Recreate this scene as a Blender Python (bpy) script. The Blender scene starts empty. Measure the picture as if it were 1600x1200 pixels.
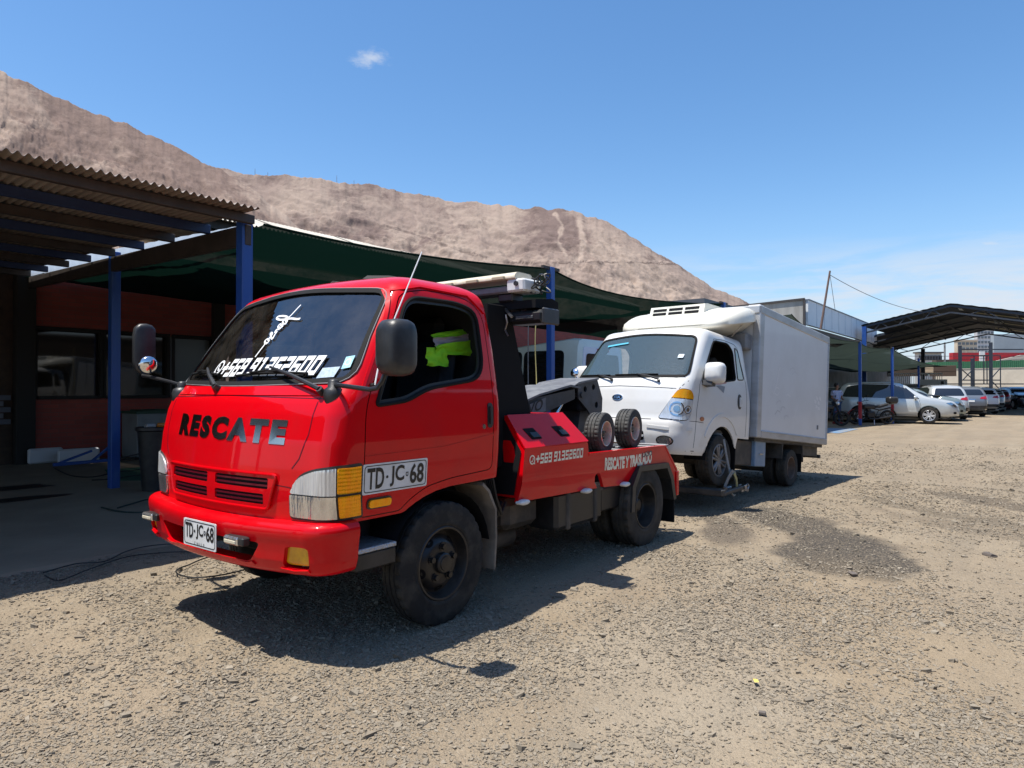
import bpy, bmesh, math, random
import numpy as np
from mathutils import Vector, Matrix
from mathutils.bvhtree import BVHTree
from math import sin, cos, pi, radians, sqrt, atan2

random.seed(7)
RNG = np.random.default_rng(7)
SC = bpy.context.scene
COL = SC.collection

# ------------------------------------------------------------------ camera, sky, sun, exposure
CAM = Vector((3.17, 3.95, 1.5))
cam_d = bpy.data.cameras.new('camera')
cam_d.sensor_width = 36.0
cam_d.lens = 36.0 * 1060 / 1600
cam_d.clip_start = 0.05
cam_d.clip_end = 9000
cam = bpy.data.objects.new('camera', cam_d)
cam.location = CAM
cam.rotation_euler = (radians(90.43), 0, radians(127.5))
COL.objects.link(cam)
SC.camera = cam

SUN_TO = Vector((0.25, -0.17, 1.0)).normalized()
sun_d = bpy.data.lights.new('sun', 'SUN')
sun_d.energy = 5.0
sun_d.angle = radians(0.5)
sun_d.color = (1.0, 0.955, 0.88)
sun = bpy.data.objects.new('sun', sun_d)
sun.rotation_euler = (-SUN_TO).to_track_quat('-Z', 'Y').to_euler()
sun.location = (0, 0, 30)
COL.objects.link(sun)

SC.view_settings.view_transform = 'Standard'
SC.view_settings.look = 'None'
SC.view_settings.gamma = 1.0
SC.view_settings.exposure = 0.50
SC.view_settings.use_curve_mapping = False

W = bpy.data.worlds.new('World')
SC.world = W
W.use_nodes = True
wt = W.node_tree
wt.nodes.clear()


def wn(kind, **kw):
    n = wt.nodes.new(kind)
    for k, v in kw.items():
        setattr(n, k, v)
    return n


def wmath(op, a, b=None, c=None, clamp=False):
    n = wn('ShaderNodeMath', operation=op, use_clamp=clamp)
    for i, v in enumerate((a, b, c)):
        if v is None:
            continue
        if isinstance(v, (int, float)):
            n.inputs[i].default_value = v
        else:
            wt.links.new(v, n.inputs[i])
    return n.outputs[0]


sky = wn('ShaderNodeTexSky', sky_type='NISHITA')
sky.sun_disc = False
sky.sun_elevation = math.asin(SUN_TO.z)
sky.sun_rotation = atan2(SUN_TO.x, SUN_TO.y)
sky.altitude = 50
sky.air_density = 1.0
sky.dust_density = 0.5
sky.ozone_density = 1.3
hs = wn('ShaderNodeHueSaturation')
hs.inputs['Hue'].default_value = 0.5
hs.inputs['Saturation'].default_value = 1.24
hs.inputs['Value'].default_value = 1.0
wt.links.new(sky.outputs[0], hs.inputs['Color'])
tc = wn('ShaderNodeTexCoord')
sep = wn('ShaderNodeSeparateXYZ')
wt.links.new(tc.outputs['Generated'], sep.inputs[0])
dz = sep.outputs['Z']
# low, thin streaky clouds all round the horizon
mp = wn('ShaderNodeMapping')
mp.inputs['Scale'].default_value = (2.2, 2.2, 17.0)
mp.inputs['Location'].default_value = (3.1, 1.7, 0.4)
wt.links.new(tc.outputs['Generated'], mp.inputs[0])
n1 = wn('ShaderNodeTexNoise')
n1.inputs['Scale'].default_value = 2.6
n1.inputs['Detail'].default_value = 7
n1.inputs['Roughness'].default_value = 0.62
n1.inputs['Distortion'].default_value = 0.35
wt.links.new(mp.outputs[0], n1.inputs['Vector'])


def ramp(val, a, b):
    m = wn('ShaderNodeMapRange', interpolation_type='SMOOTHSTEP')
    wt.links.new(val, m.inputs[0])
    m.inputs[1].default_value = a
    m.inputs[2].default_value = b
    return m.outputs[0]


band = wmath('SUBTRACT', 1.0, ramp(dz, 0.11, 0.215))
cl1 = wmath('MULTIPLY', ramp(n1.outputs[0], 0.36, 0.68), band)
cl1 = wmath('MULTIPLY', cl1, 0.88)
# one small puff high over the ridge, and a thin wisp lower right
d_r = Vector((-.609, .793, 0)); d_f = Vector((-.793, -.609, 0)); d_u = Vector((0, 0, 1))


def skydir(px, py):
    return (d_r * ((px - 800) / 1060) + d_f + d_u * ((608 - py) / 1060)).normalized()


def puff(px, py, size, stretch, nsc, strength):
    c = skydir(px, py)
    vm = wn('ShaderNodeVectorMath', operation='SUBTRACT')
    wt.links.new(tc.outputs['Generated'], vm.inputs[0])
    vm.inputs[1].default_value = c
    ms = wn('ShaderNodeVectorMath', operation='MULTIPLY')
    wt.links.new(vm.outputs[0], ms.inputs[0])
    ms.inputs[1].default_value = (1, 1, stretch)
    ln = wn('ShaderNodeVectorMath', operation='LENGTH')
    wt.links.new(ms.outputs[0], ln.inputs[0])
    nn = wn('ShaderNodeTexNoise')
    nn.inputs['Scale'].default_value = nsc
    nn.inputs['Detail'].default_value = 6
    nn.inputs['Roughness'].default_value = 0.65
    wt.links.new(ms.outputs[0], nn.inputs['Vector'])
    r = wmath('MULTIPLY_ADD', nn.outputs[0], size * 1.5, ln.outputs['Value'])
    f = wmath('SUBTRACT', 1.0, ramp(r, size * 0.72, size * 1.5))
    return wmath('MULTIPLY', f, strength)


hazef = wmath('MULTIPLY', wmath('SUBTRACT', 1.0, ramp(dz, -0.02, 0.28)), 0.66)
hzm = wn('ShaderNodeMixRGB')
wt.links.new(hazef, hzm.inputs[0]); wt.links.new(hs.outputs[0], hzm.inputs[1])
hzm.inputs[2].default_value = (1.85, 2.95, 4.5, 1)
cl = wmath('MAXIMUM', cl1, puff(578, 90, 0.040, 2.4, 46, 0.62))
cl = wmath('MAXIMUM', cl, puff(1545, 381, 0.03, 4.0, 40, 0.55))
mixc = wn('ShaderNodeMixRGB')
wt.links.new(cl, mixc.inputs[0])
wt.links.new(hzm.outputs[0], mixc.inputs[1])
mixc.inputs[2].default_value = (3.9, 4.2, 4.65, 1)
bg = wn('ShaderNodeBackground')
bg.inputs['Strength'].default_value = 0.134
wt.links.new(mixc.outputs[0], bg.inputs['Color'])
wo = wn('ShaderNodeOutputWorld')
wt.links.new(bg.outputs[0], wo.inputs['Surface'])


# ------------------------------------------------------------------ helpers
def w2s(X, Y, Z=0.0):
    """metres right of / ahead of the camera's foot -> yard coordinates"""
    return Vector((3.17 - .609 * X - .793 * Y, 3.95 + .793 * X - .609 * Y, Z))


def at(px, depth, z=0.0):
    return w2s((px - 800) / 1060 * depth, depth, z)


def hz(py, depth):
    return 1.5 + (608 - py) / 1060 * depth


def head(az):
    """compass-like heading (0 = straight ahead of the camera, 90 = to its right) -> rotation about z"""
    a = radians(az)
    return atan2(.793 * sin(a) - .609 * cos(a), -.609 * sin(a) - .793 * cos(a))


def fbm(x, y, seed=0, octs=4, gain=.5, lac=2.0):
    x = np.asarray(x, float); y = np.asarray(y, float)
    rng = np.random.default_rng(seed)
    T = rng.random((256, 256)) * 2 - 1
    out = np.zeros(np.broadcast(x, y).shape); amp = 1.0
    for o in range(octs):
        xi = np.floor(x).astype(int); yi = np.floor(y).astype(int)
        fx = x - xi; fy = y - yi
        fx = fx * fx * (3 - 2 * fx); fy = fy * fy * (3 - 2 * fy)
        a = T[xi % 256, yi % 256]; b = T[(xi + 1) % 256, yi % 256]
        c = T[xi % 256, (yi + 1) % 256]; d = T[(xi + 1) % 256, (yi + 1) % 256]
        out = out + amp * ((a * (1 - fx) + b * fx) * (1 - fy) + (c * (1 - fx) + d * fx) * fy)
        x = x * lac + 17.3; y = y * lac + 9.1; amp *= gain
    return out


class MB:
    def __init__(s):
        s.V = []; s.F = []; s.MI = []

    def add(s, vs, fs, mi=0):
        o = len(s.V)
        s.V += [tuple(v) for v in vs]
        for f in fs:
            s.F.append(tuple(i + o for i in f)); s.MI.append(mi)
        return s

    def box(s, x0, x1, y0, y1, z0, z1, b=0.0, mi=0, M=None):
        x0, x1 = min(x0, x1), max(x0, x1); y0, y1 = min(y0, y1), max(y0, y1); z0, z1 = min(z0, z1), max(z0, z1)
        b = min(b, (x1 - x0) * .49, (y1 - y0) * .49, (z1 - z0) * .49)
        X = (x0, x1); Y = (y0, y1); Z = (z0, z1)
        vs = []; fs = []
        if b <= 0:
            vs = [(X[i], Y[j], Z[k]) for i in (0, 1) for j in (0, 1) for k in (0, 1)]
            fs = [(0, 1, 3, 2), (4, 6, 7, 5), (0, 4, 5, 1), (2, 3, 7, 6), (0, 2, 6, 4), (1, 5, 7, 3)]
        else:
            idx = {}
            for i in (0, 1):
                for j in (0, 1):
                    for k in (0, 1):
                        ix = X[i] + (b if i == 0 else -b); iy = Y[j] + (b if j == 0 else -b); iz = Z[k] + (b if k == 0 else -b)
                        for a, v in enumerate(((X[i], iy, iz), (ix, Y[j], iz), (ix, iy, Z[k]))):
                            idx[i, j, k, a] = len(vs); vs.append(v)
            def q(*ks): fs.append(tuple(idx[k] for k in ks))
            for i in (0, 1):
                q(*[(i, j, k, 0) for j, k in ((0, 0), (1, 0), (1, 1), (0, 1))])
                q(*[(j, i, k, 1) for j, k in ((0, 0), (1, 0), (1, 1), (0, 1))])
                q(*[(j, k, i, 2) for j, k in ((0, 0), (1, 0), (1, 1), (0, 1))])
            for u in (0, 1):
                for w in (0, 1):
                    q((u, w, 0, 0), (u, w, 1, 0), (u, w, 1, 1), (u, w, 0, 1))
                    q((u, 0, w, 0), (u, 1, w, 0), (u, 1, w, 2), (u, 0, w, 2))
                    q((0, u, w, 1), (1, u, w, 1), (1, u, w, 2), (0, u, w, 2))
            for i in (0, 1):
                for j in (0, 1):
                    for k in (0, 1):
                        q((i, j, k, 0), (i, j, k, 1), (i, j, k, 2))
        if M is not None:
            vs = [tuple(M @ Vector(v)) for v in vs]
        return s.add(vs, fs, mi)

    def beam(s, p, q, w, h=None, b=0.0, mi=0, up=(0, 0, 1)):
        """rectangular bar from p to q"""
        p = Vector(p); q = Vector(q); d = q - p; L = d.length
        if L < 1e-6: return s
        d.normalize(); u = Vector(up)
        if abs(d.dot(u)) > .99: u = Vector((1, 0, 0))
        x = d; y = u.cross(x).normalized(); z = x.cross(y)
        M = Matrix((x, y, z)).transposed().to_4x4(); M.translation = p
        h = h or w
        return s.box(0, L, -w / 2, w / 2, -h / 2, h / 2, b, mi, M)

    def tube(s, pts, r, n=8, caps=True, mi=0, closed=False):
        P = [Vector(p) for p in pts]; m = len(P)
        rs = r if isinstance(r, (list, tuple)) else [r] * m
        vs = []; up = None
        for i in range(m):
            if closed:
                t = P[(i + 1) % m] - P[i - 1]
            else:
                t = P[min(i + 1, m - 1)] - P[max(i - 1, 0)]
            t.normalize()
            if up is None:
                up = Vector((0, 0, 1)) if abs(t.z) < .9 else Vector((1, 0, 0))
            a = t.cross(up)
            if a.length < 1e-5:
                up = Vector((0, 1, 0)); a = t.cross(up)
            a.normalize(); b = a.cross(t).normalized(); up = b
            for k in range(n):
                w = 2 * pi * k / n
                vs.append(P[i] + (a * cos(w) + b * sin(w)) * rs[i])
        fs = []
        for i in range(m if closed else m - 1):
            j = (i + 1) % m
            for k in range(n):
                k2 = (k + 1) % n
                fs.append((i * n + k, i * n + k2, j * n + k2, j * n + k))
        if caps and not closed:
            fs.append(tuple(range(n - 1, -1, -1))); fs.append(tuple((m - 1) * n + k for k in range(n)))
        return s.add(vs, fs, mi)

    def cyl(s, p, q, r, n=16, mi=0, r2=None):
        return s.tube([p, q], [r, r if r2 is None else r2], n, True, mi)

    def lathe(s, prof, n=32, M=None, mi=0, capa=False, capb=False, rmod=None):
        """profile (r, h): axis = local z unless M maps it"""
        vs = []; fs = []; m = len(prof)
        for k in range(n):
            w = 2 * pi * k / n
            for i, (r, h) in enumerate(prof):
                rr = r if rmod is None else rmod(i, k, r)
                vs.append((rr * cos(w), rr * sin(w), h))
        for k in range(n):
            k2 = (k + 1) % n
            for i in range(m - 1):
                fs.append((k * m + i, k2 * m + i, k2 * m + i + 1, k * m + i + 1))
        if capa: fs.append(tuple(k * m for k in range(n - 1, -1, -1)))
        if capb: fs.append(tuple(k * m + m - 1 for k in range(n)))
        if M is not None: vs = [tuple(M @ Vector(v)) for v in vs]
        return s.add(vs, fs, mi)

    def prism(s, poly, a, b, axis='y', mi=0, bev=0.0):
        """polygon in the plane across axis, extruded from a to b; bev = chamfer on the two ends"""
        n = len(poly)
        def mk(u, v, w):
            return {'y': (u, w, v), 'x': (w, u, v), 'z': (u, v, w)}[axis]
        if bev:
            ins = inset(poly, bev); sg = 1 if b > a else -1
            rings = [[mk(u, v, a) for u, v in ins], [mk(u, v, a + sg * bev) for u, v in poly],
                     [mk(u, v, b - sg * bev) for u, v in poly], [mk(u, v, b) for u, v in ins]]
        else:
            rings = [[mk(u, v, a) for u, v in poly], [mk(u, v, b) for u, v in poly]]
        return s.loft(rings, True, True, mi)

    def loft(s, rings, closed=True, caps=True, mi=0):
        n = len(rings[0]); vs = [v for r in rings for v in r]; fs = []
        for i in range(len(rings) - 1):
            for k in range(n if closed else n - 1):
                k2 = (k + 1) % n
                fs.append((i * n + k, i * n + k2, (i + 1) * n + k2, (i + 1) * n + k))
        if caps:
            fs.append(tuple(range(n - 1, -1, -1))); fs.append(tuple((len(rings) - 1) * n + k for k in range(n)))
        return s.add(vs, fs, mi)

    def join(s, o, M=None):
        vs = o.V if M is None else [tuple(M @ Vector(v)) for v in o.V]
        k = len(s.V); s.V += [tuple(v) for v in vs]
        s.F += [tuple(i + k for i in f) for f in o.F]; s.MI += o.MI
        return s

    def mirror_y(s):
        k = len(s.V); n = len(s.F)
        s.V += [(x, -y, z) for x, y, z in s.V]
        s.F += [tuple(i + k for i in reversed(f)) for f in s.F[:n]]; s.MI += s.MI[:n]
        return s


def inset(poly, d):
    """move a polygon's edges inwards by d (either winding)"""
    n = len(poly); A = sum(poly[i][0] * poly[(i + 1) % n][1] - poly[(i + 1) % n][0] * poly[i][1] for i in range(n))
    sg = 1 if A > 0 else -1; out = []
    for i in range(n):
        p0 = Vector(poly[i - 1]).to_2d(); p1 = Vector(poly[i]).to_2d(); p2 = Vector(poly[(i + 1) % n]).to_2d()
        e1 = (p1 - p0).normalized(); e2 = (p2 - p1).normalized()
        n1 = Vector((-e1.y, e1.x)) * sg; n2 = Vector((-e2.y, e2.x)) * sg
        b = n1 + n2
        b = b / max(b.dot(b) / 2, .35)
        out.append(tuple(p1 + b * d))
    return out


def rounded(poly, r, k=4):
    """round a polygon's corners"""
    n = len(poly); out = []
    for i in range(n):
        p0 = Vector(poly[i - 1]).to_2d(); p1 = Vector(poly[i]).to_2d(); p2 = Vector(poly[(i + 1) % n]).to_2d()
        a = p0 - p1; b = p2 - p1
        rr = r[i] if isinstance(r, (list, tuple)) else r
        la = min(rr, a.length * .48); lb = min(rr, b.length * .48)
        A = p1 + a.normalized() * la; B = p1 + b.normalized() * lb
        for j in range(k + 1):
            t = j / k
            out.append(tuple(A * (1 - t) ** 2 + p1 * 2 * t * (1 - t) + B * t * t))
    return out


def rrect(x0, x1, y0, y1, r, k=4):
    return rounded([(x0, y0), (x1, y0), (x1, y1), (x0, y1)], r, k)


def dense(poly, step=.03, closed=True):
    out = []; n = len(poly)
    for i in range(n if closed else n - 1):
        a = Vector(poly[i]); b = Vector(poly[(i + 1) % n]); m = max(1, int((b - a).length / step))
        for j in range(m): out.append(tuple(a.lerp(b, j / m)))
    if not closed: out.append(tuple(poly[-1]))
    return out


def inside(p, poly):
    x, y = p; c = False; n = len(poly); j = n - 1
    for i in range(n):
        xi, yi = poly[i]; xj, yj = poly[j]
        if (yi > y) != (yj > y) and x < (xj - xi) * (y - yi) / (yj - yi) + xi: c = not c
        j = i
    return c


def mesh_from(mb, name, mats, sharp=35):
    me = bpy.data.meshes.new(name)
    me.from_pydata(mb.V, [], mb.F)
    for m in (mats if isinstance(mats, (list, tuple)) else [mats]): me.materials.append(m)
    if any(mb.MI): me.polygons.foreach_set('material_index', mb.MI)
    bm = bmesh.new(); bm.from_mesh(me)
    bmesh.ops.recalc_face_normals(bm, faces=bm.faces)
    bm.to_mesh(me); bm.free()
    me.polygons.foreach_set('use_smooth', [True] * len(me.polygons))
    me.set_sharp_from_angle(angle=radians(sharp))
    return me


def link(name, data, parent=None, loc=None, rot=None):
    o = bpy.data.objects.new(name, data); COL.objects.link(o)
    if parent is not None: o.parent = parent
    if loc is not None: o.location = loc
    if rot is not None: o.rotation_euler = rot if isinstance(rot, (tuple, list)) else (0, 0, rot)
    return o


def part(name, mb, mats, parent, sharp=35, loc=None, rot=None, label=None, kind=None):
    o = link(name, mesh_from(mb, name, mats, sharp) if isinstance(mb, MB) else mb, parent, loc, rot)
    if label: o['label'] = label
    if kind: o['kind'] = kind
    return o


def tag(o, label, cat, group=None, kind=None):
    if label: o['label'] = label
    if cat: o['category'] = cat
    if group: o['group'] = group
    if kind: o['kind'] = kind
    return o


def thing(name, label, cat, loc=(0, 0, 0), rot=None, group=None):
    o = link(name, None, None, loc, rot); o.empty_display_size = .2
    return tag(o, label, cat, group)


def single(name, mb, mats, label, cat, loc=(0, 0, 0), rot=None, group=None, sharp=35):
    return tag(part(name, mb, mats, None, sharp, loc, rot), label, cat, group)


def struct(name, mb, mats, sharp=35, loc=None):
    o = part(name, mb, mats, None, sharp, loc); o['kind'] = 'structure'; return o


def copy_tree(o, parent=None, label=None):
    c = o.copy(); COL.objects.link(c); c.parent = parent
    if label: c['label'] = label
    for ch in list(o.children): copy_tree(ch, c)
    return c


# ------------------------------------------------------------------ materials
def mat(name, col, rough=.5, metal=0.0, coat=0.0, col2=None, nscale=4.0, lo=.4, hi=.65, bump=0.0, bscale=40.0,
        spec=.5, rough2=None, stretch=None, detail=5, sheen=0.0, emis=None):
    m = bpy.data.materials.new(name); m.use_nodes = True
    t = m.node_tree; p = t.nodes['Principled BSDF']
    p.inputs['Base Color'].default_value = (*col, 1)
    p.inputs['Roughness'].default_value = rough
    p.inputs['Metallic'].default_value = metal
    p.inputs['Specular IOR Level'].default_value = spec
    p.inputs['Coat Weight'].default_value = coat
    p.inputs['Coat Roughness'].default_value = .04
    if emis:
        p.inputs['Emission Color'].default_value = (*col, 1); p.inputs['Emission Strength'].default_value = emis
    c = t.nodes.new('ShaderNodeTexCoord'); src = c.outputs['Object']
    if stretch:
        mpn = t.nodes.new('ShaderNodeMapping'); mpn.inputs['Scale'].default_value = stretch
        t.links.new(src, mpn.inputs[0]); src = mpn.outputs[0]
    if col2:
        n = t.nodes.new('ShaderNodeTexNoise'); n.inputs['Scale'].default_value = nscale
        n.inputs['Detail'].default_value = detail; n.inputs['Roughness'].default_value = .62
        t.links.new(src, n.inputs['Vector'])
        r = t.nodes.new('ShaderNodeMapRange'); r.inputs[1].default_value = lo; r.inputs[2].default_value = hi
        t.links.new(n.outputs[0], r.inputs[0])
        mx = t.nodes.new('ShaderNodeMixRGB'); mx.inputs[1].default_value = (*col, 1); mx.inputs[2].default_value = (*col2, 1)
        t.links.new(r.outputs[0], mx.inputs[0]); t.links.new(mx.outputs[0], p.inputs['Base Color'])
        if rough2 is not None:
            rr = t.nodes.new('ShaderNodeMapRange'); rr.inputs[3].default_value = rough; rr.inputs[4].default_value = rough2
            t.links.new(r.outputs[0], rr.inputs[0]); t.links.new(rr.outputs[0], p.inputs['Roughness'])
    if bump:
        n = t.nodes.new('ShaderNodeTexNoise'); n.inputs['Scale'].default_value = bscale; n.inputs['Detail'].default_value = 4
        t.links.new(src, n.inputs['Vector'])
        b = t.nodes.new('ShaderNodeBump'); b.inputs['Strength'].default_value = bump; b.inputs['Distance'].default_value = .02
        t.links.new(n.outputs[0], b.inputs['Height']); t.links.new(b.outputs[0], p.inputs['Normal'])
    return m


def glass(name, tint, ior=1.7, rough=0.0, dirt_sheen=0.0, dcol=(.5, .45, .38), dscale=6.0):
    m = bpy.data.materials.new(name); m.use_nodes = True
    t = m.node_tree; t.nodes.clear()
    out = t.nodes.new('ShaderNodeOutputMaterial')
    tr = t.nodes.new('ShaderNodeBsdfTransparent'); tr.inputs[0].default_value = (*tint, 1)
    gl = t.nodes.new('ShaderNodeBsdfGlossy'); gl.inputs['Roughness'].default_value = rough
    fr = t.nodes.new('ShaderNodeFresnel'); fr.inputs[0].default_value = ior
    mx = t.nodes.new('ShaderNodeMixShader')
    t.links.new(fr.outputs[0], mx.inputs[0]); t.links.new(tr.outputs[0], mx.inputs[1]); t.links.new(gl.outputs[0], mx.inputs[2])
    last = mx.outputs[0]
    if dirt_sheen:
        df = t.nodes.new('ShaderNodeBsdfDiffuse'); df.inputs[0].default_value = (*dcol, 1)
        c = t.nodes.new('ShaderNodeTexCoord'); n = t.nodes.new('ShaderNodeTexNoise')
        n.inputs['Scale'].default_value = dscale; n.inputs['Detail'].default_value = 8; n.inputs['Roughness'].default_value = .7
        t.links.new(c.outputs['Object'], n.inputs['Vector'])
        r = t.nodes.new('ShaderNodeMapRange'); r.inputs[1].default_value = .20 if dirt_sheen > .3 else .38; r.inputs[2].default_value = .8; r.inputs[4].default_value = dirt_sheen
        t.links.new(n.outputs[0], r.inputs[0])
        m2 = t.nodes.new('ShaderNodeMixShader')
        t.links.new(r.outputs[0], m2.inputs[0]); t.links.new(last, m2.inputs[1]); t.links.new(df.outputs[0], m2.inputs[2])
        last = m2.outputs[0]
    t.links.new(last, out.inputs[0])
    return m


M = {}
M['red'] = mat('red paint', (.62, .0006, .005), .34, coat=.55, spec=.06, col2=(.53, .004, .008), nscale=3.2, lo=.45, hi=.75, rough2=.5)
M['maroon'] = mat('maroon paint', (.11, .003, .012), .35, coat=.25, spec=.2)
M['black_plastic'] = mat('black plastic', (.016, .016, .017), .42, col2=(.035, .034, .033), nscale=7, bump=.06, bscale=160)
M['black_rubber'] = mat('black rubber seal', (.008, .008, .008), .75, spec=.2)
M['black_metal'] = mat('black painted steel', (.014, .014, .015), .38, col2=(.045, .042, .038), nscale=5, lo=.5, hi=.8, rough2=.6)
M['flat_black'] = mat('matt black board', (.009, .009, .010), .8, spec=.15)
M['tyre'] = mat('tyre rubber', (.020, .019, .018), .8, spec=.3, col2=(.075, .065, .052), nscale=7, lo=.46, hi=.78, bump=.1, bscale=90)
M['tyre_old'] = mat('dusty tyre rubber', (.024, .023, .021), .85, spec=.3, col2=(.085, .073, .058), nscale=5, lo=.35, hi=.75, bump=.1, bscale=90)
M['tyre_small'] = mat('small tyre rubber', (.022, .022, .021), .7, col2=(.06, .056, .05), nscale=9)
M['rim_black'] = mat('black wheel steel', (.013, .012, .012), .36, col2=(.06, .048, .036), nscale=5, lo=.5, hi=.85, rough2=.7)
M['rim_brown'] = mat('rusty wheel steel', (.17, .115, .085), .7, col2=(.10, .062, .042), nscale=9)
M['rim_grey'] = mat('dusty alloy', (.26, .25, .245), .5, metal=.5, col2=(.17, .155, .14), nscale=8)
M['alloy'] = mat('silver alloy', (.62, .63, .65), .3, metal=.6)
M['dolly_rim'] = mat('cream chrome rim', (.70, .62, .52), .32, metal=.45, coat=.4, col2=(.58, .50, .42), nscale=14)
M['chrome'] = mat('chrome', (.72, .73, .75), .09, metal=1.0)
M['chrome_dark'] = mat('mirror black vinyl', (.62, .60, .57), .16, metal=1.0)
M['steel'] = mat('bare steel', (.42, .42, .43), .38, metal=.85, col2=(.22, .20, .18), nscale=12)
M['checker'] = mat('tread plate', (.55, .56, .58), .35, metal=.8, bump=.9, bscale=70)
M['white_print'] = mat('white vinyl', (.78, .78, .77), .4)
M['cream_print'] = mat('cream vinyl lettering', (.88, .81, .64), .5, col2=(.70, .58, .42), nscale=16, lo=.5, hi=.7)
M['black_print'] = mat('black vinyl', (.012, .012, .013), .4)
M['grey_print'] = mat('dark grey vinyl', (.09, .07, .07), .5)
M['plate'] = mat('white number plate', (.74, .74, .73), .35, col2=(.62, .62, .60), nscale=9)
M['blue_sticker'] = mat('pale blue sticker', (.42, .68, .74), .5, col2=(.25, .55, .62), nscale=50)
M['pale_sticker'] = mat('pale paper sticker', (.46, .55, .64), .5, col2=(.30, .38, .46), nscale=60)
M['lens'] = mat('clear lamp lens', (.74, .75, .74), .14, metal=.45, coat=1.0, col2=(.66, .67, .66), nscale=30, stretch=(1, 1, .06), bump=.45, bscale=55)
M['lens_grey'] = mat('lamp reflector', (.72, .72, .70), .12, metal=.85, coat=1.0, col2=(.55, .54, .53), nscale=10, stretch=(1, 1, .25), bump=.7, bscale=26)
M['amber'] = mat('amber lens', (1.0, .42, .002), .25, metal=.45, coat=.4, spec=.2, col2=(1.0, .33, .001), nscale=24, stretch=(1, 1, .3), bump=.25, bscale=80)
M['yellow_lens'] = mat('yellow fog lens', (.75, .40, .006), .14, coat=.6, col2=(.58, .27, .004), nscale=14)
M['orange_dirty'] = mat('dull orange reflector', (.45, .14, .05), .4)
M['red_lens'] = mat('red lamp lens', (.42, .008, .012), .12, coat=1.0)
M['cream'] = mat('cream plastic', (.66, .60, .46), .4, col2=(.55, .48, .34), nscale=10)
M['cream_dark'] = mat('tan lamp lens', (.42, .35, .24), .3)
M['grey_metal'] = mat('grey metal', (.22, .22, .225), .5, col2=(.14, .14, .145), nscale=6)
M['boom'] = mat('worn black boom steel', (.035, .036, .038), .48, col2=(.11, .11, .115), nscale=4, lo=.45, hi=.75, rough2=.7)
M['boom_top'] = mat('worn grey boom steel', (.11, .11, .115), .5, col2=(.2, .2, .2), nscale=7)
M['flap'] = mat('dusty rubber flap', (.17, .14, .11), .9, col2=(.27, .225, .175), nscale=6, bump=.1)
M['white_truck'] = mat('white truck paint', (.70, .695, .67), .3, coat=.6, col2=(.65, .635, .60), nscale=1.6, rough2=.4)
M['white_low'] = mat('dusty white bumper', (.78, .76, .72), .4, coat=.3, col2=(.62, .56, .47), nscale=3.5, lo=.52, hi=.8)
M['box_panel'] = mat('white box panel', (.63, .645, .655), .42, coat=.15, col2=(.59, .60, .605), nscale=2.0)
M['box_trim'] = mat('grey aluminium trim', (.46, .47, .48), .42, metal=.35, col2=(.36, .36, .36), nscale=6, stretch=(.3, .3, 1))
M['reefer'] = mat('cream white fibreglass', (.76, .73, .63), .38, coat=.3, col2=(.70, .66, .55), nscale=3)
M['scuff'] = mat('pale scuff', (.70, .70, .70), .6)
M['scuff_dark'] = mat('grey scuff', (.52, .52, .53), .6)
M['blue_steel'] = mat('dull blue steel box', (.16, .25, .36), .5, col2=(.24, .31, .38), nscale=6, lo=.35, hi=.7)
M['chassis'] = mat('chassis black', (.03, .029, .028), .6, col2=(.09, .075, .06), nscale=5)
M['strap'] = mat('grey webbing strap', (.32, .31, .29), .85, col2=(.22, .21, .19), nscale=30)
M['strap_yellow'] = mat('dirty yellow webbing', (.45, .36, .14), .85)
M['interior'] = mat('dark cab lining', (.020, .019, .018), .8)
M['seat'] = mat('dark seat cloth', (.018, .018, .019), .9, bump=.2, bscale=120)
M['seat_grey'] = mat('grey seat cloth', (.10, .10, .10), .9)
M['hivis'] = mat('lime hi-vis cloth', (.36, .80, .02), .75, col2=(.24, .62, .012), nscale=7)
M['hivis_grey'] = mat('reflective grey tape', (.36, .31, .33), .5)
M['blue_post'] = mat('blue painted steel', (.012, .070, .30), .42, col2=(.045, .115, .30), nscale=7, lo=.5, hi=.8, rough2=.7, stretch=(1, 1, .35))
M['blue_dark'] = mat('navy painted steel', (.012, .030, .095), .5, col2=(.018, .04, .11), nscale=4)
M['red_post'] = mat('red painted band', (.30, .015, .022), .5)
M['beam_brown'] = mat('dark brown beam', (.035, .027, .022), .6, col2=(.055, .042, .034), nscale=5)
M['roof_sheet'] = mat('weathered zinc sheet', (.36, .30, .24), .55, metal=.1, col2=(.24, .185, .145), nscale=3, lo=.38, hi=.68, stretch=(1, .35, 1))
M['roof_bright'] = mat('pale zinc sheet', (.50, .46, .385), .6, col2=(.36, .32, .26), nscale=4, stretch=(1, .3, 1))
M['dark_red_wall'] = None
M['hose'] = mat('black cable', (.012, .012, .012), .5)
M['hose_green'] = mat('dull green hose', (.02, .035, .028), .6)
M['yellow_paper'] = mat('yellow paper', (.62, .47, .10), .7)
M['bin'] = mat('grey sheet metal bin', (.22, .245, .26), .5, col2=(.17, .19, .2), nscale=3)
M['bin_top'] = mat('dark green lid', (.03, .075, .05), .6)
M['white_block'] = mat('dull white plastic', (.55, .57, .60), .55)
M['rope_yellow'] = mat('yellow rope', (.55, .46, .18), .8)
M['glass_front'] = glass('dark windscreen glass', (.26, .27, .28), 2.45, dirt_sheen=.06, dscale=4)
M['glass_white'] = glass('dusty teal-sheen windscreen glass', (.55, .66, .70), 2.0, dirt_sheen=.36, dcol=(.24, .36, .42), dscale=130)  # dust layer tinted teal to paint in the sky's reflection
M['glass_dark'] = mat('tinted glass', (.010, .011, .012), .03, spec=.9, coat=1.0)
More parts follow.
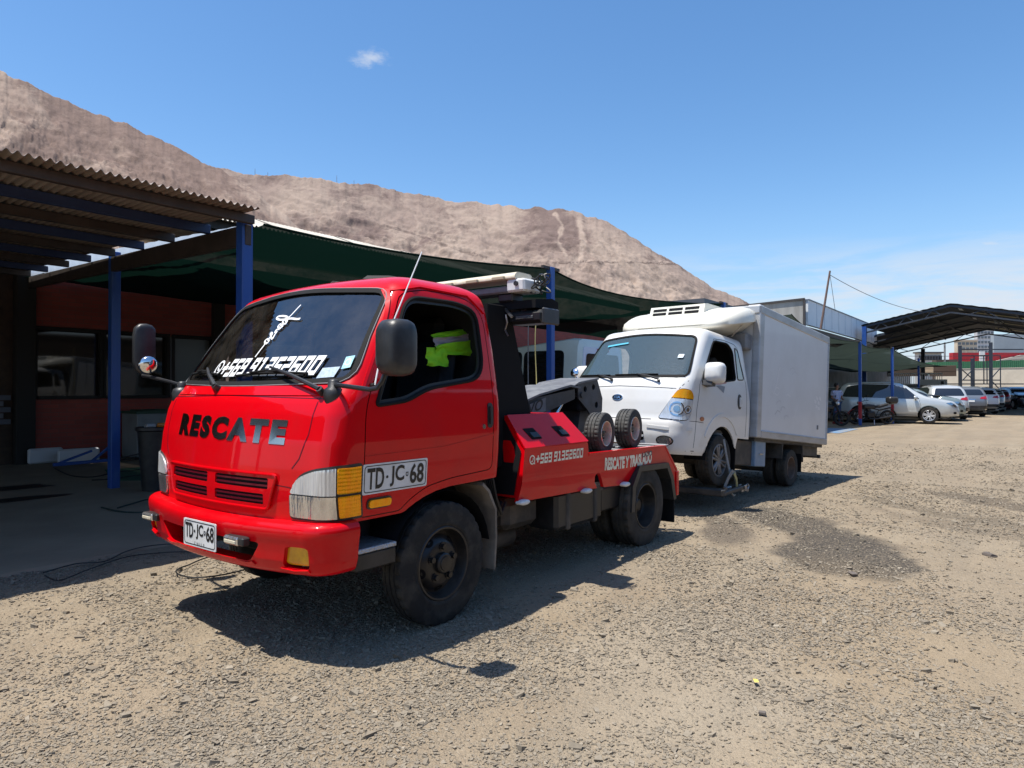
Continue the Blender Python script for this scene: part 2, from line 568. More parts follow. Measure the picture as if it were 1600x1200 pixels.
M['glass_shop'] = mat('dark shop window', (.016, .015, .012), .03, spec=.45, col2=(.022, .018, .012), nscale=.5)


def solid(c, r=.5, **k):
    return mat('paint', c, r, **k)


# ------------------------------------------------------------------ surface tools
from mathutils.geometry import delaunay_2d_cdt


class Lift:
    """projects 2-D outlines onto a shell: side -> (x, z), front -> (y, z), top -> (x, y)"""

    def __init__(s, V, F):
        s.b = BVHTree.FromPolygons([tuple(v) for v in V], F)

    def _hit(s, o, d):
        h = s.b.ray_cast(Vector(o), Vector(d))
        if h[0] is None: return None
        n = h[1] if h[1].dot(Vector(d)) < 0 else -h[1]
        return h[0], n

    def side(s, sg=1):
        def f(q):
            r = s._hit((q[0], sg * 5, q[1]), (0, -sg, 0))
            return r or (Vector((q[0], sg * .9, q[1])), Vector((0, sg, 0)))
        return f

    def front(s, sg=1, x0=8):
        def f(q):
            r = s._hit((sg * x0, q[0], q[1]), (-sg, 0, 0))
            if r is None:
                r = s.b.find_nearest(Vector((sg * .9, q[0], q[1])))[:2]
            return r
        return f

    def top(s):
        def f(q):
            return s._hit((q[0], q[1], 9), (0, 0, -1)) or (Vector((q[0], q[1], 1)), Vector((0, 0, 1)))
        return f


def plane_lift(o, u, v):
    o = Vector(o); u = Vector(u); v = Vector(v); n = u.cross(v).normalized()
    return lambda q: (o + u * q[0] + v * q[1], n)


def nearest(p, poly):
    P = Vector(p).to_2d(); best = None; bd = 1e9
    n = len(poly)
    for i in range(n):
        a = Vector(poly[i]).to_2d(); b = Vector(poly[(i + 1) % n]).to_2d(); e = b - a; l = e.length_squared
        t = 0 if l < 1e-12 else max(0, min(1, (P - a).dot(e) / l))
        c = a + e * t; d = (c - P).length_squared
        if d < bd: bd = d; best = c
    return tuple(best)


def cut(V, F, ax, elig, poly, lift, shrink=0.0):
    """split a dense shell along an outline; returns (rest, piece) as MBs"""
    q = [(v[ax[0]], v[ax[1]]) for v in V]
    xs = [p[0] for p in poly]; ys = [p[1] for p in poly]; x0, x1, y0, y1 = min(xs), max(xs), min(ys), max(ys)
    inn = []; out = []
    for f in F:
        cx = sum(q[i][0] for i in f) / len(f); cy = sum(q[i][1] for i in f) / len(f)
        ok = x0 <= cx <= x1 and y0 <= cy <= y1 and inside((cx, cy), poly) and elig([V[i] for i in f])
        (inn if ok else out).append(f)
    si = set(i for f in inn for i in f); so = set(i for f in out for i in f)
    bd = si & so
    Vo = list(V); Vi = list(V)
    p2 = inset(poly, shrink) if shrink else poly
    for i in bd:
        Vo[i] = tuple(lift(nearest(q[i], poly))[0])
        Vi[i] = tuple(lift(nearest(q[i], p2))[0])
    return compact(Vo, out), compact(Vi, inn)


def compact(V, F):
    m = MB(); idx = {}
    for f in F:
        g = []
        for i in f:
            if i not in idx: idx[i] = len(m.V); m.V.append(tuple(V[i]))
            g.append(idx[i])
        g2 = []
        for i in g:
            if not g2 or (Vector(m.V[i]) - Vector(m.V[g2[-1]])).length > 1e-5: g2.append(i)
        if len(g2) > 2 and (Vector(m.V[g2[0]]) - Vector(m.V[g2[-1]])).length < 1e-5: g2.pop()
        if len(g2) > 2: m.F.append(tuple(g2)); m.MI.append(0)
    return m


def patch(poly, lift, step=.05, off=0.0, skirt=0.0, holes=(), mb=None, mi=0):
    """fill an outline on a surface, optionally with a rim of depth skirt"""
    mb = mb or MB()
    loops = [dense(poly, step)] + [dense(h, step) for h in holes]
    pts = []; edges = []
    for L in loops:
        k = len(pts); n = len(L); pts += [Vector(p).to_2d() for p in L]; edges += [(k + i, k + (i + 1) % n) for i in range(n)]
    xs = [p[0] for p in poly]; ys = [p[1] for p in poly]
    x = min(xs) + step * .5
    while x < max(xs):
        y = min(ys) + step * .5
        while y < max(ys):
            if inside((x, y), poly) and not any(inside((x, y), h) for h in holes):
                c = nearest((x, y), loops[0])
                if (c[0] - x) ** 2 + (c[1] - y) ** 2 > (step * .45) ** 2: pts.append(Vector((x, y)))
            y += step
        x += step
    r = delaunay_2d_cdt(pts, edges, [], 0, 1e-6)
    P = [tuple(p) for p in r[0]]; vs = []; nm = []
    for p in P:
        a, n = lift(p); vs.append(a + n * off); nm.append(n)
    fs = []
    for f in r[2]:
        c = (sum(P[i][0] for i in f) / 3, sum(P[i][1] for i in f) / 3)
        if inside(c, poly) and not any(inside(c, h) for h in holes): fs.append(tuple(f))
    mb.add(vs, fs, mi)
    if skirt:
        for L in loops:
            a = []; b = []
            for p in L:
                u, n = lift(p); a.append(u + n * off); b.append(u + n * (off - skirt))
            mb.loft([a, b], True, False, mi)
    return mb


def bar_on(path, lift, w, h, off=0.0, closed=False, mb=None, mi=0):
    mb = mb or MB(); n = len(path); rings = []
    for i in range(n):
        a = Vector(path[i - 1] if (i or closed) else path[0]).to_2d(); b = Vector(path[(i + 1) % n] if (closed or i < n - 1) else path[i]).to_2d()
        t = (b - a).normalized(); pn = Vector((-t.y, t.x)); c = Vector(path[i]).to_2d()
        l = c + pn * w / 2; r = c - pn * w / 2
        pl, nl = lift(tuple(l)); pr, nr = lift(tuple(r))
        rings.append([pl + nl * off, pl + nl * (off + h) * 1.0, pr + nr * (off + h), pr + nr * off])
    if closed: rings.append(rings[0])
    return mb.loft(rings, True, not closed, mi)


def tube_on(path, lift, r, off=0.0, closed=True, n=6, mb=None, step=.05):
    mb = mb or MB(); pts = []
    for p in dense(path, step, closed):
        a, m = lift(p); pts.append(a + m * off)
    return mb.tube(pts, r, n, not closed, closed=closed)


_tc = {}


def text2d(s, bold=0.0, shear=0.0, res=3, space=1.0):
    """letters from Blender's built-in face as flat triangles, normalised to height 1"""
    key = (s, bold, shear, res, space)
    if key in _tc: return _tc[key]
    cu = bpy.data.curves.new('lettering', 'FONT'); cu.body = s; cu.size = 1; cu.offset = bold; cu.shear = shear
    cu.resolution_u = res; cu.space_character = space; cu.fill_mode = 'FRONT'
    o = bpy.data.objects.new('lettering', cu); COL.objects.link(o)
    dg = bpy.context.evaluated_depsgraph_get(); ev = o.evaluated_get(dg); me = ev.to_mesh()
    V = np.array([v.co[:2] for v in me.vertices]); F = [tuple(p.vertices) for p in me.polygons]
    ev.to_mesh_clear(); bpy.data.objects.remove(o); bpy.data.curves.remove(cu)
    V = V - V.min(0)
    _tc[key] = (V, F); return V, F


def letters(s, x0, x1, y0, y1, lift, off=.003, bold=0.0, shear=0.0, mb=None, mi=0, flipx=False, space=1.0, warp=None):
    """fit a word into a box of the surface's own coordinates"""
    mb = mb or MB(); V, F = text2d(s, bold, shear, 3, space)
    w, h = V.max(0); vs = []
    for u, v in V:
        a = x0 + (x1 - x0) * u / w; b = y0 + (y1 - y0) * v / h
        if warp: a, b = warp(a, b)
        p, n = lift((a, b)); vs.append(p + n * off)
    return mb.add(vs, F, mi)


SEG7 = {'0': 'abcdef', '1': 'bc', '2': 'abged', '3': 'abgcd', '4': 'fgbc', '5': 'afgcd', '6': 'afgecd', '7': 'abc', '8': 'abcdefg', '9': 'abcdfg'}


def block_digits(s, x0, x1, y0, y1, lift, off=.003, shear=.22, mb=None, thick=.26, gap=.17, mi=0):
    """fat slanted digits like the phone number's"""
    mb = mb or MB(); n = sum(.42 if c == ' ' else 1 for c in s); cw = (x1 - x0) / (n + shear * .5); cx = x0; H = y1 - y0; T = H * .22
    for c in s:
        if c == ' ': cx += cw * .42; continue
        a = cx; b = cx + cw * (1 - gap); tx = (b - a) * thick
        R = []
        if c == '+':
            m = (y0 + y1) / 2; R = [(a, b, m - T * .5, m + T * .5), ((a + b) / 2 - tx * .6, (a + b) / 2 + tx * .6, m - H * .34, m - T * .5), ((a + b) / 2 - tx * .6, (a + b) / 2 + tx * .6, m + T * .5, m + H * .34)]
        else:
            m = (y0 + y1) / 2; g = SEG7[c]
            if c == '1':
                R = [((a + b) / 2 - tx * .6, (a + b) / 2 + tx * .6, y0 + T * .9, y1), (a + tx * .1, b - tx * .1, y0, y0 + T * .9), (a + tx * .3, (a + b) / 2 - tx * .6, y1 - T, y1)]
            else:
                if 'a' in g: R.append((a, b, y1 - T, y1))
                if 'd' in g: R.append((a, b, y0, y0 + T))
                if 'g' in g: R.append((a, b, m - T * .42, m + T * .42))
                for k, xa, xb, ya, yb in (('f', a, a + tx, m, y1 - T), ('b', b - tx, b, m, y1 - T), ('e', a, a + tx, y0 + T, m), ('c', b - tx, b, y0 + T, m)):
                    if k in g: R.append((xa, xb, ya, yb))
        for (xa, xb, ya, yb) in R:
            vs = []
            for (x, y) in ((xa, ya), (xb, ya), (xb, yb), (xa, yb)):
                p, nn = lift((x + shear * (y - y0) / H * cw * 1.1, y)); vs.append(p + nn * off)
            mb.add(vs, [(0, 1, 2, 3)], mi)
            off += .00004
        cx += cw
    return mb


def number_pair(x0, x1, y0, y1, lift, off=.003, shear=.2):
    """the phone number as its two groups"""
    cw = (x1 - x0) / (12.42 + shear * .5)
    return (block_digits('+569', x0, x0 + cw * (4 + shear * .5), y0, y1, lift, off, shear), block_digits('91352600', x0 + cw * 4.42, x1, y0, y1, lift, off, shear))


def phone_badge(x, y, r, lift, off, mb):
    """round messaging badge with a handset"""
    ring = [(x + r * cos(a), y + r * sin(a)) for a in np.linspace(0, 2 * pi, 21)[:-1]]
    ri = [(x + r * .72 * cos(a), y + r * .72 * sin(a)) for a in np.linspace(0, 2 * pi, 21)[:-1]]
    patch(ring, lift, r * .3, off, 0, [ri], mb)
    patch([(x - r * .95, y - r * 1.0), (x - r * .3, y - r * .85), (x - r * .82, y - r * .3)], lift, r, off + .0004, 0, (), mb)
    hp = [(x - .42 * r, y + .36 * r), (x - .2 * r, y + .46 * r), (x - .05 * r, y + .16 * r), (x - .16 * r, y + .02 * r), (x + .1 * r, y - .22 * r),
          (x + .25 * r, y - .12 * r), (x + .48 * r, y - .3 * r), (x + .3 * r, y - .5 * r), (x, y - .42 * r), (x - .32 * r, y - .08 * r)]
    patch(hp, lift, r, off + .0008, 0, (), mb)
    return mb


# ------------------------------------------------------------------ cab shells
class Cab:
    """rings of rounded plan outline stacked along z, closed by a crowned roof"""

    def __init__(s, tab, roof, nf=16, nc=9, ns=44, rear_r=.06, zstep=.026, bottom=None):
        # tab rows: z, front x, bow, half width, corner radius, rear x
        s.tab = np.array(tab, float); s.nf, s.nc, s.ns, s.rr = nf, nc, ns, rear_r
        z = s.tab[0, 0]; zs = []
        while z < s.tab[-1, 0] - 1e-6: zs.append(z); z += zstep
        rings = [s.ring(z, 0) for z in zs]
        for d, z in roof: rings.append([Vector((p.x, p.y, z)) for p in s.ring(s.tab[-1, 0], d)])
        V = []; F = []; n = len(rings[0])
        for r in rings:
            for p in r:
                q = p.copy()
                if bottom:
                    q.z = max(q.z, bottom(q.x, abs(q.y)))
                V.append(tuple(q))
        for i in range(len(rings) - 1):
            for k in range(n):
                k2 = (k + 1) % n
                F.append((i * n + k, i * n + k2, (i + 1) * n + k2, (i + 1) * n + k))
        F.append(tuple((len(rings) - 1) * n + k for k in range(n)))
        # drop faces squashed by the bottom line
        F2 = []
        for f in F:
            P = [Vector(V[i]) for i in f]
            if len(f) > 4 or ((P[1] - P[0]).cross(P[3] - P[0])).length + ((P[3] - P[2]).cross(P[1] - P[2])).length > 1e-6: F2.append(f)
        s.V, s.F = V, F2
        s.lift = Lift(V, F2)

    def at(s, z):
        t = s.tab; return [float(np.interp(z, t[:, 0], t[:, i])) for i in range(1, 6)]

    def ring(s, z, d):
        xf, bow, w, rc, xr = s.at(z); k = max(1 - d * .35, .5)
        xf -= d * 1.05; w = w - d; xr += d * .62; rc = rc; bow *= k
        h = []
        ye = max(w - rc, .05)
        for i in range(s.nf):
            y = ye * i / s.nf; h.append(Vector((xf - bow * (y / w) ** 2, y, z)))
        xa = xf - bow * (ye / w) ** 2; dx = rc * 1.15
        for i in range(s.nc + 1):
            a = pi / 2 * i / s.nc; h.append(Vector((xa - dx * (1 - cos(a)), ye + (w - ye) * sin(a), z)))
        x1 = xa - dx; x2 = xr + s.rr
        for i in range(1, s.ns + 1): h.append(Vector((x1 + (x2 - x1) * i / s.ns, w, z)))
        for i in range(1, 5):
            a = pi / 2 * i / 4; h.append(Vector((x2 - s.rr * sin(a), w - s.rr * (1 - cos(a)), z)))
        for i in range(1, 5): h.append(Vector((xr, (w - s.rr) * (1 - i / 5), z)))
        return h + [Vector((p.x, -p.y, p.z)) for p in reversed(h[1:])]

    def S(s, a, z):
        """point at arc length a (m) from the centre line round to the left flank, at height z; with outward normal"""
        def P(a, z):
            r = s.ring(z, 0)[:s.nf + s.nc + s.ns]
            if a < 0: 
                p = P(-a, z); return Vector((p.x, -p.y, p.z))
            for i in range(len(r) - 1):
                l = (r[i + 1] - r[i]).length
                if a <= l: return r[i].lerp(r[i + 1], a / l)
                a -= l
            return r[-1]
        p = P(a, z); e = .012
        u = P(a + e, z) - P(a - e, z); v = P(a, z + e) - P(a, z - e)
        n = u.cross(v)
        n.normalize()
        return p, n

    def arc(s):
        return lambda q: s.S(q[0], q[1])

    def inner(s, t):
        """the same shell moved inwards by t"""
        me = bpy.data.meshes.new('tmp'); me.from_pydata(s.V, [], s.F); bm = bmesh.new(); bm.from_mesh(me)
        bmesh.ops.recalc_face_normals(bm, faces=bm.faces); bm.normal_update()
        V = [tuple(v.co - v.normal * t) for v in bm.verts]; bm.free(); bpy.data.meshes.remove(me)
        return V, list(s.F)


def side_ok(sg, lim=.35):
    def f(P):
        n = (Vector(P[1]) - Vector(P[0])).cross(Vector(P[-1]) - Vector(P[0]))
        return P[0][1] * sg > 0.2 and abs(n.y) > lim * n.length
    return f


def front_ok(P):
    n = (Vector(P[1]) - Vector(P[0])).cross(Vector(P[-1]) - Vector(P[0]))
    return abs(n.x) > .15 * n.length and P[0][0] > 0.05


# ------------------------------------------------------------------ wheels
def make_wheel(parent, loc, R, width, rimR, tyre_m, rim_m, style, sg=1, spin=0.0, name='wheel', nuts=None, steer=0.0, cam=0.0):
    """axle along y, outer face towards +y (sg=-1 turns it round)"""
    w = link(name, None, parent, loc, (0, 0, (0 if sg > 0 else pi) + steer)); w.empty_display_size = .1
    A = Matrix.Rotation(-pi / 2, 4, 'X')          # local z -> +y
    hw = width / 2; n = 120
    sh = R * .985
    prof = [(rimR, -hw * .78), (rimR + .012, -hw * .92), (rimR + (R - rimR) * .5, -hw), (R * .945, -hw * .93), (sh, -hw * .80),
            (R, -hw * .62), (R, -hw * .50), (R - .009, -hw * .47), (R - .009, -hw * .40), (R, -hw * .37), (R, -hw * .08), (R - .009, -hw * .05),
            (R - .009, hw * .05), (R, hw * .08), (R, hw * .37), (R - .009, hw * .40), (R - .009, hw * .47), (R, hw * .50), (R, hw * .72),
            (R * .988, hw * .90), (R * .950, hw * .985), (R - (R - rimR) * .30, hw * .985), (R - (R - rimR) * .33, hw * 1.0), (rimR + (R - rimR) * .5, hw), (rimR + (R - rimR) * .22, hw * .985), (rimR + (R - rimR) * .19, hw * 1.0),
            (rimR + .012, hw * .92), (rimR, hw * .78)]
    tread = {4: .6, 5: 1, 6: 1, 9: .3, 10: .3, 13: .3, 14: .3, 17: 1, 18: 1, 19: .6}
    def rmod(i, k, r):
        return r - (.013 * R / .38 * tread[i] if i in tread and (k % 4) == 0 else 0)
    t = MB().lathe(prof, n, A, 0, rmod=rmod)
    part('tyre', t, tyre_m, w, 40)
    if style == 'far':
        r = MB().lathe([(rimR, hw * .8), (rimR * .95, hw * .9), (rimR * .85, hw * .6), (rimR * .3, hw * .7), (0.001, hw * .75)], 24, A)
        for k in range(6):
            a = spin + 2 * pi * k / 6; c = Vector((cos(a), 0, sin(a)))
            r.beam(c * rimR * .2 + Vector((0, hw * .8, 0)), c * rimR * .95 + Vector((0, hw * .82, 0)), rimR * .28, .03, up=(0, 1, 0))
        part('rim', r, rim_m, w)
        return w
    if style == 'steel_front':
        prof = [(rimR * 1.05, hw * .90), (rimR * 1.02, hw * .97), (rimR * .97, hw * .95), (rimR * .93, hw * .70), (rimR * .90, hw * .30), (rimR * .86, hw * .16),
                (rimR * .80, hw * .20), (rimR * .72, hw * .42), (rimR * .62, hw * .62), (rimR * .56, hw * .68), (rimR * .30, hw * .70), (rimR * .29, hw * .72)]
        r = MB().lathe(prof, 72, A)
        part('rim', r, rim_m, w, 30)
        hub = MB().lathe([(rimR * .30, hw * .68), (rimR * .29, hw * .98), (rimR * .25, hw * 1.06), (rimR * .20, hw * 1.07), (.001, hw * 1.08)], 32, A)
        hub.lathe([(rimR * .21, hw * 1.06), (rimR * .20, hw * 1.13), (rimR * .16, hw * 1.15), (.001, hw * 1.15)], 24, A)
        part('hub', hub, rim_m, w, 30)
        for k in range(5):
            hole = MB()
            a = spin + 2 * pi * (k + .5) / 5; c = Vector((cos(a), 0, sin(a))); tt = Vector((-sin(a), 0, cos(a)))
            pts = []
            for j in range(18):
                b = 2 * pi * j / 18; rr = rimR * (.725 + .085 * cos(b)); yy = hw * float(np.interp(rr, [rimR * .62, rimR * .72, rimR * .80, rimR * .86], [.62, .42, .20, .16]))
                ang = .20 * sin(b); d = c * cos(ang) + tt * sin(ang)
                pts.append(d * rr + Vector((0, yy + .003, 0)))
            hole.add(pts, [tuple(range(18))])
            part('hand_hole', hole, M['flat_black'], w)
        for k in range(5):
            nt = MB()
            a = spin + 2 * pi * k / 5; c = Vector((cos(a), 0, sin(a))) * rimR * .46
            nt.cyl(c + Vector((0, hw * .66, 0)), c + Vector((0, hw * .98, 0)), rimR * .085, 6)
            nt.cyl(c + Vector((0, hw * .66, 0)), c + Vector((0, hw * .76, 0)), rimR * .125, 12)
            part('wheel_nut', nt, rim_m, w, 20)
    elif style == 'steel_deep':
        prof = [(rimR * 1.05, hw * .90), (rimR * 1.02, hw * .97), (rimR * .97, hw * .95), (rimR * .93, hw * .6), (rimR * .90, -hw * .1), (rimR * .84, -hw * .35),
                (rimR * .72, -hw * .42), (rimR * .50, -hw * .5), (rimR * .30, -hw * .5), (rimR * .29, hw * .1), (rimR * .22, hw * .2), (.001, hw * .2)]
        part('rim', MB().lathe(prof, 56, A), rim_m, w, 30)
        for k in range(6):
            nt = MB()
            a = spin + 2 * pi * k / 6; c = Vector((cos(a), 0, sin(a))) * rimR * .62
            nt.cyl(c + Vector((0, -hw * .46, 0)), c + Vector((0, -hw * .2, 0)), rimR * .07, 6)
            part('wheel_nut', nt, rim_m, w, 20)
    elif style == 'dolly':
        prof = [(rimR * 1.06, hw * .92), (rimR * 1.03, hw * 1.0), (rimR * .97, hw * .98), (rimR * .92, hw * .6), (rimR * .88, hw * .05), (rimR * .70, -hw * .02), (rimR * .45, hw * .0)]
        part('rim', MB().lathe(prof, 48, A), rim_m, w, 30)
        hub = MB().lathe([(rimR * .5, hw * 0), (rimR * .46, hw * .18), (rimR * .26, hw * .28), (rimR * .24, hw * .6), (.001, hw * .66)], 24, A)
        for k in range(4):
            a = spin + pi / 2 * k; c = Vector((cos(a), 0, sin(a))) * rimR * .40
            hub.cyl(c, c + Vector((0, hw * .55, 0)), rimR * .085, 6)
        part('hub', hub, M['black_metal'], w, 30)
        for k in range(4):
            hole = MB()
            a = spin + pi / 2 * (k + .5); c = Vector((cos(a), 0, sin(a))); tt = Vector((-sin(a), 0, cos(a)))
            hole.add([c * rimR * (.68 + .11 * cos(b)) + tt * rimR * .17 * sin(b) + Vector((0, hw * .03, 0)) for b in np.linspace(0, 2 * pi, 15)[:-1]], [tuple(range(14))])
            part('hand_hole', hole, M['flat_black'], w)
    elif style == 'alloy':
        prof = [(rimR * 1.05, hw * .90), (rimR * 1.02, hw * .96), (rimR * .96, hw * .93), (rimR * .92, hw * .55), (rimR * .88, hw * -.1)]
        part('rim', MB().lathe(prof, 56, A), rim_m, w, 30)
        back = MB().lathe([(rimR * .9, -hw * .1), (rimR * .4, -hw * .1), (.001, -hw * .1)], 32, A)
        part('brake_disc', back, M['flat_black'], w)
        sp = MB(); ns = 6
        for k in range(ns):
            a = spin + 2 * pi * k / ns; c = Vector((cos(a), 0, sin(a))); tt = Vector((-sin(a), 0, cos(a)))
            for sgn in (-1, 1):
                p0 = c * rimR * .2 + tt * sgn * rimR * .06 + Vector((0, hw * .74, 0)); p1 = c * rimR * .93 + tt * sgn * rimR * .15 + Vector((0, hw * .80, 0))
                sp.beam(p0, p1, rimR * .16, .035, .008, up=(0, 1, 0))
        sp.lathe([(rimR * .30, hw * .66), (rimR * .29, hw * .82), (rimR * .2, hw * .86), (rimR * .12, hw * .84), (.001, hw * .85)], 24, A)
        part('spokes', sp, rim_m, w, 30)
    elif style == 'steel_plain':
        prof = [(rimR * 1.06, hw * .90), (rimR * 1.02, hw * .97), (rimR * .96, hw * .93), (rimR * .92, hw * .3), (rimR * .86, -hw * .05), (rimR * .5, -hw * .12), (rimR * .3, -hw * .1), (rimR * .28, hw * .2), (.001, hw * .24)]
        part('rim', MB().lathe(prof, 40, A), rim_m, w, 30)
    return w


# ================================================================== RED TOW TRUCK (origin: ground under the front axle; +x forward, +y its left flank)
TT = thing('tow_truck', 'red cab-over tow truck with a wrecker bed, towing the white box truck', 'tow truck', (0, 0, 0))
TABR = [  # z, front x, bow, half width, corner radius, rear x
    (.76, 1.000, .125, .955, .13, -.565), (.90, 1.005, .125, .975, .13, -.57), (1.05, .998, .125, .985, .13, -.575), (1.20, .980, .125, .988, .13, -.58),
    (1.36, .945, .125, .986, .125, -.58), (1.435, .918, .13, .981, .12, -.58), (1.455, .905, .13, .979, .12, -.58), (1.515, .860, .135, .971, .115, -.575), (1.55, .825, .135, .968, .11, -.575), (1.80, .655, .13, .938, .10, -.56),
    (2.02, .49, .12, .908, .10, -.53), (2.10, .425, .12, .895, .11, -.515)]
ROOFR = [(.012, 2.125), (.03, 2.15), (.055, 2.172), (.09, 2.194), (.14, 2.215), (.21, 2.236), (.30, 2.254), (.42, 2.268), (.56, 2.277), (.70, 2.281)]


def bottom_red(x, y):
    if x > .60 and y < .90: return .76
    return float(np.interp(x, [-.6, -.05, .06, .16, .25, .33, .40, .75], [.885, .875, .862, .84, .805, .765, .755, .755]))


cab = Cab(TABR, ROOFR, bottom=bottom_red)
LS = cab.lift.side(1); LSm = cab.lift.side(-1); LF = cab.lift.front(); LA = cab.arc()

WIN = rounded([(.575, 1.405), (.33, 1.43), (.14, 1.505), (-.33, 1.565), (-.40, 1.66), (-.385, 2.03), (-.20, 2.075), (.20, 2.07), (.285, 2.02)],
              [.03, .06, .08, .10, .08, .09, .1, .06, .05])
DOOR = rounded([(.675, .775), (.37, .775), (.29, .835), (.16, .895), (-.05, .925), (-.475, .945), (-.49, 1.5), (-.455, 2.02), (-.30, 2.125), (.10, 2.135), (.30, 2.09), (.655, 1.40)],
               [.02, .02, .05, .06, .06, .05, .1, .10, .14, .1, .06, .1])
WS = rounded([(-.915, 1.551), (0, 1.530), (.915, 1.551), (.812, 2.098), (0, 2.158), (-.812, 2.098)], [.09, .3, .09, .09, .3, .09])

rest, piece = cut(cab.V, cab.F, (0, 2), side_ok(1), DOOR, LS, .006)
doorL, winpiece = cut(piece.V, piece.F, (0, 2), side_ok(1), WIN, LS)
rest, piece = cut(rest.V, rest.F, (0, 2), side_ok(-1), DOOR, LSm, .006)
doorR, _w = cut(piece.V, piece.F, (0, 2), side_ok(-1), WIN, LSm)
rest, wsp = cut(rest.V, rest.F, (1, 2), front_ok, WS, LF)
CAB = part('cab', rest, M['red'], TT, 40)
# lining 3 cm inside, with the same openings
iV, iF = cab.inner(.028)
inn, _ = cut(iV, iF, (0, 2), side_ok(1), WIN, lambda q: (LS(q)[0] - LS(q)[1] * .028, 0))
inn, _ = cut(inn.V, inn.F, (0, 2), side_ok(-1), WIN, lambda q: (LSm(q)[0] - LSm(q)[1] * .028, 0))
inn, _ = cut(inn.V, inn.F, (1, 2), front_ok, WS, lambda q: (LF(q)[0] - LF(q)[1] * .028, 0))
part('cab_lining', inn, M['interior'], TT)
DRW = part('door', doorL, M['red'], TT, 40, label='driver side door with the window wound down')
DRR = part('door', doorR, M['red'], TT, 40)
for lift, dr in ((LS, DRW), (LSm, DRR)):
    part('window_seal', tube_on(WIN, lift, .013, .0), M['black_rubber'], dr)
    part('window_channel', bar_on(dense(inset(WIN, .018), .05), lift, .02, .012, -.022, True), M['black_plastic'], dr)
    hnd = patch(rrect(-.468, -.415, 1.235, 1.405, .024), lift, .04, .006, .006)
    hnd.join(bar_on([(-.44, 1.26), (-.44, 1.38)], lift, .026, .016, .006))
    h = part('door_handle', hnd, M['black_plastic'], dr)
    part('lock', patch([(-.375 + .016 * cos(a), 1.245 + .016 * sin(a)) for a in np.linspace(0, 2 * pi, 17)[:-1]], lift, .02, .006, .006), M['chrome'], h)
    part('crease_line', bar_on(dense([(-.475, 1.185), (0.0, 1.13), (.66, 1.115)], .06, False), lift, .016, .005, -.001), M['red'], dr)
part('drip_rail', bar_on(dense([(.665, 1.50), (.46, 1.86), (.33, 2.105), (.12, 2.15), (-.32, 2.14), (-.47, 2.03)], .06, False), LS, .014, .012, -.002), M['red'], TT)
part('windscreen', patch(inset(WS, -.004), LF, .06, -.006), M['glass_front'], TT)
part('windscreen_seal', bar_on(dense(inset(WS, -.002), .04), LF, .024, .008, .0, True), M['black_rubber'], TT)
part('windscreen_trim', tube_on(inset(WS, -.019), LF, .004, .006), M['grey_metal'], TT)

# ---- writing and stickers on the glass
LWG = lambda q: LF(q)
ph = MB(); phone_badge(-.395, 1.642, .050, LF, .005, ph)
sh = lambda s: s
slant = lambda mb: mb
part('phone_badge', ph, M['white_print'], TT)
for dg_ in number_pair(-.335, .665, 1.578, 1.695, LF, .006, .20): part('phone_number', dg_, M['white_print'], TT)
for dg_ in number_pair(-.330, .670, 1.574, 1.691, LF, .004, .20): part('number_shadow', dg_, M['black_print'], TT)
part('badge_shadow', phone_badge(-.392, 1.638, .052, LF, .003, MB()), M['black_print'], TT)


def script_word(lift):
    """slanted handwritten name running down a tall cross; pen points in a 1600-wide sketch"""
    mb = MB()

    def uv(p):
        px = 200 + p[0] / 4; py = 400 + p[1] / 4
        return (.00701 * (px - 400) + .003375 * (py - 557), 1.705 - .000215 * (px - 400) - .0042 * (py - 557))

    def stroke(pts, w, o=.004):
        P = []; n = len(pts)
        for i in range(n - 1):                       # Catmull-Rom through the pen points
            p0, p1, p2, p3 = [Vector(uv(pts[max(0, min(n - 1, i + k))])) for k in (-1, 0, 1, 2)]
            for j in range(6):
                t = j / 6
                P.append(.5 * ((2 * p1) + (p2 - p0) * t + (2 * p0 - 5 * p1 + 4 * p2 - p3) * t * t + (3 * p1 - p0 - 3 * p2 + p3) * t ** 3))
        P.append(Vector(uv(pts[-1])))
        bar_on([tuple(q) for q in P], lift, w, .0006, o, False, mb)
    stroke([(798, 630), (825, 585), (850, 545)], .011)
    stroke([(850, 545), (846, 524), (860, 513), (871, 527), (860, 542), (850, 536)], .012, .0042)
    stroke([(866, 515), (884, 482), (872, 470), (880, 500), (892, 512), (900, 488), (912, 462)], .012, .0044)
    stroke([(912, 462), (900, 468), (905, 452), (925, 446), (936, 430), (922, 414), (912, 430), (930, 440), (944, 424)], .012, .0046)
    stroke([(932, 418), (952, 412), (964, 396), (950, 384), (936, 398), (946, 414), (962, 410)], .012, .0048)
    stroke([(952, 400), (966, 378), (952, 362), (920, 356), (894, 360), (892, 372), (912, 382), (945, 382), (968, 374)], .013, .005)
    stroke([(940, 384), (985, 378), (1020, 384), (1040, 382)], .013, .0052)
    stroke([(962, 380), (990, 345), (1031, 284)], .011, .0054)
    return mb


part('script_lettering', script_word(LF), M['white_print'], TT)
stk = part('sticker', patch([(.675, 1.56), (.795, 1.567), (.80, 1.627), (.68, 1.62)], LF, .05, .005), M['pale_sticker'], TT, label='pale rectangular sticker low on the windscreen')
stk2 = patch([(.815, 1.612), (.872, 1.622), (.862, 1.692), (.803, 1.684)], LF, .05, .005)
part('sticker', stk2, M['blue_sticker'], TT, label='square blue sticker at the corner of the windscreen')
ring = [(.838 + .02 * cos(a), 1.652 + .02 * sin(a)) for a in np.linspace(0, 2 * pi, 19)[:-1]]
part('sticker_ring', patch(ring, LF, .02, .0065, 0, [[(.838 + .015 * cos(a), 1.652 + .015 * sin(a)) for a in np.linspace(0, 2 * pi, 19)[:-1]]]), M['white_print'], TT)
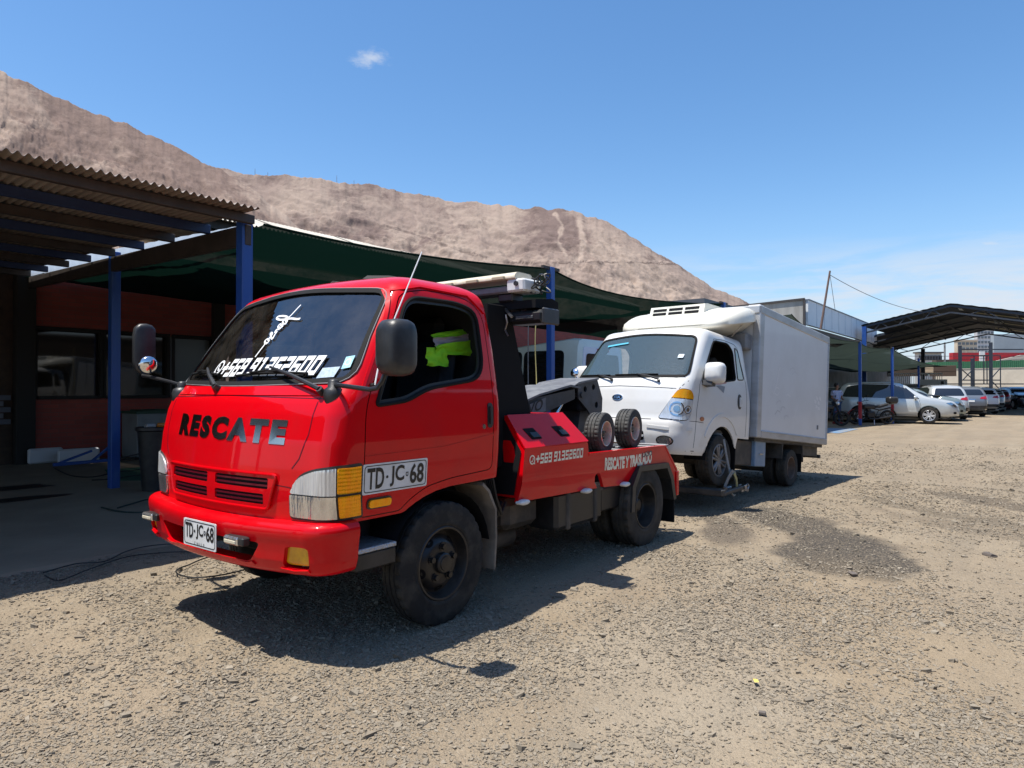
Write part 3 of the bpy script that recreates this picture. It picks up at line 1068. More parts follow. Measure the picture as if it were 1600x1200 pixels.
# wipers
for (px_, pz_, ex, ez, b0, b1) in ((-.17, 1.497, -.52, 1.625, (-.80, 1.60), (-.30, 1.585)), (.80, 1.475, .27, 1.618, (-.06, 1.575), (.60, 1.582))):
    w = MB()
    a0, n0 = LF((px_, pz_)); a1, n1 = LF((ex, ez)); mid, nm = LF(((px_ + ex) / 2, (pz_ + ez) / 2))
    w.cyl(a0, a0 + n0 * .045, .020, 12)
    w.tube([a0 + n0 * .04, mid + nm * .055, a1 + n1 * .03], [.015, .012, .008], 8)
    part('wiper_arm', w, M['black_plastic'], TT)
    bl = MB(); pts = []
    for t in np.linspace(0, 1, 9):
        q = (b0[0] + (b1[0] - b0[0]) * t, b0[1] + (b1[1] - b0[1]) * t + .012 * sin(pi * t)); p, nn = LF(q); pts.append(p + nn * .016)
    bl.tube(pts, .009, 6)
    bl.tube([pts[2] + Vector((.012, 0, .008)), (pts[4] + Vector((.022, 0, .014))), pts[6] + Vector((.012, 0, .008))], .007, 6)
    part('wiper_blade', bl, M['black_rubber'], TT)

# ---- front: RESCATE, seams, grille, lamps
part('front_lettering', letters('RESCATE', -.545, .625, 1.193, 1.333, LF, .003, .07, 0, space=1.32, warp=lambda a, b: (a, b + .012 * (a - .04) * -1)), M['chrome_dark'], TT)
sm = MB()
for s_ in (1, -1):
    bar_on(dense([(s_ * .80, 1.455), (s_ * .79, 1.25), (s_ * .745, 1.115), (s_ * .70, 1.06)], .03, False), LF, .006, .0015, .0, False, sm)
bar_on(dense([(-.86, 1.445), (0, 1.462), (.86, 1.445)], .08, False), LF, .005, .001, .0005, False, sm)
bar_on(dense([(-.70, .955), (-.56, .965)], .1, False), LF, .005, .001, .0005, False, sm)
bar_on(dense([(.55, .965), (.70, .955)], .1, False), LF, .005, .001, .0005, False, sm)
part('panel_gap', sm, M['maroon'], TT)
cw_ = MB().join(patch(rounded([(-.80, 1.462), (.80, 1.462), (.76, 1.515), (-.76, 1.515)], .03), LF, .08, .006, .006))
part('cowl_panel', cw_, M['red'], TT, 30)

GR = rounded([(-.60, 1.02), (-.535, .825), (.535, .825), (.60, 1.02)], .03)
G = part('grille', patch(GR, LF, .07, .014, .016, [rrect(-.535, -.045, .935, .998, .012), rrect(.045, .535, .935, .998, .012), rrect(-.50, -.045, .848, .908, .012), rrect(.045, .50, .848, .908, .012)]), M['red'], TT, 30)
part('grille_recess', patch(GR, LF, .08, .002), M['flat_black'], G)
gs = MB()
for (ya, yb, za, zb) in ((-.53, -.05, .935, .998), (.05, .53, .935, .998), (-.495, -.05, .848, .908), (.05, .495, .848, .908)):
    for t in (.3, .72):
        s_ = MB(); bar_on([(ya + (yb - ya) * k / 5, za + (zb - za) * t) for k in range(6)], LF, .010, .009, .002, False, s_)
        part('grille_slat', s_, M['maroon'], G)
part('grille_rim', tube_on(GR, LF, .008, .012), M['red'], G)

for sg in (1, -1):
    LL = (lambda q, sg=sg: (lambda r: (Vector((r[0].x, r[0].y * sg, r[0].z)), Vector((r[1].x, r[1].y * sg, r[1].z))))(LA(q)))
    a0, am, a1 = .700, .992, 1.150
    LR = lambda q, LL=LL: (lambda r: (r[0] + r[1] * ((.0020 if q[1] > .92 else .0010) * sin(q[0] * 330)), r[1]))(LL(q))
    LX = lambda q, LL=LL: (lambda r: (r[0] + r[1] * (.0016 * sin(q[0] * 420) + .0012 * sin(q[1] * 300)), r[1]))(LL(q))
    clear = rounded([(a0, .795), (am, .792), (am, 1.072), (.86, 1.055), (.745, 1.01)], [.03, .004, .004, .12, .07])
    H = part('headlight', patch(inset(rounded([(a0, .795), (a1, .792), (a1, 1.078), (am, 1.072), (.86, 1.055), (.745, 1.01)], [.03, .01, .02, .02, .12, .07]), -.012), LL, .05, .003, .004), M['black_plastic'], TT)
    up = [q for q in clear]
    part('main_lens', patch(rounded([(a0 + .004, .925), (am, .922), (am, 1.070), (.86, 1.053), (.745, 1.008)], [.02, .004, .004, .12, .07]), LR, .0055, .012, .010), M['lens'], H, 60)
    part('lower_lens', patch(rounded([(a0, .797), (am, .794), (am, .915), (a0 + .003, .918)], [.03, .004, .004, .01]), LR, .0055, .011, .010), M['lens_grey'], H, 60)
    part('turn_lens', patch(rounded([(am + .007, .93), (a1 - .004, .93), (a1 - .004, 1.074), (am + .007, 1.069)], .01), LX, .006, .012, .010), M['amber'], H, 60)
    part('turn_lens', patch(rounded([(am + .012, .797), (a1 - .006, .797), (a1 - .006, .916), (am + .012, .916)], .01), LX, .006, .011, .010), M['amber'], H, 60)
    part('lens_divider', bar_on([(a0 + .01, .9205), (am, .918), (a1 - .01, .922)], LL, .007, .012, .0), M['black_plastic'], H)
    lift = LS if sg > 0 else LSm
    sl = part('side_marker', patch(rrect(.447, .633, .818, .882, .028), lift, .05, .006, .006), M['black_plastic'], TT)
    part('marker_lens', patch(rrect(.458, .622, .828, .873, .02), lift, .05, .017, .012), M['amber'], sl, 30)


# ---- plates
def number_plate(name, x0, x1, y0, y1, lift, parent, country, off, nm='number_plate'):
    w = x1 - x0; h = y1 - y0; sx = 1 if w > 0 else -1
    out = [(x0, y0), (x1, y0), (x1, y1), (x0, y1)]
    P = part(nm, patch(rounded(out, .012), lift, .06, off, off), M['plate'], parent)
    brd = MB(); m = .012
    bar_on(dense(rounded([(x0 + sx * m, y0 + m), (x1 - sx * m, y0 + m), (x1 - sx * m, y1 - m), (x0 + sx * m, y1 - m)], .02), .05), lift, .005, .0006, off + .0004, True, brd)
    lo = y0 + h * (.30 if country else .16); hi = y1 - h * .14
    L = lambda a, b: (x0 + w * a, x0 + w * b)
    for txt, a, b in (('TD', .06, .31), ('JC', .40, .62), ('68', .71, .94)):
        xa, xb = L(a, b); letters(txt, xa, xb, lo, hi, lift, off + .0015, .025, 0, brd)
    mid = (lo + hi) / 2
    xa = x0 + w * .355; patch([(xa + .009 * cos(t), mid + .009 * sin(t)) for t in np.linspace(0, 2 * pi, 13)[:-1]], lift, .01, off + .0015, 0, (), brd)
    xa = x0 + w * .665; patch([(xa - .010, mid + .014), (xa - .010, mid - .006), (xa, mid - .014), (xa + .010, mid - .006), (xa + .010, mid + .014)], lift, .02, off + .0015, 0, [[(xa - .005, mid + .009), (xa - .005, mid - .004), (xa + .005, mid - .004), (xa + .005, mid + .009)]], brd)
    if country:
        xa, xb = L(.34, .66); letters('CHILE', xa, xb, y0 + h * .08, y0 + h * .19, lift, off + .0015, .0, 0, brd, space=1.8)
    part('plate_lettering', brd, M['black_print'], P)
    return P


number_plate('door plate', .672, .165, .905, 1.077, LS, TT, False, .003, 'plate_sticker')

# ---- bumper, swept round the nose
bx = [(y, 1.075 - .13 * (abs(y) / .95) ** 2.2) for y in np.linspace(-.84, .84, 43)]
pl = [Vector((x, y)) for y, x in bx]
xe, ye = pl[-1].x, pl[-1].y
corner = []
for i in range(1, 11):
    a = pi / 2 * i / 10; corner.append(Vector((xe - .155 * (1 - cos(a)) - .02 * i / 10, ye + .160 * sin(a))))
endx = corner[-1].x
tail = [Vector((endx - (endx - .715) * i / 3, 1.0)) for i in range(1, 4)]
path = [Vector((p.x, -p.y)) for p in reversed(corner + tail)] + pl + corner + tail
cum = [0]
for i in range(1, len(path)): cum.append(cum[-1] + (path[i] - path[i - 1]).length)
mid = cum[len(path) // 2]; cum = np.array(cum) - mid
PX = np.array([p.x for p in path]); PY = np.array([p.y for p in path])


def BP(q):
    """bumper skin: q = (arc from centre, girth v 0..1 from the bottom edge to the top inner edge)"""
    a, v = q; a = max(cum[0], min(cum[-1], a)); x = float(np.interp(a, cum, PX)); y = float(np.interp(a, cum, PY))
    x2 = float(np.interp(a + .01, cum, PX)); y2 = float(np.interp(a + .01, cum, PY)); x1 = float(np.interp(a - .01, cum, PX)); y1 = float(np.interp(a - .01, cum, PY))
    t = Vector((x2 - x1, y2 - y1)).normalized(); n = Vector((t.y, -t.x))
    vs = [0, .08, .16, .30, .46, .60, .68, .74, .80, .88, 1.0]
    off = float(np.interp(v, vs, [-.085, -.045, -.022, -.004, .0, .006, .014, .016, .008, -.016, -.085])); z = float(np.interp(v, vs, [.475, .482, .500, .555, .605, .650, .690, .722, .748, .764, .768]))
    z += .012 * min(1, (abs(a) / 1.0) ** 2)
    return Vector((x + n.x * off, y + n.y * off, z))


def BL(q):
    p = BP(q); u = BP((q[0] + .01, q[1])) - BP((q[0] - .01, q[1])); v = BP((q[0], min(1, q[1] + .02))) - BP((q[0], max(0, q[1] - .02)))
    n = u.cross(v).normalized(); return p, n


na = 150; nv = 34
aa = np.linspace(cum[0], cum[-1], na); vv = np.linspace(0, 1, nv)
bV = [(a, v, 0) for a in aa for v in vv]; bF = [(i * nv + j, (i + 1) * nv + j, (i + 1) * nv + j + 1, i * nv + j + 1) for i in range(na - 1) for j in range(nv - 1)]
q2 = lambda q: (Vector((q[0], q[1], 0)), None)
OPEN = rounded([(-.56, .60), (-.47, .24), (.47, .24), (.56, .60)], .06)
FOGS = [rounded([(s_ * .745, .58), (s_ * .72, .22), (s_ * .905, .22), (s_ * .90, .58)], .05) for s_ in (1, -1)]
anyf = lambda P: True
bm_ = MB(); bm_.V = bV; bm_.F = bF
for poly in [OPEN] + FOGS: bm_, _ = cut(bm_.V, bm_.F, (0, 1), anyf, poly, q2)
bm_.V = [tuple(BP((v[0], v[1]))) for v in bm_.V]
# closed ends
for e in (cum[0], cum[-1]):
    bm_.add([BP((e, v)) for v in vv], [tuple(range(nv))])
BUM = part('bumper', bm_, M['red'], TT, 50)
rec = MB()
for poly, dpt in ((OPEN, .10), (FOGS[0], .05), (FOGS[1], .05)):
    L0 = [BL(p)[0] for p in dense(poly, .04)]; L1 = [p + Vector((-dpt, 0, 0)) for p in L0]
    rec.loft([L0, L1], True, False)
part('opening_rim', rec, M['red'], BUM)
bk = MB(); bk.box(.80, .86, -.70, .70, .53, .70, .01)
part('bumper_recess', bk, M['flat_black'], BUM)
bar_on([(-.50, .235), (-.44, .205), (.44, .205), (.50, .235)], BL, .05, .010, .0, False, mb_ := MB())
part('opening_lip', mb_, M['red'], BUM, 30)
for s_, lab in ((1, 'yellow fog lamp clear of the light bar'), (-1, 'yellow fog lamp half hidden by a light bar')):
    c = BL((s_ * .815, .40))[0]
    fp = rounded([(s_ * .75, .56), (s_ * .727, .24), (s_ * .90, .24), (s_ * .895, .56)], .05)
    part('fog_lamp', patch(fp, BL, .03, -.022, .02), M['yellow_lens'], BUM, 30, label=lab)
    part('fog_lip', bar_on([(s_ * .70, .20), (s_ * .80, .175), (s_ * .90, .20)], BL, .045, .010, 0), M['red'], BUM, 30)
number_plate('front plate', -.145, .225, .562, .722, plane_lift((1.105, 0, 0), (0, 1, 0), (0, 0, 1)), BUM, True, .004)
for (yc, rot) in ((-.73, .0), (.385, .0)):
    lb = MB(); x = 1.065 - .12 * (abs(yc) / .95) ** 2.2
    b = part('strobe_bar', lb.box(x + .005, x + .055, yc - .075, yc + .105, .628, .676, .008), M['black_plastic'], BUM)
    part('strobe_lens', MB().box(x + .035, x + .062, yc - .085, yc + .060, .626, .674, .010), M['lens_grey'], b)
    part('strobe_strip', MB().box(x + .058, x + .0645, yc - .07, yc + .045, .636, .654, .002), M['cream'], b)  # plain cream strip on the lens face
wv = MB()
for k in range(3):
    wv.tube([(.99, .25 + .02 * k, .66), (1.03, .27 + .03 * k, .645 - .015 * k), (1.04, .31 + .02 * k, .62 + .01 * k), (1.0, .36, .63)], .004, 5)
part('lamp_wire', wv, M['steel'], BUM)

# ---- mirrors
mr = link('mirror', None, TT)
hd = MB()
rings = []
for (t, sx, sy, sz) in ((0, .055, .105, .125), (.015, .068, .118, .140), (.05, .078, .126, .148), (.10, .078, .126, .148), (.14, .070, .120, .142), (.165, .05, .10, .122), (.175, .03, .07, .09)):
    rings.append([(.665 + t, 1.335 + u, 1.715 + v) for u, v in rrect(-sy * .66, sy * .66, -sz, sz, .06, 4)])
hd.loft(rings)
mo = part('mirror_head', hd, M['black_plastic'], mr, 40)
part('mirror_glass', MB().add([(.664, 1.335 + u, 1.715 + v) for u, v in rrect(-.062, .062, -.12, .12, .04, 4)], [tuple(range(20))]), M['chrome'], mr)
arm = MB().tube([(.775, .86, 1.525), (.80, .95, 1.520), (.80, 1.19, 1.498), (.79, 1.235, 1.505), (.775, 1.255, 1.54), (.76, 1.265, 1.585)], .013, 8)
part('mirror_arm', arm, M['black_metal'], mr)
pod = MB(); pod.lathe([(.001, 1.385), (.025, 1.39), (.05, 1.42), (.058, 1.47), (.052, 1.50), (.034, 1.512), (.030, 1.545), (.018, 1.555), (.001, 1.556)], 20, Matrix.Translation((.775, .86, 0)))
part('mirror_pod', pod, M['black_plastic'], mr, 50)
mr2 = link('mirror', None, TT); mr2['label'] = 'passenger side mirror with a round chrome spotter below'
hd = MB(); rings = []
for (t, sx, sy, sz) in ((0, .05, .09, .165), (.02, .06, .105, .185), (.06, .07, .115, .195), (.11, .07, .11, .19), (.14, .05, .09, .165), (.152, .03, .06, .12)):
    rings.append([(.68 + t, -1.475 + u, 1.81 + v) for u, v in rrect(-sy * .33, sy * .33, -sz, sz, .04, 4)])
hd.loft(rings); part('mirror_head', hd, M['black_plastic'], mr2, 40)
part('mirror_glass', MB().add([(.679, -1.475 + u, 1.81 + v) for u, v in rrect(-.026, .026, -.16, .16, .02, 4)], [tuple(range(20))]), M['chrome'], mr2)
part('mirror_arm', MB().tube([(.765, -.86, 1.525), (.79, -.97, 1.55), (.79, -1.32, 1.595), (.785, -1.42, 1.60), (.77, -1.46, 1.63)], .013, 8), M['black_metal'], mr2)
pod = MB(); pod.lathe([(.001, 1.36), (.03, 1.37), (.062, 1.41), (.068, 1.47), (.058, 1.50), (.034, 1.512), (.030, 1.545), (.018, 1.555), (.001, 1.556)], 20, Matrix.Translation((.765, -.86, 0)))
part('mirror_pod', pod, M['black_plastic'], mr2, 50)
cvx = MB(); Mx = Matrix.Translation((.83, -1.23, 1.675)) @ Matrix.Rotation(radians(82), 4, 'Z') @ Matrix.Rotation(radians(108), 4, 'Y') @ Matrix.Scale(.98, 4)
cvx.lathe([(.001, .028), (.03, .024), (.058, .010), (.070, -.010), (.066, -.022), (.001, -.03)], 28, Mx)
part('spotter_mirror', cvx, M['chrome'], mr2, 60)

# ---- cab inside
part('cab_floor', MB().box(-.52, .72, -.90, .90, .93, .96).box(.30, .80, -.86, .86, .96, 1.42, .05), M['interior'], TT)
part('dashboard', MB().loft([[(.42, y, 1.30), (.46, y, 1.50), (.60, y, 1.535), (.74, y, 1.50), (.74, y, 1.28)] for y in (-.85, .85)]), M['interior'], TT)
sw = MB(); Ms = Matrix.Translation((.33, .45, 1.56)) @ Matrix.Rotation(radians(-38), 4, 'Y')
sw.tube([Ms @ Vector((.2 * cos(a), .2 * sin(a), 0)) for a in np.linspace(0, 2 * pi, 33)[:-1]], .014, 8, closed=True)
for a in (0.5, pi - .5, -pi / 2): sw.tube([Ms @ Vector((.19 * cos(a), .19 * sin(a), 0)), Ms @ Vector((0, 0, -.04))], .012, 6)
sw.tube([Ms @ Vector((0, 0, -.02)), Ms @ Vector((0, 0, -.34))], .03, 8)
part('steering_wheel', sw, M['black_plastic'], TT)
for y0, y1, lab in ((.18, .72, None), (-.75, .10, None)):
    st = MB(); st.box(-.36, .16, y0, y1, 1.12, 1.29, .06)
    seat_o = part('seat', st, M['seat'], TT)
    sb = MB(); Mb = Matrix.Translation((-.30, 0, 1.25)) @ Matrix.Rotation(radians(-9), 4, 'Y')
    sb.box(-.07, .07, y0, y1, .0, .60, .06, 0, Mb); sb.box(-.06, .05, (y0 + y1) / 2 - .13, (y0 + y1) / 2 + .13, .60, .78, .05, 0, Mb)
    part('seat_back', sb, M['seat'], seat_o)


# ---- chassis, step, wheels
ch = MB()
for s_ in (1, -1): ch.box(-3.42, .9, s_ * .30, s_ * .38, .50, .70, .006)
for x in (-3.3, -2.3, -1.4, -.6, .4): ch.box(x - .05, x + .05, -.30, .30, .52, .68, .01)
ch.box(-.08, .08, -.70, .70, .30, .40, .02).box(-2.86, -2.74, -.62, .62, .28, .44, .03)
ch.lathe([(.001, -.16), (.10, -.15), (.16, 0), (.10, .15), (.001, .16)], 16, Matrix.Translation((-2.8, 0, .36)) @ Matrix.Rotation(pi / 2, 4, 'Y'))
ch.tube([(-2.7, .0, .38), (-1.2, .0, .52), (-.6, 0, .56)], .045, 10)
ch.box(-.6, .75, -.36, .36, .50, .84, .08)
part('chassis', ch, M['chassis'], TT)
for s_ in (1, -1):
    lin = MB(); arc = [(.46 * cos(a) * 1.0 - .02, .39 + .46 * sin(a)) for a in np.linspace(.15, pi - .15, 15)]
    lin.loft([[(x, s_ * .62, z) for x, z in arc], [(x, s_ * .955, z) for x, z in arc]], False, False)
    lin.add([(x, s_ * .62, z) for x, z in arc], [tuple(range(len(arc)))])
    part('wheel_arch', lin, M['flat_black'], TT)
    stp = MB().box(.40, .70, s_ * .70, s_ * .965, .475, .575, .01).box(.36, .715, s_ * .60, s_ * .70, .58, .80, .02)
    sp_ = part('step_box', stp, M['black_plastic'], TT)
    part('step_tread', MB().box(.405, .695, s_ * .70, s_ * .972, .577, .604, .004), M['checker'], sp_)
    fl = MB().prism([(-.40, .86), (-.47, .80), (-.545, .66), (-.55, .46), (-.53, .24), (-.515, .24), (-.53, .46), (-.525, .66), (-.45, .79), (-.39, .84)], s_ * .66, s_ * .965)
    part('mud_flap', fl, M['flap'], TT)
    make_wheel(TT, (-.02, s_ * .872, .385), .392, .178, .226, M['tyre'], M['rim_black'], 'steel_front', s_, .35, steer=0)
    for yy in (.895, .655):
        make_wheel(TT, (-2.81, s_ * yy, .375), .388, .20, .208, M['tyre_old'], M['rim_black'], 'steel_deep', s_, .2 + yy)

# ---- fuel tank and under-body boxes
tk = MB(); tk.box(-2.08, -1.35, .62, .93, .36, .665, .03)
T_ = part('fuel_tank', tk, M['black_metal'], TT)
for x_ in (-1.55, -1.98): part('tank_band', MB().box(x_, x_ + .055, .61, .942, .348, .675, .012), M['chassis'], T_)
part('air_tank', MB().box(-1.30, -.86, .45, .80, .42, .66, .05).cyl((-1.2, .55, .32), (-.8, .55, .32), .09, 14), M['chassis'], TT)
hs_ = MB()
for k in range(5):
    hs_.tube([(-.60 - .03 * k, .86 - .05 * k, .95), (-.62 - .03 * k, .90 - .04 * k, .72), (-.68 - .02 * k, .90 - .04 * k, .60 - .02 * k), (-.80, .84 - .04 * k, .66)], .011, 6)
part('air_hose', hs_, M['hose'], TT)
part('exhaust_stack', MB().cyl((-.72, .62, .55), (-.72, .62, 1.2), .05, 14).box(-.80, -.63, .3, .72, .66, 1.15, .02), M['chassis'], TT)

# ---- wrecker body
for s_ in (1, -1):
    outline = [(-.795, .672), (-.85, 1.065), (-1.742, 1.048), (-1.752, .952), (-3.25, .922), (-3.535, .655), (-3.535, .385), (-3.475, .385), (-3.40, .60), (-3.285, .742), (-2.63, .764), (-2.50, .612)]
    slot = rounded([(-1.90, .60), (-1.865, .70), (-1.89, .765), (-1.95, .775), (-1.985, .72), (-2.05, .60)], .03)
    def pl_side(q, s_=s_):
        x, z = q; y = .985 - max(0, (.80 - z)) * .20 if z < .80 and x > -2.66 else .985
        return Vector((x, s_ * y, z)), Vector((0, s_, 0))
    pol = []
    # the slot bites into the lower edge
    o2 = [(-.795, .672), (-.85, 1.065), (-1.742, 1.048), (-1.752, .952), (-3.25, .922), (-3.535, .655), (-3.535, .385), (-3.475, .385), (-3.40, .60), (-3.285, .742), (-2.63, .764), (-2.50, .612),
          (-2.06, .6375), (-1.985, .735), (-1.945, .775), (-1.90, .78), (-1.872, .75), (-1.885, .70), (-1.945, .643)]
    B_ = part('bed_side', patch(o2, pl_side, .06, 0, .03), M['red'], TT, 20)
    part('bed_ledge', bar_on(dense([(-1.755, .950), (-3.25, .920), (-3.53, .655)], .3, False), lambda q, s_=s_: (Vector((q[0], s_ * .94, q[1])), Vector((0, s_, 0))), .02, .05, 0), M['red'], B_, 20)
    part('bed_inner_wall', MB().box(-3.5, -1.74, s_ * .60, s_ * .62, .70, .93, .004), M['black_metal'], B_)
    if s_ > 0:
        part('bed_badge', phone_badge(-.94, .972, .036, pl_side, .003, MB()), M['cream_print'], B_)
        wl = lambda a, b: (a, b)
        for dg_ in number_pair(.985, 1.665, .935, 1.012, lambda q: pl_side((-q[0], q[1])), .003, .18): part('bed_number', dg_, M['cream_print'], B_)
        def wv_(q):
            return pl_side((-q[0], q[1] - .018 * sin((q[0] - 2.0) * 2.6)))
        w1 = letters('RESCATE Y TRASLADO', 2.02, 2.94, .790, .903, wv_, .003, .055, .06)
        part('bed_lettering', w1, M['cream_print'], B_)
        w2 = letters('LADO', 2.735, 2.945, .862, .912, wv_, .0036, .035, .06)
        part('patched_lettering', w2, M['grey_print'], B_)
    for (x, z) in ((-.845, .668), (-1.74, .645), (-2.42, .625)):
        m_ = MB(); Mz = Matrix.Translation((x, s_ * .958, z)) @ Matrix.Scale(s_, 4, (0, 1, 0))
        m_.loft([[Mz @ Vector((.062 * cos(a) * k, .02 + t, .021 * sin(a) * k)) for a in np.linspace(0, 2 * pi, 17)[:-1]] for t, k in ((-.03, 1), (.012, 1), (.022, .8), (.026, .4))])
        part('marker_lamp', m_, M['plate'], B_, 50)
    # tool box with sloping lid
    cs = [(.975, .70), (.980, 1.058), (.815, 1.298), (.40, 1.298), (.40, .70)]
    rs = []
    for xf_, xr_, y, z in ((-.80, -1.73, .955, .70), (-.852, -1.735, .982, 1.060), (-.852, -1.585, .815, 1.300), (-.852, -1.585, .40, 1.300), (-.80, -1.73, .40, .70)):
        rs.append((xf_, xr_, y * s_, z))
    tb = MB().loft([[(r[0] - .004, r[2], r[3]) for r in rs], [(r[1], r[2], r[3]) for r in rs]])
    TBX = part('tool_box', tb, M['red'], TT, 10)
    part('box_front', MB().add([(rs[i][0] + .012, rs[i][1 + 1] * (1 if i in (3, 4) else .975), rs[i][3] - (.02 if i in (1, 2, 3) else -.02)) for i in range(5)], [(0, 1, 2, 3, 4)]), M['flat_black'], TBX)
    lidP = lambda q, s_=s_: (Vector((q[0], s_ * (.984 - .168 * q[1]), 1.062 + .240 * q[1])), Vector((0, s_ * .82, .57)))
    lid = [(-.845, -.01), (-1.742, -.01), (-1.60, 1.0), (-.845, 1.0)]
    part('box_lid', patch(rounded(lid, .01), lidP, .08, .008, .012), M['red'], TBX, 20)
    for xc, sl_ in ((-1.045, -.05), (-1.44, -.06)):
        lp = [(xc + .06, .22), (xc - .075, .22), (xc - .075 - sl_, .56), (xc + .06 - sl_, .56)]
        l_ = part('latch', patch(rounded(lp, .02), lidP, .05, .011, .004), M['flat_black'], TBX)
        part('latch_paddle', patch(inset(rounded([(xc + .045, .26), (xc - .06, .26), (xc - .06 - sl_ * .4, .42), (xc + .045 - sl_ * .4, .42)], .015), .004), lidP, .05, .019, .008), M['black_metal'], l_)
    # fender, rear flap
    fn = MB(); arc = [(-2.475, .36), (-2.50, .60), (-2.645, .775), (-3.275, .753), (-3.395, .60), (-3.465, .36)]; arc2 = [(-2.535, .36), (-2.56, .58), (-2.675, .72), (-3.245, .70), (-3.335, .58), (-3.40, .36)]
    fn.loft([[(x, s_ * .56, z) for x, z in arc], [(x, s_ * 1.012, z) for x, z in arc], [(x, s_ * 1.012, z) for x, z in arc2], [(x, s_ * .56, z) for x, z in arc2]], False, False)
    part('fender', fn, M['black_plastic'], TT, 20)
    part('wheel_guard', MB().box(-2.47, -2.10, s_ * .64, s_ * .90, .40, .62, .02), M['black_metal'], TT)
    part('mud_flap', MB().box(-3.445, -3.425, s_ * .56, s_ * 1.0, .12, .55, .004), M['black_rubber'], TT)
    part('tail_flange', MB().box(-3.56, -3.50, s_ * .93, s_ * .998, .39, .64, .005), M['red'], TT)
    tl = part('tail_lamp', MB().box(-3.565, -3.545, s_ * .70, s_ * .90, .55, .64, .008), M['red_lens'], TT)
dk = MB().box(-3.5, -.82, -.60, .60, .84, .90, .01).box(-1.74, -.86, -.42, .42, .9, 1.0, .02)
part('bed_deck', dk, M['black_metal'], TT)
for k in range(7):
    part('deck_rib', MB().box(-3.45 + .26 * k, -3.38 + .26 * k, .62, .935, .905, .925, .006), M['grey_metal'], TT)

# head-board pylons, cross plate, light bar, work lamps
for s_ in (1, -1):
    pp_ = [(-.66, .92), (-1.27, .92), (-1.195, 1.31), (-.925, 2.13), (-.66, 2.13)]
    part('pylon', MB().prism(pp_, s_ * .79, s_ * .60, 'y', 0, .006), M['flat_black'], TT, 20)
part('headboard', MB().box(-.72, -.68, -.6, .6, .95, 1.85, .004), M['flat_black'], TT)
HB = part('cross_plate', MB().loft([[(-.88, y, 2.10), (-.88, y, 2.16), (-1.10, y, 2.185), (-1.18, y, 2.165), (-1.18, y, 2.10), (-1.12, y, 2.06), (-1.0, y, 2.10)] for y in (-1.06, 1.06)]), M['flat_black'], TT, 20)
part('plate_gusset', MB().box(-.88, -.62, -.64, .64, 2.09, 2.15, .006), M['flat_black'], HB)
lbar = link('light_bar', None, TT)
for y_ in (-.80, .72): part('bar_foot', MB().box(-1.0, -.86, y_, y_ + .14, 2.16, 2.22, .01), M['black_metal'], lbar)
part('bar_tray', MB().box(-1.02, -.84, -.90, .86, 2.222, 2.275, .012), M['grey_metal'], lbar)
part('bar_end', MB().box(-1.04, -.82, .83, 1.0, 2.222, 2.318, .014), M['plate'], lbar)
part('bar_hood', MB().loft([[(x, y, z) for x, z in rounded([(-1.05, 2.318), (-.80, 2.318), (-.83, 2.372), (-1.02, 2.372)], .03)] for y in (-.96, -.95, .90, .92)]), M['cream'], lbar, 40)
for k in range(7):
    y = -.85 + .26 * k; part('bar_lens', MB().box(-.826, -.792, y, y + .12, 2.316, 2.345, .006), M['cream_dark'], lbar)
part('bar_bolt', MB().cyl((-.82, .93, 2.28), (-.806, .93, 2.28), .018, 12), M['black_metal'], lbar)
for s_ in (1, -1):
    wl = link('work_lamp', None, TT)
    part('lamp_body', MB().box(-1.06, -.88, s_ * .80, s_ * 1.12, 1.985, 2.085, .025), M['black_metal'], wl)
    part('lamp_bezel', MB().box(-1.075, -.865, s_ * 1.12, s_ * 1.145, 1.975, 2.095, .010), M['boom'], wl)
    part('lamp_rib', MB().box(-.883, -.872, s_ * .88, s_ * 1.04, 2.02, 2.045, .004), M['boom'], wl)
    part('lamp_bracket', MB().beam((-.97, s_ * .9, 2.06), (-.97, s_ * .9, 2.12), .05).beam((-.87, s_ * .78, 2.11), (-.86, s_ * .86, 2.04), .018), M['steel'], wl)
    br = MB()
    random.seed(4)
    p = Vector((-.9, s_ * .90, 2.24))
    for k in range(9):
        c = Vector((-.95 + random.uniform(-.06, .06), s_ * (1.06 + random.uniform(-.07, .07)), 2.27 + random.uniform(-.04, .05))); pts = []
        for a in np.linspace(0, 5, 9): pts.append(c + Vector((.03 * cos(a + k), s_ * .05 * sin(a * 1.2), .04 * sin(a + k))))
        br.tube(pts, .006, 5)
    part('cable_tangle', br, M['black_metal'], TT)
part('loose_wire', MB().tube([(-.86, .80, 2.06), (-.85, .82, 2.0), (-.86, .79, 1.95), (-.86, .82, 1.90)], .007, 5), M['steel'], TT)

# boom, lying folded down the middle
bo = link('boom', None, TT)
b1 = MB().loft([[(x, -.24, z0), (x, .24, z0), (x, .24, z1), (x, -.24, z1)] for x, z0, z1 in ((-1.10, 1.05, 1.20), (-1.55, 1.12, 1.30), (-2.05, 1.24, 1.42), (-2.72, 1.40, 1.50))])
part('boom_arm', b1, M['boom'], bo, 10)
part('boom_plate', MB().loft([[(x, -.27, z), (x, .27, z), (x, .27, z + .02), (x, -.27, z + .02)] for x, z in ((-1.10, 1.215), (-1.60, 1.32), (-2.05, 1.435), (-2.60, 1.525), (-2.78, 1.505))]), M['boom_top'], bo, 10)
sidepl = plane_lift((0, .246, 0), (-1, 0, 0), (0, 0, 1))
part('boom_name_board', patch([(1.62, 1.14), (2.18, 1.29), (2.18, 1.42), (1.62, 1.29)], plane_lift((0, .252, 0), (-1, 0, 0), (0, 0, 1)), .2, 0), M['grey_metal'], bo)
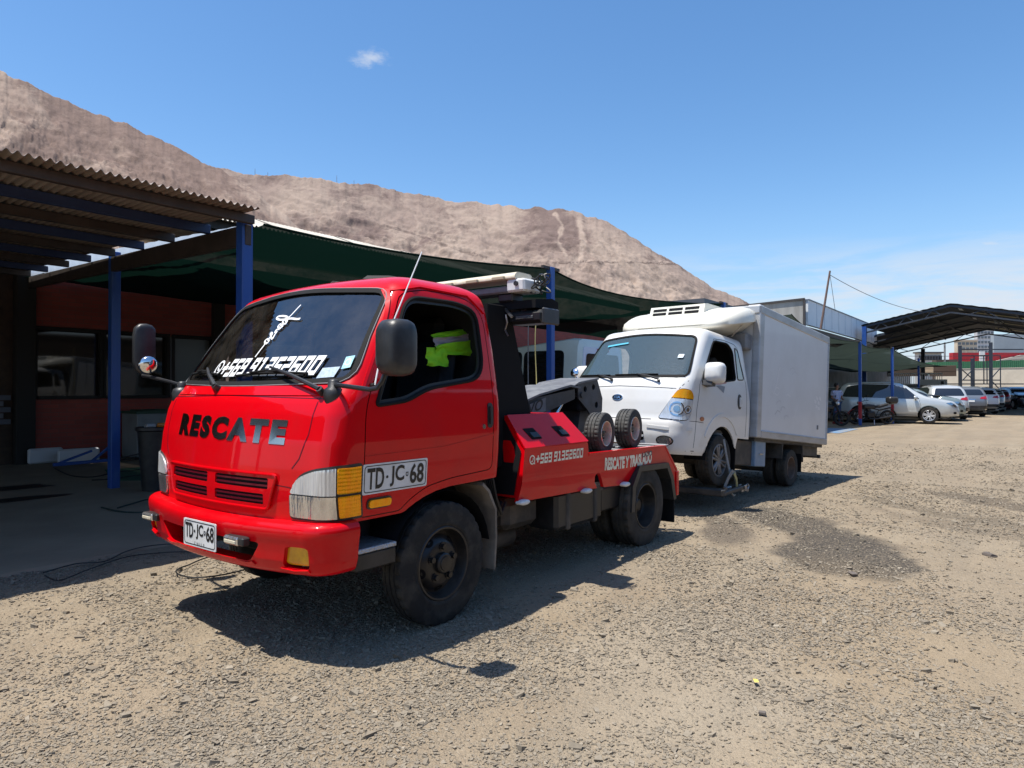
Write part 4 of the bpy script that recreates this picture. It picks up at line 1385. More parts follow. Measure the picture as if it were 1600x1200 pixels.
part('boom_lettering', letters('KAVO', 1.66, 2.13, 1.30, 1.40, lambda q: (Vector((-q[0], .254, q[1] - .10 + .27 * (q[0] - 1.66) * .9)), Vector((0, 1, 0))), .001, .02, .15), M['black_print'], bo)
gus = [(-2.78, 1.555), (-3.18, 1.605), (-3.29, 1.40), (-3.28, 1.26), (-3.10, 1.17), (-2.98, 1.28), (-2.80, 1.40)]
def gplate(y):
    h = [[(-2.93 + .032 * cos(a), 1.50 + .032 * sin(a)) for a in np.linspace(0, 2 * pi, 15)[:-1]], [(-3.10 + .032 * cos(a), 1.52 + .032 * sin(a)) for a in np.linspace(0, 2 * pi, 15)[:-1]], [(-3.16 + .034 * cos(a), 1.33 + .034 * sin(a)) for a in np.linspace(0, 2 * pi, 15)[:-1]]]
    return patch(gus, plane_lift((0, y, 0), (1, 0, 0), (0, 0, 1)), .2, 0, -.018, h)
for y in (.235, -.235):
    part('gusset', gplate(y), M['boom'], bo, 20)
part('gusset_top', MB().loft([[(-2.68, y, 1.53), (-2.78, y, 1.572), (-3.19, y, 1.622), (-3.19, y, 1.602), (-2.78, y, 1.552)] for y in (-.25, .25)]), M['boom_top'], bo, 10)
part('gusset_pin', MB().cyl((-2.86, -.25, 1.44), (-2.86, .25, 1.44), .03, 14), M['boom'], bo)
part('gusset_hole_backing', MB().box(-3.235, -2.84, -.21, .21, 1.27, 1.56, .02), M['flat_black'], bo)  # black block added behind the gusset holes so they look dark
part('boom_post', MB().loft([[(-2.98, y, 1.36), (-3.22, y, 1.30), (-3.30, y, .92), (-2.86, y, .92)] for y in (-.16, .16)]), M['boom'], bo, 10)
part('lift_ram', MB().cyl((-2.25, .14, 1.02), (-2.52, .14, 1.27), .045, 16).cyl((-2.45, .14, 1.205), (-2.66, .14, 1.40), .030, 16, r2=.03), M['chrome'], bo)
part('ram_body', MB().cyl((-2.0, .14, .93), (-2.38, .14, 1.14), .058, 16), M['boom'], bo)
cr = MB()
for k in range(3):
    cr.tube([(-2.5, .42 + .02 * k, .95), (-2.35, .38, 1.1 + .03 * k), (-2.1, .36, 1.06), (-1.8, .3, 1.0 + .03 * k)], .012, 6)
part('hydraulic_hose', cr, M['hose'], bo)
# under-lift with cross bar and wheel cradles beneath the white truck
ul = link('wheel_lift', None, TT)
part('stinger', MB().box(-4.95, -3.2, -.09, .09, .20, .34, .01).loft([[(-3.05, y, .92), (-3.25, y, .95), (-3.50, y, .30), (-3.34, y, .22)] for y in (-.12, .12)]), M['boom'], ul, 20)
part('cross_bar', MB().box(-4.99, -4.87, -.98, .98, .20, .28, .012), M['chassis'], ul, 20)
for s_ in (1, -1):
    part('cradle_arm', MB().box(-5.66, -4.92, s_ * .93, s_ * .985, .20, .25, .01).box(-5.66, -5.60, s_ * .62, s_ * .985, .20, .25, .01), M['chassis'], ul, 20)
    part('cradle_pad', MB().box(-5.02, -4.96, s_ * .60, s_ * .92, .22, .28, .015), M['chassis'], ul, 20)

# aerial on the driver's pillar
ae = MB(); p0, n0 = LS((.52, 1.70)); ae.cyl(p0, p0 + n0 * .03, .012, 8)
p1, n1 = LS((.60, 1.52)); ae.cyl(p1, p1 + n1 * .03, .014, 8)
part('aerial_mount', ae, M['black_plastic'], TT)
part('aerial', MB().tube([p1 + n1 * .03, p0 + n0 * .03 + Vector((0, 0, .02)), p0 + n0 * .06 + Vector((-.30, 0, .62))], [.005, .0045, .0035], 6), M['white_print'], TT)

# things that ride on the truck
for (x, y, z, ang, lab) in ((-2.25, .80, 1.095, 0, 'small dolly wheel standing on the tow bed next to the tool box'), (-2.81, .80, 1.115, 0, 'small dolly wheel standing rearmost on the tow bed')):
    d = thing('dolly_wheel', lab, 'spare wheel', (x, y, z - .19), (0, 0, ang), 'dolly wheels on the tow bed')
    w = make_wheel(d, (0, 0, .19), .192, .150, .110, M['tyre_small'], M['dolly_rim'], 'dolly', 1, .4 + x, steer=.10)
    part('stub_axle', MB().cyl((0, -.05, .19), (0, -.17, .17), .03, 12), M['black_metal'], d)
# hi-vis jacket thrown over the driver's seat, sleeve forward
jk = thing('hivis_jacket', 'lime hi-vis jacket with a grey stripe thrown over the seat inside the red cab', 'jacket', (-.15, .62, 1.31))
# coordinates relative to the thing's base
def jac(x0, x1, zb0, zb1, zt0, zt1, yb, yt, seed, amp=.018, n=(20, 10)):
    mb = MB(); vs = []; nu, nv = n
    for i in range(nu):
        u = i / (nu - 1)
        for j in range(nv):
            v = j / (nv - 1)
            x = x0 + (x1 - x0) * u + .004 * float(fbm(u * 3, v * 3, seed + 5, 2)); zb = zb0 + (zb1 - zb0) * u; zt = zt0 + (zt1 - zt0) * u
            vs.append((x, yb + (yt - yb) * v + amp * float(fbm(u * 5, v * 4, seed, 3)), zb + (zt - zb) * v + .004 * float(fbm(u * 4, v * 2, seed + 9, 2))))
    mb.add(vs, [(i * nv + j, (i + 1) * nv + j, (i + 1) * nv + j + 1, i * nv + j + 1) for i in range(nu - 1) for j in range(nv - 1)])
    return mb
part('jacket_body', jac(-.02, -.43, .43, .43, .490, .550, .118, .112, 3, .012).join(jac(.075, -.135, .345, .345, .47, .47, .13, .105, 8, .014, (14, 10))), M['hivis'], jk, 60)
part('reflective_band', jac(-.02, -.43, .478, .540, .540, .595, .103, .095, 5, .012), M['hivis_grey'], jk, 60)
part('jacket_shoulder', jac(-.02, -.43, .535, .59, .565, .635, .095, .06, 6, .012), M['hivis'], jk, 60)


# ================================================================== WHITE BOX TRUCK (origin: ground under the rear axle, nose lifted by the wheel lift)
WT = thing('box_truck', 'white refrigerated box truck with its front wheels strapped up on the tow truck', 'truck', (-7.81, .15, 0), None)
WT.rotation_euler = (0, radians(-5.5), radians(-4.5))
TABW = [
    (.36, 3.60, .13, .80, .18, 1.63), (.46, 3.66, .14, .835, .2, 1.63), (.62, 3.695, .14, .85, .2, 1.63), (.76, 3.70, .14, .855, .2, 1.63), (.84, 3.675, .14, .858, .2, 1.63), (1.02, 3.655, .14, .86, .19, 1.64),
    (1.18, 3.625, .15, .857, .18, 1.65), (1.26, 3.59, .15, .85, .17, 1.66), (1.30, 3.565, .16, .847, .16, 1.67), (1.60, 3.331, .16, .81, .15, 1.72), (1.84, 3.144, .15, .785, .15, 1.77), (1.94, 3.066, .14, .77, .16, 1.80)]
ROOFW = [(.012, 1.963), (.03, 1.984), (.06, 2.002), (.10, 2.016), (.16, 2.028), (.25, 2.038), (.38, 2.046), (.52, 2.05)]


def bottom_w(x, y):
    d = abs(x - 2.50)
    if y < .6: return .36 if x > 2.9 else .60
    if d < .435: return .35 + sqrt(.435 ** 2 - d * d)
    return .40 if x > 2.5 else .655


wc = Cab(TABW, ROOFW, nf=14, nc=8, ns=40, zstep=.03, bottom=bottom_w)
WSd = wc.lift.side(1); WSm = wc.lift.side(-1); WF = wc.lift.front(); WA = wc.arc()
WWIN = rounded([(3.12, 1.285), (2.60, 1.345), (2.12, 1.42), (2.16, 1.80), (2.30, 1.885), (2.72, 1.865)], [.03, .1, .05, .06, .06, .08])
QWIN = rounded([(2.055, 1.43), (1.86, 1.45), (2.00, 1.83), (2.09, 1.86)], [.03, .04, .04, .03])
WWS = rounded([(-.80, 1.325), (0, 1.315), (.80, 1.325), (.70, 1.885), (0, 1.935), (-.70, 1.885)], [.08, .3, .08, .08, .3, .08])
front_w = lambda P: front_ok(P) and P[0][0] > 2.8
rest, _ = cut(wc.V, wc.F, (0, 2), side_ok(1), WWIN, WSd)
rest, _ = cut(rest.V, rest.F, (0, 2), side_ok(-1), WWIN, WSm)
rest, _ = cut(rest.V, rest.F, (1, 2), front_w, WWS, WF)
low = MB(); hi = MB(); lo_f = []; hi_f = []
for f in rest.F:
    c = sum((Vector(rest.V[i]) for i in f), Vector()) / len(f)
    (lo_f if c.z < .795 and c.x > 2.96 else hi_f).append(f)
part('cab', compact(rest.V, hi_f), M['white_truck'], WT, 40)
WB = part('bumper', compact(rest.V, lo_f), M['white_low'], WT, 40)
iV, iF = wc.inner(.03)
inn, _ = cut(iV, iF, (0, 2), side_ok(1), WWIN, lambda q: (WSd(q)[0] - WSd(q)[1] * .03, 0))
inn, _ = cut(inn.V, inn.F, (0, 2), side_ok(-1), WWIN, lambda q: (WSm(q)[0] - WSm(q)[1] * .03, 0))
inn, _ = cut(inn.V, inn.F, (1, 2), front_w, WWS, lambda q: (WF(q)[0] - WF(q)[1] * .03, 0))
part('cab_lining', inn, M['interior'], WT)
part('windscreen', patch(inset(WWS, -.003), WF, .06, -.004), M['glass_white'], WT)
part('windscreen_seal', bar_on(dense(WWS, .05), WF, .022, .006, 0, True), M['black_rubber'], WT)
part('windscreen_foot', patch([(-.78, 1.318), (0, 1.308), (.78, 1.318), (.77, 1.352), (0, 1.342), (-.77, 1.352)], WF, .06, .003), M['black_rubber'], WT)
part('sun_strip', patch([(-.53, 1.765), (-.18, 1.795), (-.19, 1.815), (-.53, 1.79)], WF, .06, .012), mat('turquoise strip', (.10, .42, .55), .3), WT)
part('sticker', patch(rrect(.59, .655, 1.57, 1.62, .008), WF, .05, .014), M['pale_sticker'], WT)
for lift in (WSd, WSm):
    part('window_seal', tube_on(WWIN, lift, .011, .0), M['black_rubber'], WT)
    qw = part('quarter_window', patch(QWIN, lift, .06, .004), M['glass_dark'], WT)
    part('quarter_seal', tube_on(QWIN, lift, .007, .003), M['black_rubber'], qw)
    gp = MB()
    bar_on(dense([(3.25, .42), (3.24, .95), (3.17, 1.26)], .07, False), lift, .007, .001, .0005, False, gp)
    bar_on(dense([(1.80, .68), (1.80, 1.40), (2.0, 1.86), (2.10, 1.905), (2.42, 1.915), (2.70, 1.89), (3.17, 1.26)], .07, False), lift, .006, .001, .0005, False, gp)
    bar_on(dense([(3.05, .80), (3.24, .805), (3.40, .80)], .06, False), lift, .006, .001, .0005, False, gp)
    part('panel_gap', gp, M['black_rubber'], WT)
    part('arch_swage', bar_on([(2.50 + .53 * cos(a), .40 + .53 * sin(a)) for a in np.linspace(.45, pi - .62, 18)], lift, .05, .012, -.004), M['white_truck'], WT, 60)
    h = part('door_handle', patch([(2.03 + .062 * cos(a), 1.14 + .10 * sin(a)) for a in np.linspace(0, 2 * pi, 21)[:-1]], lift, .04, .007, .007), M['black_plastic'], WT)
    part('handle_grip', patch(rrect(2.00, 2.045, 1.07, 1.20, .02), lift, .04, .018, .011), M['white_truck'], h, 30)
    part('side_marker', patch([(3.10 + .045 * cos(a), .845 + .026 * sin(a)) for a in np.linspace(0, 2 * pi, 17)[:-1]], lift, .04, .012, .012), M['orange_dirty'], WT)
bd = MB()
patch([(2.78, 1.295), (2.60, 1.315), (2.43, 1.345), (2.40, 1.36), (2.62, 1.345)], WSd, .06, .003, 0, (), bd)
dcl = part('door_decal', bd, mat('faded red decal', (.45, .20, .16), .5), WT)
part('decal_grey', patch([(2.74, 1.285), (2.62, 1.25), (2.52, 1.21), (2.47, 1.30), (2.60, 1.305)], WSd, .06, .003), mat('grey decal', (.22, .23, .25), .5), dcl)  # grey print of the door decal
# front face
sm = MB()
bar_on(dense([(-.80, 1.175), (0, 1.20), (.80, 1.175)], .08, False), WF, .007, .0015, .0005, False, sm)
bar_on(dense([(-.48, .80), (.48, .80)], .08, False), WF, .007, .0015, .0005, False, sm)
for s_ in (1, -1): bar_on(dense([(s_ * .76, 1.175), (s_ * .82, 1.28)], .05, False), WF, .006, .0015, .0005, False, sm)
part('bonnet_gap', sm, M['flat_black'], WT)
em = part('emblem', patch([(.075 * cos(a), 1.055 + .038 * sin(a)) for a in np.linspace(0, 2 * pi, 33)[:-1]], WF, .05, .008, .008), M['chrome'], WT)
part('emblem_field', patch([(.066 * cos(a), 1.055 + .031 * sin(a)) for a in np.linspace(0, 2 * pi, 33)[:-1]], WF, .05, .0095), M['flat_black'], em)
part('emblem_letters', letters('KIA', -.046, .046, 1.037, 1.073, WF, .011, .02), M['chrome'], em)
for s_ in (1, -1):
    AL = (lambda q, s_=s_: (lambda r: (Vector((r[0].x, r[0].y * s_, r[0].z)), Vector((r[1].x, r[1].y * s_, r[1].z))))(WA(q)))
    hl = rounded([(.565, .815), (.93, .80), (.985, .90), (.99, 1.10), (.93, 1.165), (.775, 1.175)], [.04, .08, .06, .06, .06, .06])
    H = part('headlight', patch(inset(hl, -.008), AL, .05, .002), M['black_rubber'], WT)
    part('clear_lens', patch(rounded([(.565, .815), (.93, .80), (.985, .90), (.988, 1.05), (.70, 1.055)], [.04, .08, .06, .01, .01]), AL, .03, .010, .009), M['lens'], H, 30)
    for cx, cy, r in ((.775, .935, .085), (.91, .93, .05)):
        part('reflector_bowl', patch([(cx + r * cos(a), cy + r * sin(a)) for a in np.linspace(0, 2 * pi, 25)[:-1]], AL, .04, .0145, .004, [[(cx + r * .8 * cos(a), cy + r * .8 * sin(a)) for a in np.linspace(0, 2 * pi, 25)[:-1]]]), M['chrome'], H)
        part('reflector_centre', patch([(cx + r * .45 * cos(a), cy + r * .45 * sin(a)) for a in np.linspace(0, 2 * pi, 19)[:-1]], AL, .04, .0145, .004), M['chrome_dark'], H)
    part('turn_lens', patch(rounded([(.705, 1.065), (.988, 1.06), (.99, 1.10), (.93, 1.165), (.77, 1.175)], [.01, .01, .05, .05, .06]), AL, .03, .010, .009), M['amber'], H, 30, label=None)
    fo = [(.655 + .105 * cos(a), .555 + .058 * sin(a) * (1 if abs(cos(a)) < .9 else .9)) for a in np.linspace(0, 2 * pi, 25)[:-1]]
    fb = part('fog_lamp', patch(fo, AL, .04, .003, .003), M['black_rubber'], WB)
    part('fog_lens', patch([(.655 + .09 * cos(a), .555 + .047 * sin(a)) for a in np.linspace(0, 2 * pi, 25)[:-1]], AL, .03, .010, .007), M['lens_grey'], fb, 30)
    part('bumper_crease', bar_on([(.44, .715), (.70, .695), (.95, .70), (1.05, .705)], AL, .035, .012, -.003), M['white_truck'], WB, 60)
    part('bumper_gap', bar_on([(.90, .445), (1.04, .45), (1.10, .45)], AL, .008, .001, .0006), M['flat_black'], WB)
part('bumper_intake', patch(rrect(-.40, .40, .545, .66, .03), WF, .06, .003), M['flat_black'], WB)
part('number_plate', MB().box(3.715, 3.722, -.17, .17, .50, .62, .003), M['plate'], WB)
part('intake_bar', bar_on(dense([(-.40, .60), (.40, .60)], .1, False), WF, .02, .02, .0), M['white_low'], WB)
for (y0_, z0_, ye_, ze_, b0, b1) in ((-.14, 1.275, -.40, 1.338, (-.74, 1.355), (-.20, 1.342)), (.50, 1.265, .20, 1.338, (-.12, 1.345), (.46, 1.352))):
    w = MB(); a0, n0 = WF((y0_, z0_)); a1, n1 = WF((ye_, ze_)); w.cyl(a0, a0 + n0 * .04, .018, 10); w.tube([a0 + n0 * .035, (a0 + a1) / 2 + n1 * .045, a1 + n1 * .028], [.014, .011, .007], 7)
    part('wiper_arm', w, M['black_plastic'], WT)
    bl = MB(); bl.tube([WF((b0[0] + (b1[0] - b0[0]) * t, b0[1] + (b1[1] - b0[1]) * t))[0] + Vector((.016, 0, .004)) for t in np.linspace(0, 1, 9)], .008, 6)
    part('wiper_blade', bl, M['black_rubber'], WT)
for s_ in (1, -1):
    mr = link('mirror', None, WT); hd = MB(); rings = []
    for (t, sy, sz) in ((0, .085, .115), (.015, .098, .13), (.06, .105, .138), (.11, .10, .132), (.15, .078, .108), (.165, .04, .06)):
        rings.append([(2.965 + t, s_ * (.975 + u * 1.18), 1.405 + v * .92 + .1 * t) for u, v in rrect(-sy, sy, -sz, sz, .06, 4)])
    hd.loft(rings); part('mirror_head', hd, M['white_truck'], mr, 50)
    part('mirror_glass', MB().add([(2.963, s_ * (.975 + u * 1.18), 1.405 + v * .92) for u, v in rrect(-.08, .08, -.11, .11, .05, 4)], [tuple(range(20))]), M['chrome'], mr)
    part('mirror_foot', MB().loft([[(2.98, s_ * .84, 1.24), (3.12, s_ * .84, 1.26), (3.10, s_ * .84, 1.33), (2.98, s_ * .84, 1.32)], [(3.0, s_ * .97, 1.25), (3.10, s_ * .97, 1.26), (3.09, s_ * .97, 1.30), (3.0, s_ * .97, 1.29)]]), M['black_plastic'], mr)
sp = MB(); sp.lathe([(.001, .025), (.04, .02), (.065, 0), (.06, -.02), (.001, -.03)], 24, Matrix.Translation((3.30, -.95, 1.42)) @ Matrix.Rotation(radians(75), 4, 'Y'))
sp.cyl((3.29, -.93, 1.38), (3.35, -.80, 1.24), .012, 8)
part('spotter_mirror', sp, M['chrome'], WT)
# inside
part('cab_floor', MB().box(1.7, 3.4, -.75, .75, .70, .74).loft([[(3.1, y, 1.10), (3.12, y, 1.28), (3.30, y, 1.31), (3.45, y, 1.28), (3.45, y, 1.05)] for y in (-.75, .75)]), M['seat_grey'], WT)
for y0_, y1_ in ((.12, .68), (-.68, -.02)):
    so = part('seat', MB().box(2.15, 2.70, y0_, y1_, .92, 1.08, .06), M['seat_grey'], WT); Mb = Matrix.Translation((2.18, 0, 1.05)) @ Matrix.Rotation(radians(-12), 4, 'Y')
    part('seat_back', MB().box(-.06, .06, y0_, y1_, 0, .56, .05, 0, Mb).box(-.05, .04, (y0_ + y1_) / 2 - .12, (y0_ + y1_) / 2 + .12, .56, .72, .04, 0, Mb), M['seat_grey'], so)
Ms = Matrix.Translation((2.98, -.40 + .80, 1.40)) @ Matrix.Rotation(radians(-40), 4, 'Y'); sw = MB()
sw.tube([Ms @ Vector((.19 * cos(a), .19 * sin(a), 0)) for a in np.linspace(0, 2 * pi, 29)[:-1]], .014, 7, closed=True); sw.tube([Ms @ Vector((0, 0, 0)), Ms @ Vector((0, 0, -.3))], .03, 7)
part('steering_wheel', sw, M['black_plastic'], WT)

# cargo box
bxx = MB().box(-1.40, 1.545, -.90, .90, .70, 2.53, .0)
CB = part('cargo_box', bxx, M['box_panel'], WT)
tr = []
for s_ in (1, -1):
    part('corner_trim', MB().box(1.40, 1.556, s_ * .912, s_ * .80, .69, 2.54, .012), M['box_trim'], CB)
    part('top_rail', MB().box(-1.405, 1.40, s_ * .912, s_ * .85, 2.42, 2.54, .012), M['box_trim'], CB)
    part('bottom_rail', MB().box(-1.405, 1.40, s_ * .912, s_ * .85, .69, .80, .01).box(-1.405, 1.40, s_ * .918, s_ * .89, .775, .79, .003), M['box_trim'], CB)
    part('rear_trim', MB().box(-1.43, -1.385, s_ * .914, s_ * .80, .69, 2.54, .008), M['box_trim'], CB)
part('front_trim', MB().box(1.45, 1.56, -.80, .80, 2.44, 2.54, .012), M['box_trim'], CB)
part('front_trim', MB().box(1.45, 1.56, -.80, .80, .69, .78, .012), M['box_trim'], CB)
part('corner_cap', MB().box(1.38, 1.568, .70, .918, 2.40, 2.552, .03), M['box_trim'], CB)
BS = plane_lift((0, .9005, 0), (-1, 0, 0), (0, 0, 1))
part('lock_plate', MB().box(-.98, -.93, .898, .912, .93, 1.0, .004), M['grey_metal'], CB)
sc = MB(); random.seed(11)
for k in range(7):
    p = Vector((-.9 + .9 * random.random() * (1 if k % 2 else -.2), 1.0 + .6 * random.random())); pts = []
    for j in range(7): pts.append((p.x + .06 * j * (1 - .1 * k) * .6, p.y + .05 * sin(j * .6 + k) + .02 * j)); 
    bar_on(pts, BS, .008 + .01 * random.random(), .0003, .0004 + .00005 * k, False, sc)
for (u0, v0) in ((.82, 1.38), (.90, 1.44), (.98, 1.37), (1.05, 1.45), (.88, 1.30), (1.0, 1.28)):
    patch([(u0 + .05 * cos(a) * (1 + .3 * sin(3 * a + u0 * 9)), v0 + .04 * sin(a) * (1 + .4 * cos(2 * a + v0 * 5))) for a in np.linspace(0, 2 * pi, 13)[:-1]], BS, .05, .0006, 0, (), sc)
part('scuff_mark', sc, M['scuff'], CB)
sc2 = MB()
for k, (u, v) in enumerate(((-.9, 1.05), (-.7, 1.12), (-.55, 1.0), (-.85, 1.2), (-.35, 1.75), (-.25, 1.7))):
    bar_on([(u + .12 * t + .02 * sin(t * 5 + k), v + .13 * t * (1 - .5 * t)) for t in np.linspace(0, 1.6, 7)], BS, .016 - .002 * k, .0003, .0008, False, sc2)
part('scuff_mark', sc2, M['scuff_dark'], CB)
# refrigeration unit
fr = MB(); rings = []
for (x, w, zb, zs, zt) in ((2.47, .52, 2.10, 2.12, 2.15), (2.46, .66, 2.08, 2.11, 2.19), (2.42, .76, 2.07, 2.11, 2.24), (2.35, .82, 2.06, 2.12, 2.29), (2.24, .86, 2.06, 2.14, 2.345), (2.12, .885, 2.06, 2.17, 2.395),
                           (1.98, .895, 2.06, 2.20, 2.44), (1.84, .895, 2.07, 2.23, 2.475), (1.70, .88, 2.08, 2.26, 2.495), (1.60, .86, 2.09, 2.28, 2.50), (1.55, .82, 2.1, 2.29, 2.485)):
    half = [(0, zb), (.55 * w, zb), (.76 * w, zb + (zs - zb) * .35), (.93 * w, zs - .012), (w, zs + .015), (w * 1.0, zs + (zt - zs) * .40), (w * .975, zs + (zt - zs) * .70), (w * .92, zt - .03), (w * .84, zt - .008), (w * .6, zt), (0, zt + .008)]
    rings.append([(x, y, z) for y, z in half] + [(x, -y, z) for y, z in reversed(half[1:-1])])
fr.loft(rings)
FU = part('cooling_unit', fr, M['reefer'], WT, 50)
cr_ = MB().loft([[(x, y0, z) for x, z in ((2.265, 2.315), (2.215, 2.475), (2.15, 2.49), (1.65, 2.515), (1.65, 2.35))] for y0 in (-.44, .40)])
cp = part('unit_crest', cr_, M['reefer'], FU, 15)
FLf = lambda q: (Vector((2.265 - (q[1] - 2.315) * .3125, q[0], q[1])), Vector((.95, 0, .3)))
for j in range(2):
    for k in range(3):
        y = -.39 + .25 * k; z = 2.345 + .058 * j
        part('vent_slot', patch(rrect(y, y + .215, z, z + .040, .006), FLf, .08, .003), M['flat_black'], cp)
vl = MB(); letters('FRANCO', -.18, .16, 2.456, 2.469, FLf, .0035, 0, 0, vl)
part('unit_lettering', vl, M['scuff_dark'], cp)
for y_ in (.5, -.8): part('unit_mount', MB().box(1.55, 1.75, y_, y_ + .3, 1.90, 2.12, .02), M['grey_metal'], FU)
part('unit_stay', MB().cyl((2.05, .72, 2.02), (1.98, .84, 2.2), .008, 6), M['steel'], FU)
# under the box
part('chassis', MB().box(-1.6, 3.3, .28, .36, .48, .62, .01).box(-1.6, 3.3, -.36, -.28, .48, .62, .01).box(-1.35, 1.5, -.86, .86, .64, .69).box(-.06, .06, -.6, .6, .20, .34, .02).box(2.44, 2.56, -.6, .6, .28, .40, .02).box(1.75, 3.2, -.5, .5, .45, .75, .05), M['chassis'], WT)
part('tool_locker', MB().box(1.05, 1.42, .45, .845, .29, .655, .01), M['blue_steel'], WT)
part('battery_box', MB().box(1.43, 1.98, .45, .80, .30, .64, .01), M['chassis'], WT)
part('locker_latch', MB().box(1.18, 1.30, .845, .862, .46, .475, .004), M['chrome'], WT)
for s_ in (1, -1):
    part('fender', MB().loft([[(x, y, z) for x, z in ((.46, .42), (.44, .66), (-.42, .66), (-.46, .40), (-.45, .38), (-.40, .64), (.42, .64), (.45, .42))] for y in (s_ * .55, s_ * .86)]), M['chassis'], WT, 20)
    make_wheel(WT, (2.50, s_ * .735, .355), .325, .20, .20, M['tyre_old'], M['rim_grey'], 'alloy', s_, .3, steer=0)
    lin = MB(); arc = [(2.50 + .425 * cos(a), .35 + .425 * sin(a)) for a in np.linspace(0, pi, 15)]
    lin.loft([[(x, s_ * .55, z) for x, z in arc], [(x, s_ * .84, z) for x, z in arc]], False, False); lin.add([(x, s_ * .55, z) for x, z in arc], [tuple(range(15))])
    part('wheel_arch', lin, M['flat_black'], WT)
    part('mud_flap', MB().box(2.04, 2.06, s_ * .62, s_ * .835, .22, .66, .004), M['black_rubber'], WT)
    part('mud_flap', MB().box(-.44, -.425, s_ * .5, s_ * .84, .22, .64, .004), M['black_rubber'], WT)
    for yy in (.765, .565): make_wheel(WT, (0, s_ * yy, .285), .282, .155, .165, M['tyre_old'], M['rim_brown'], 'steel_deep', s_, yy)
part('rear_guard', MB().box(-1.42, -1.36, -.82, .82, .46, .52, .008).box(-1.40, -1.2, .60, .66, .50, .66).box(-1.40, -1.2, -.66, -.60, .50, .66).box(-1.30, -.55, .72, .80, .48, .66, .01), M['chassis'], WT)

# strap over the lifted wheel with its hooks (yard coordinates)
stp = thing('wheel_strap', 'grey webbing strap with a ratchet tying down the lifted front wheel of the white truck', 'tow strap', (-5.35, 1.02, .26))
def WP(x, y, z):
    e = WT.rotation_euler.to_matrix(); return WT.location + e @ Vector((x, y, z)) - stp.location
def web(pts, w, mb=None):
    mb = mb or MB(); rings = []
    for i, p in enumerate(pts):
        d = (pts[min(i + 1, len(pts) - 1)] - pts[max(i - 1, 0)]).normalized(); s_ = d.cross(Vector((0, 1, 0))); s_ = (s_ if s_.length > .2 else Vector((1, 0, 0))).normalized() * w / 2; o_ = Vector((0, .004, 0))
        rings.append([p - s_ - o_, p + s_ - o_, p + s_ + o_, p - s_ + o_])
    return mb.loft(rings)
part('webbing', web([WP(2.42, .80, .675), WP(2.41, .835, .62), WP(2.38, .85, .48), WP(2.34, .87, .32), WP(2.30, .90, .15)], .055).join(web([WP(2.52, .66, .70), WP(2.42, .80, .675)], .05)), M['strap'], stp)
part('webbing_loop', web([WP(2.48, .90, .02), WP(2.42, .92, .14), WP(2.34, .93, .22), WP(2.26, .93, .20), WP(2.20, .93, .08), WP(2.17, .93, -.02)], .06), M['strap'], stp)
part('webbing_tail', web([WP(2.30, .94, .20), WP(2.24, .95, .12), WP(2.22, .95, .02)], .05), M['strap_yellow'], stp)
rt = MB(); random.seed(5)
for k in range(5):
    c = WP(2.14 - .04 * k, .95, -.0 - .006 * k); rt.cyl(c + Vector((0, -.045, .01)), c + Vector((0, .045, .01)), .022, 8)
rt.join(MB().box(-.10, .10, -.04, -.03, -.03, .05, .006, 0, Matrix.Translation(WP(2.08, .95, .0)))).join(MB().box(-.10, .10, .03, .04, -.03, .05, .006, 0, Matrix.Translation(WP(2.08, .95, .0))))
rt.tube([WP(1.98, .95, .02), WP(1.90, .95, -.02), WP(1.86, .95, .04), WP(1.90, .95, .06)], .016, 7)
part('ratchet', rt, M['steel'], stp)
part('strap_hook', MB().box(-.13, .02, -.03, .03, -.06, .0, .01, 0, Matrix.Translation(WP(2.50, .93, .03))).tube([WP(2.45, .95, -.03), WP(2.36, .97, -.08), WP(2.28, .95, -.07)], .013, 6), M['steel'], stp)


# ================================================================== LEFT: ZINC ROOF ON BLUE POSTS
CN = thing('zinc_canopy', 'open canopy of weathered zinc sheets on blue steel posts at the left of the yard', 'canopy', (0, -7, 0))
co = Vector((0, 7, 0))
def cpart(name, mb, m_, sharp=35, label=None, parent=CN):
    mb.V = [(x, y + 7, z) for x, y, z in mb.V]; return part(name, mb, m_, parent, sharp, label=label)
ZR = lambda y: 3.40 + (-2.6 - y) * .045          # underside of the sheets
for (x, y) in ((-.95, -2.92), (-1.30, -7.05), (3.4, -2.92), (3.4, -7.05), (8.4, -2.92), (8.4, -7.05), (8.4, -11.6)):
    cpart('post', MB().box(x - .065, x + .065, y - .065, y + .065, 0, ZR(y) - .03, .008), M['blue_post'])
for k, y in enumerate((-2.78, -3.75, -4.75, -5.75, -6.85, -7.9, -9.0, -10.2, -11.4)):
    cpart('purlin', MB().box((-.93 if k else -.97) - .070 * (-y - 2.8), 9.6, y - .035, y + .035, ZR(y) - (.115 if k == 0 else .125), ZR(y) - .020, .006), M['beam_brown'] if k % 2 == 0 else M['blue_dark'])
for (xa, xb) in ((-.95, -1.62), (3.4, 3.4), (8.4, 8.4)):
    cpart('rafter', MB().beam((xa, -2.84, ZR(-2.84) - .225), (xb, -11.6, ZR(-11.6) - .225), .07, .22, .006), M['beam_brown'])
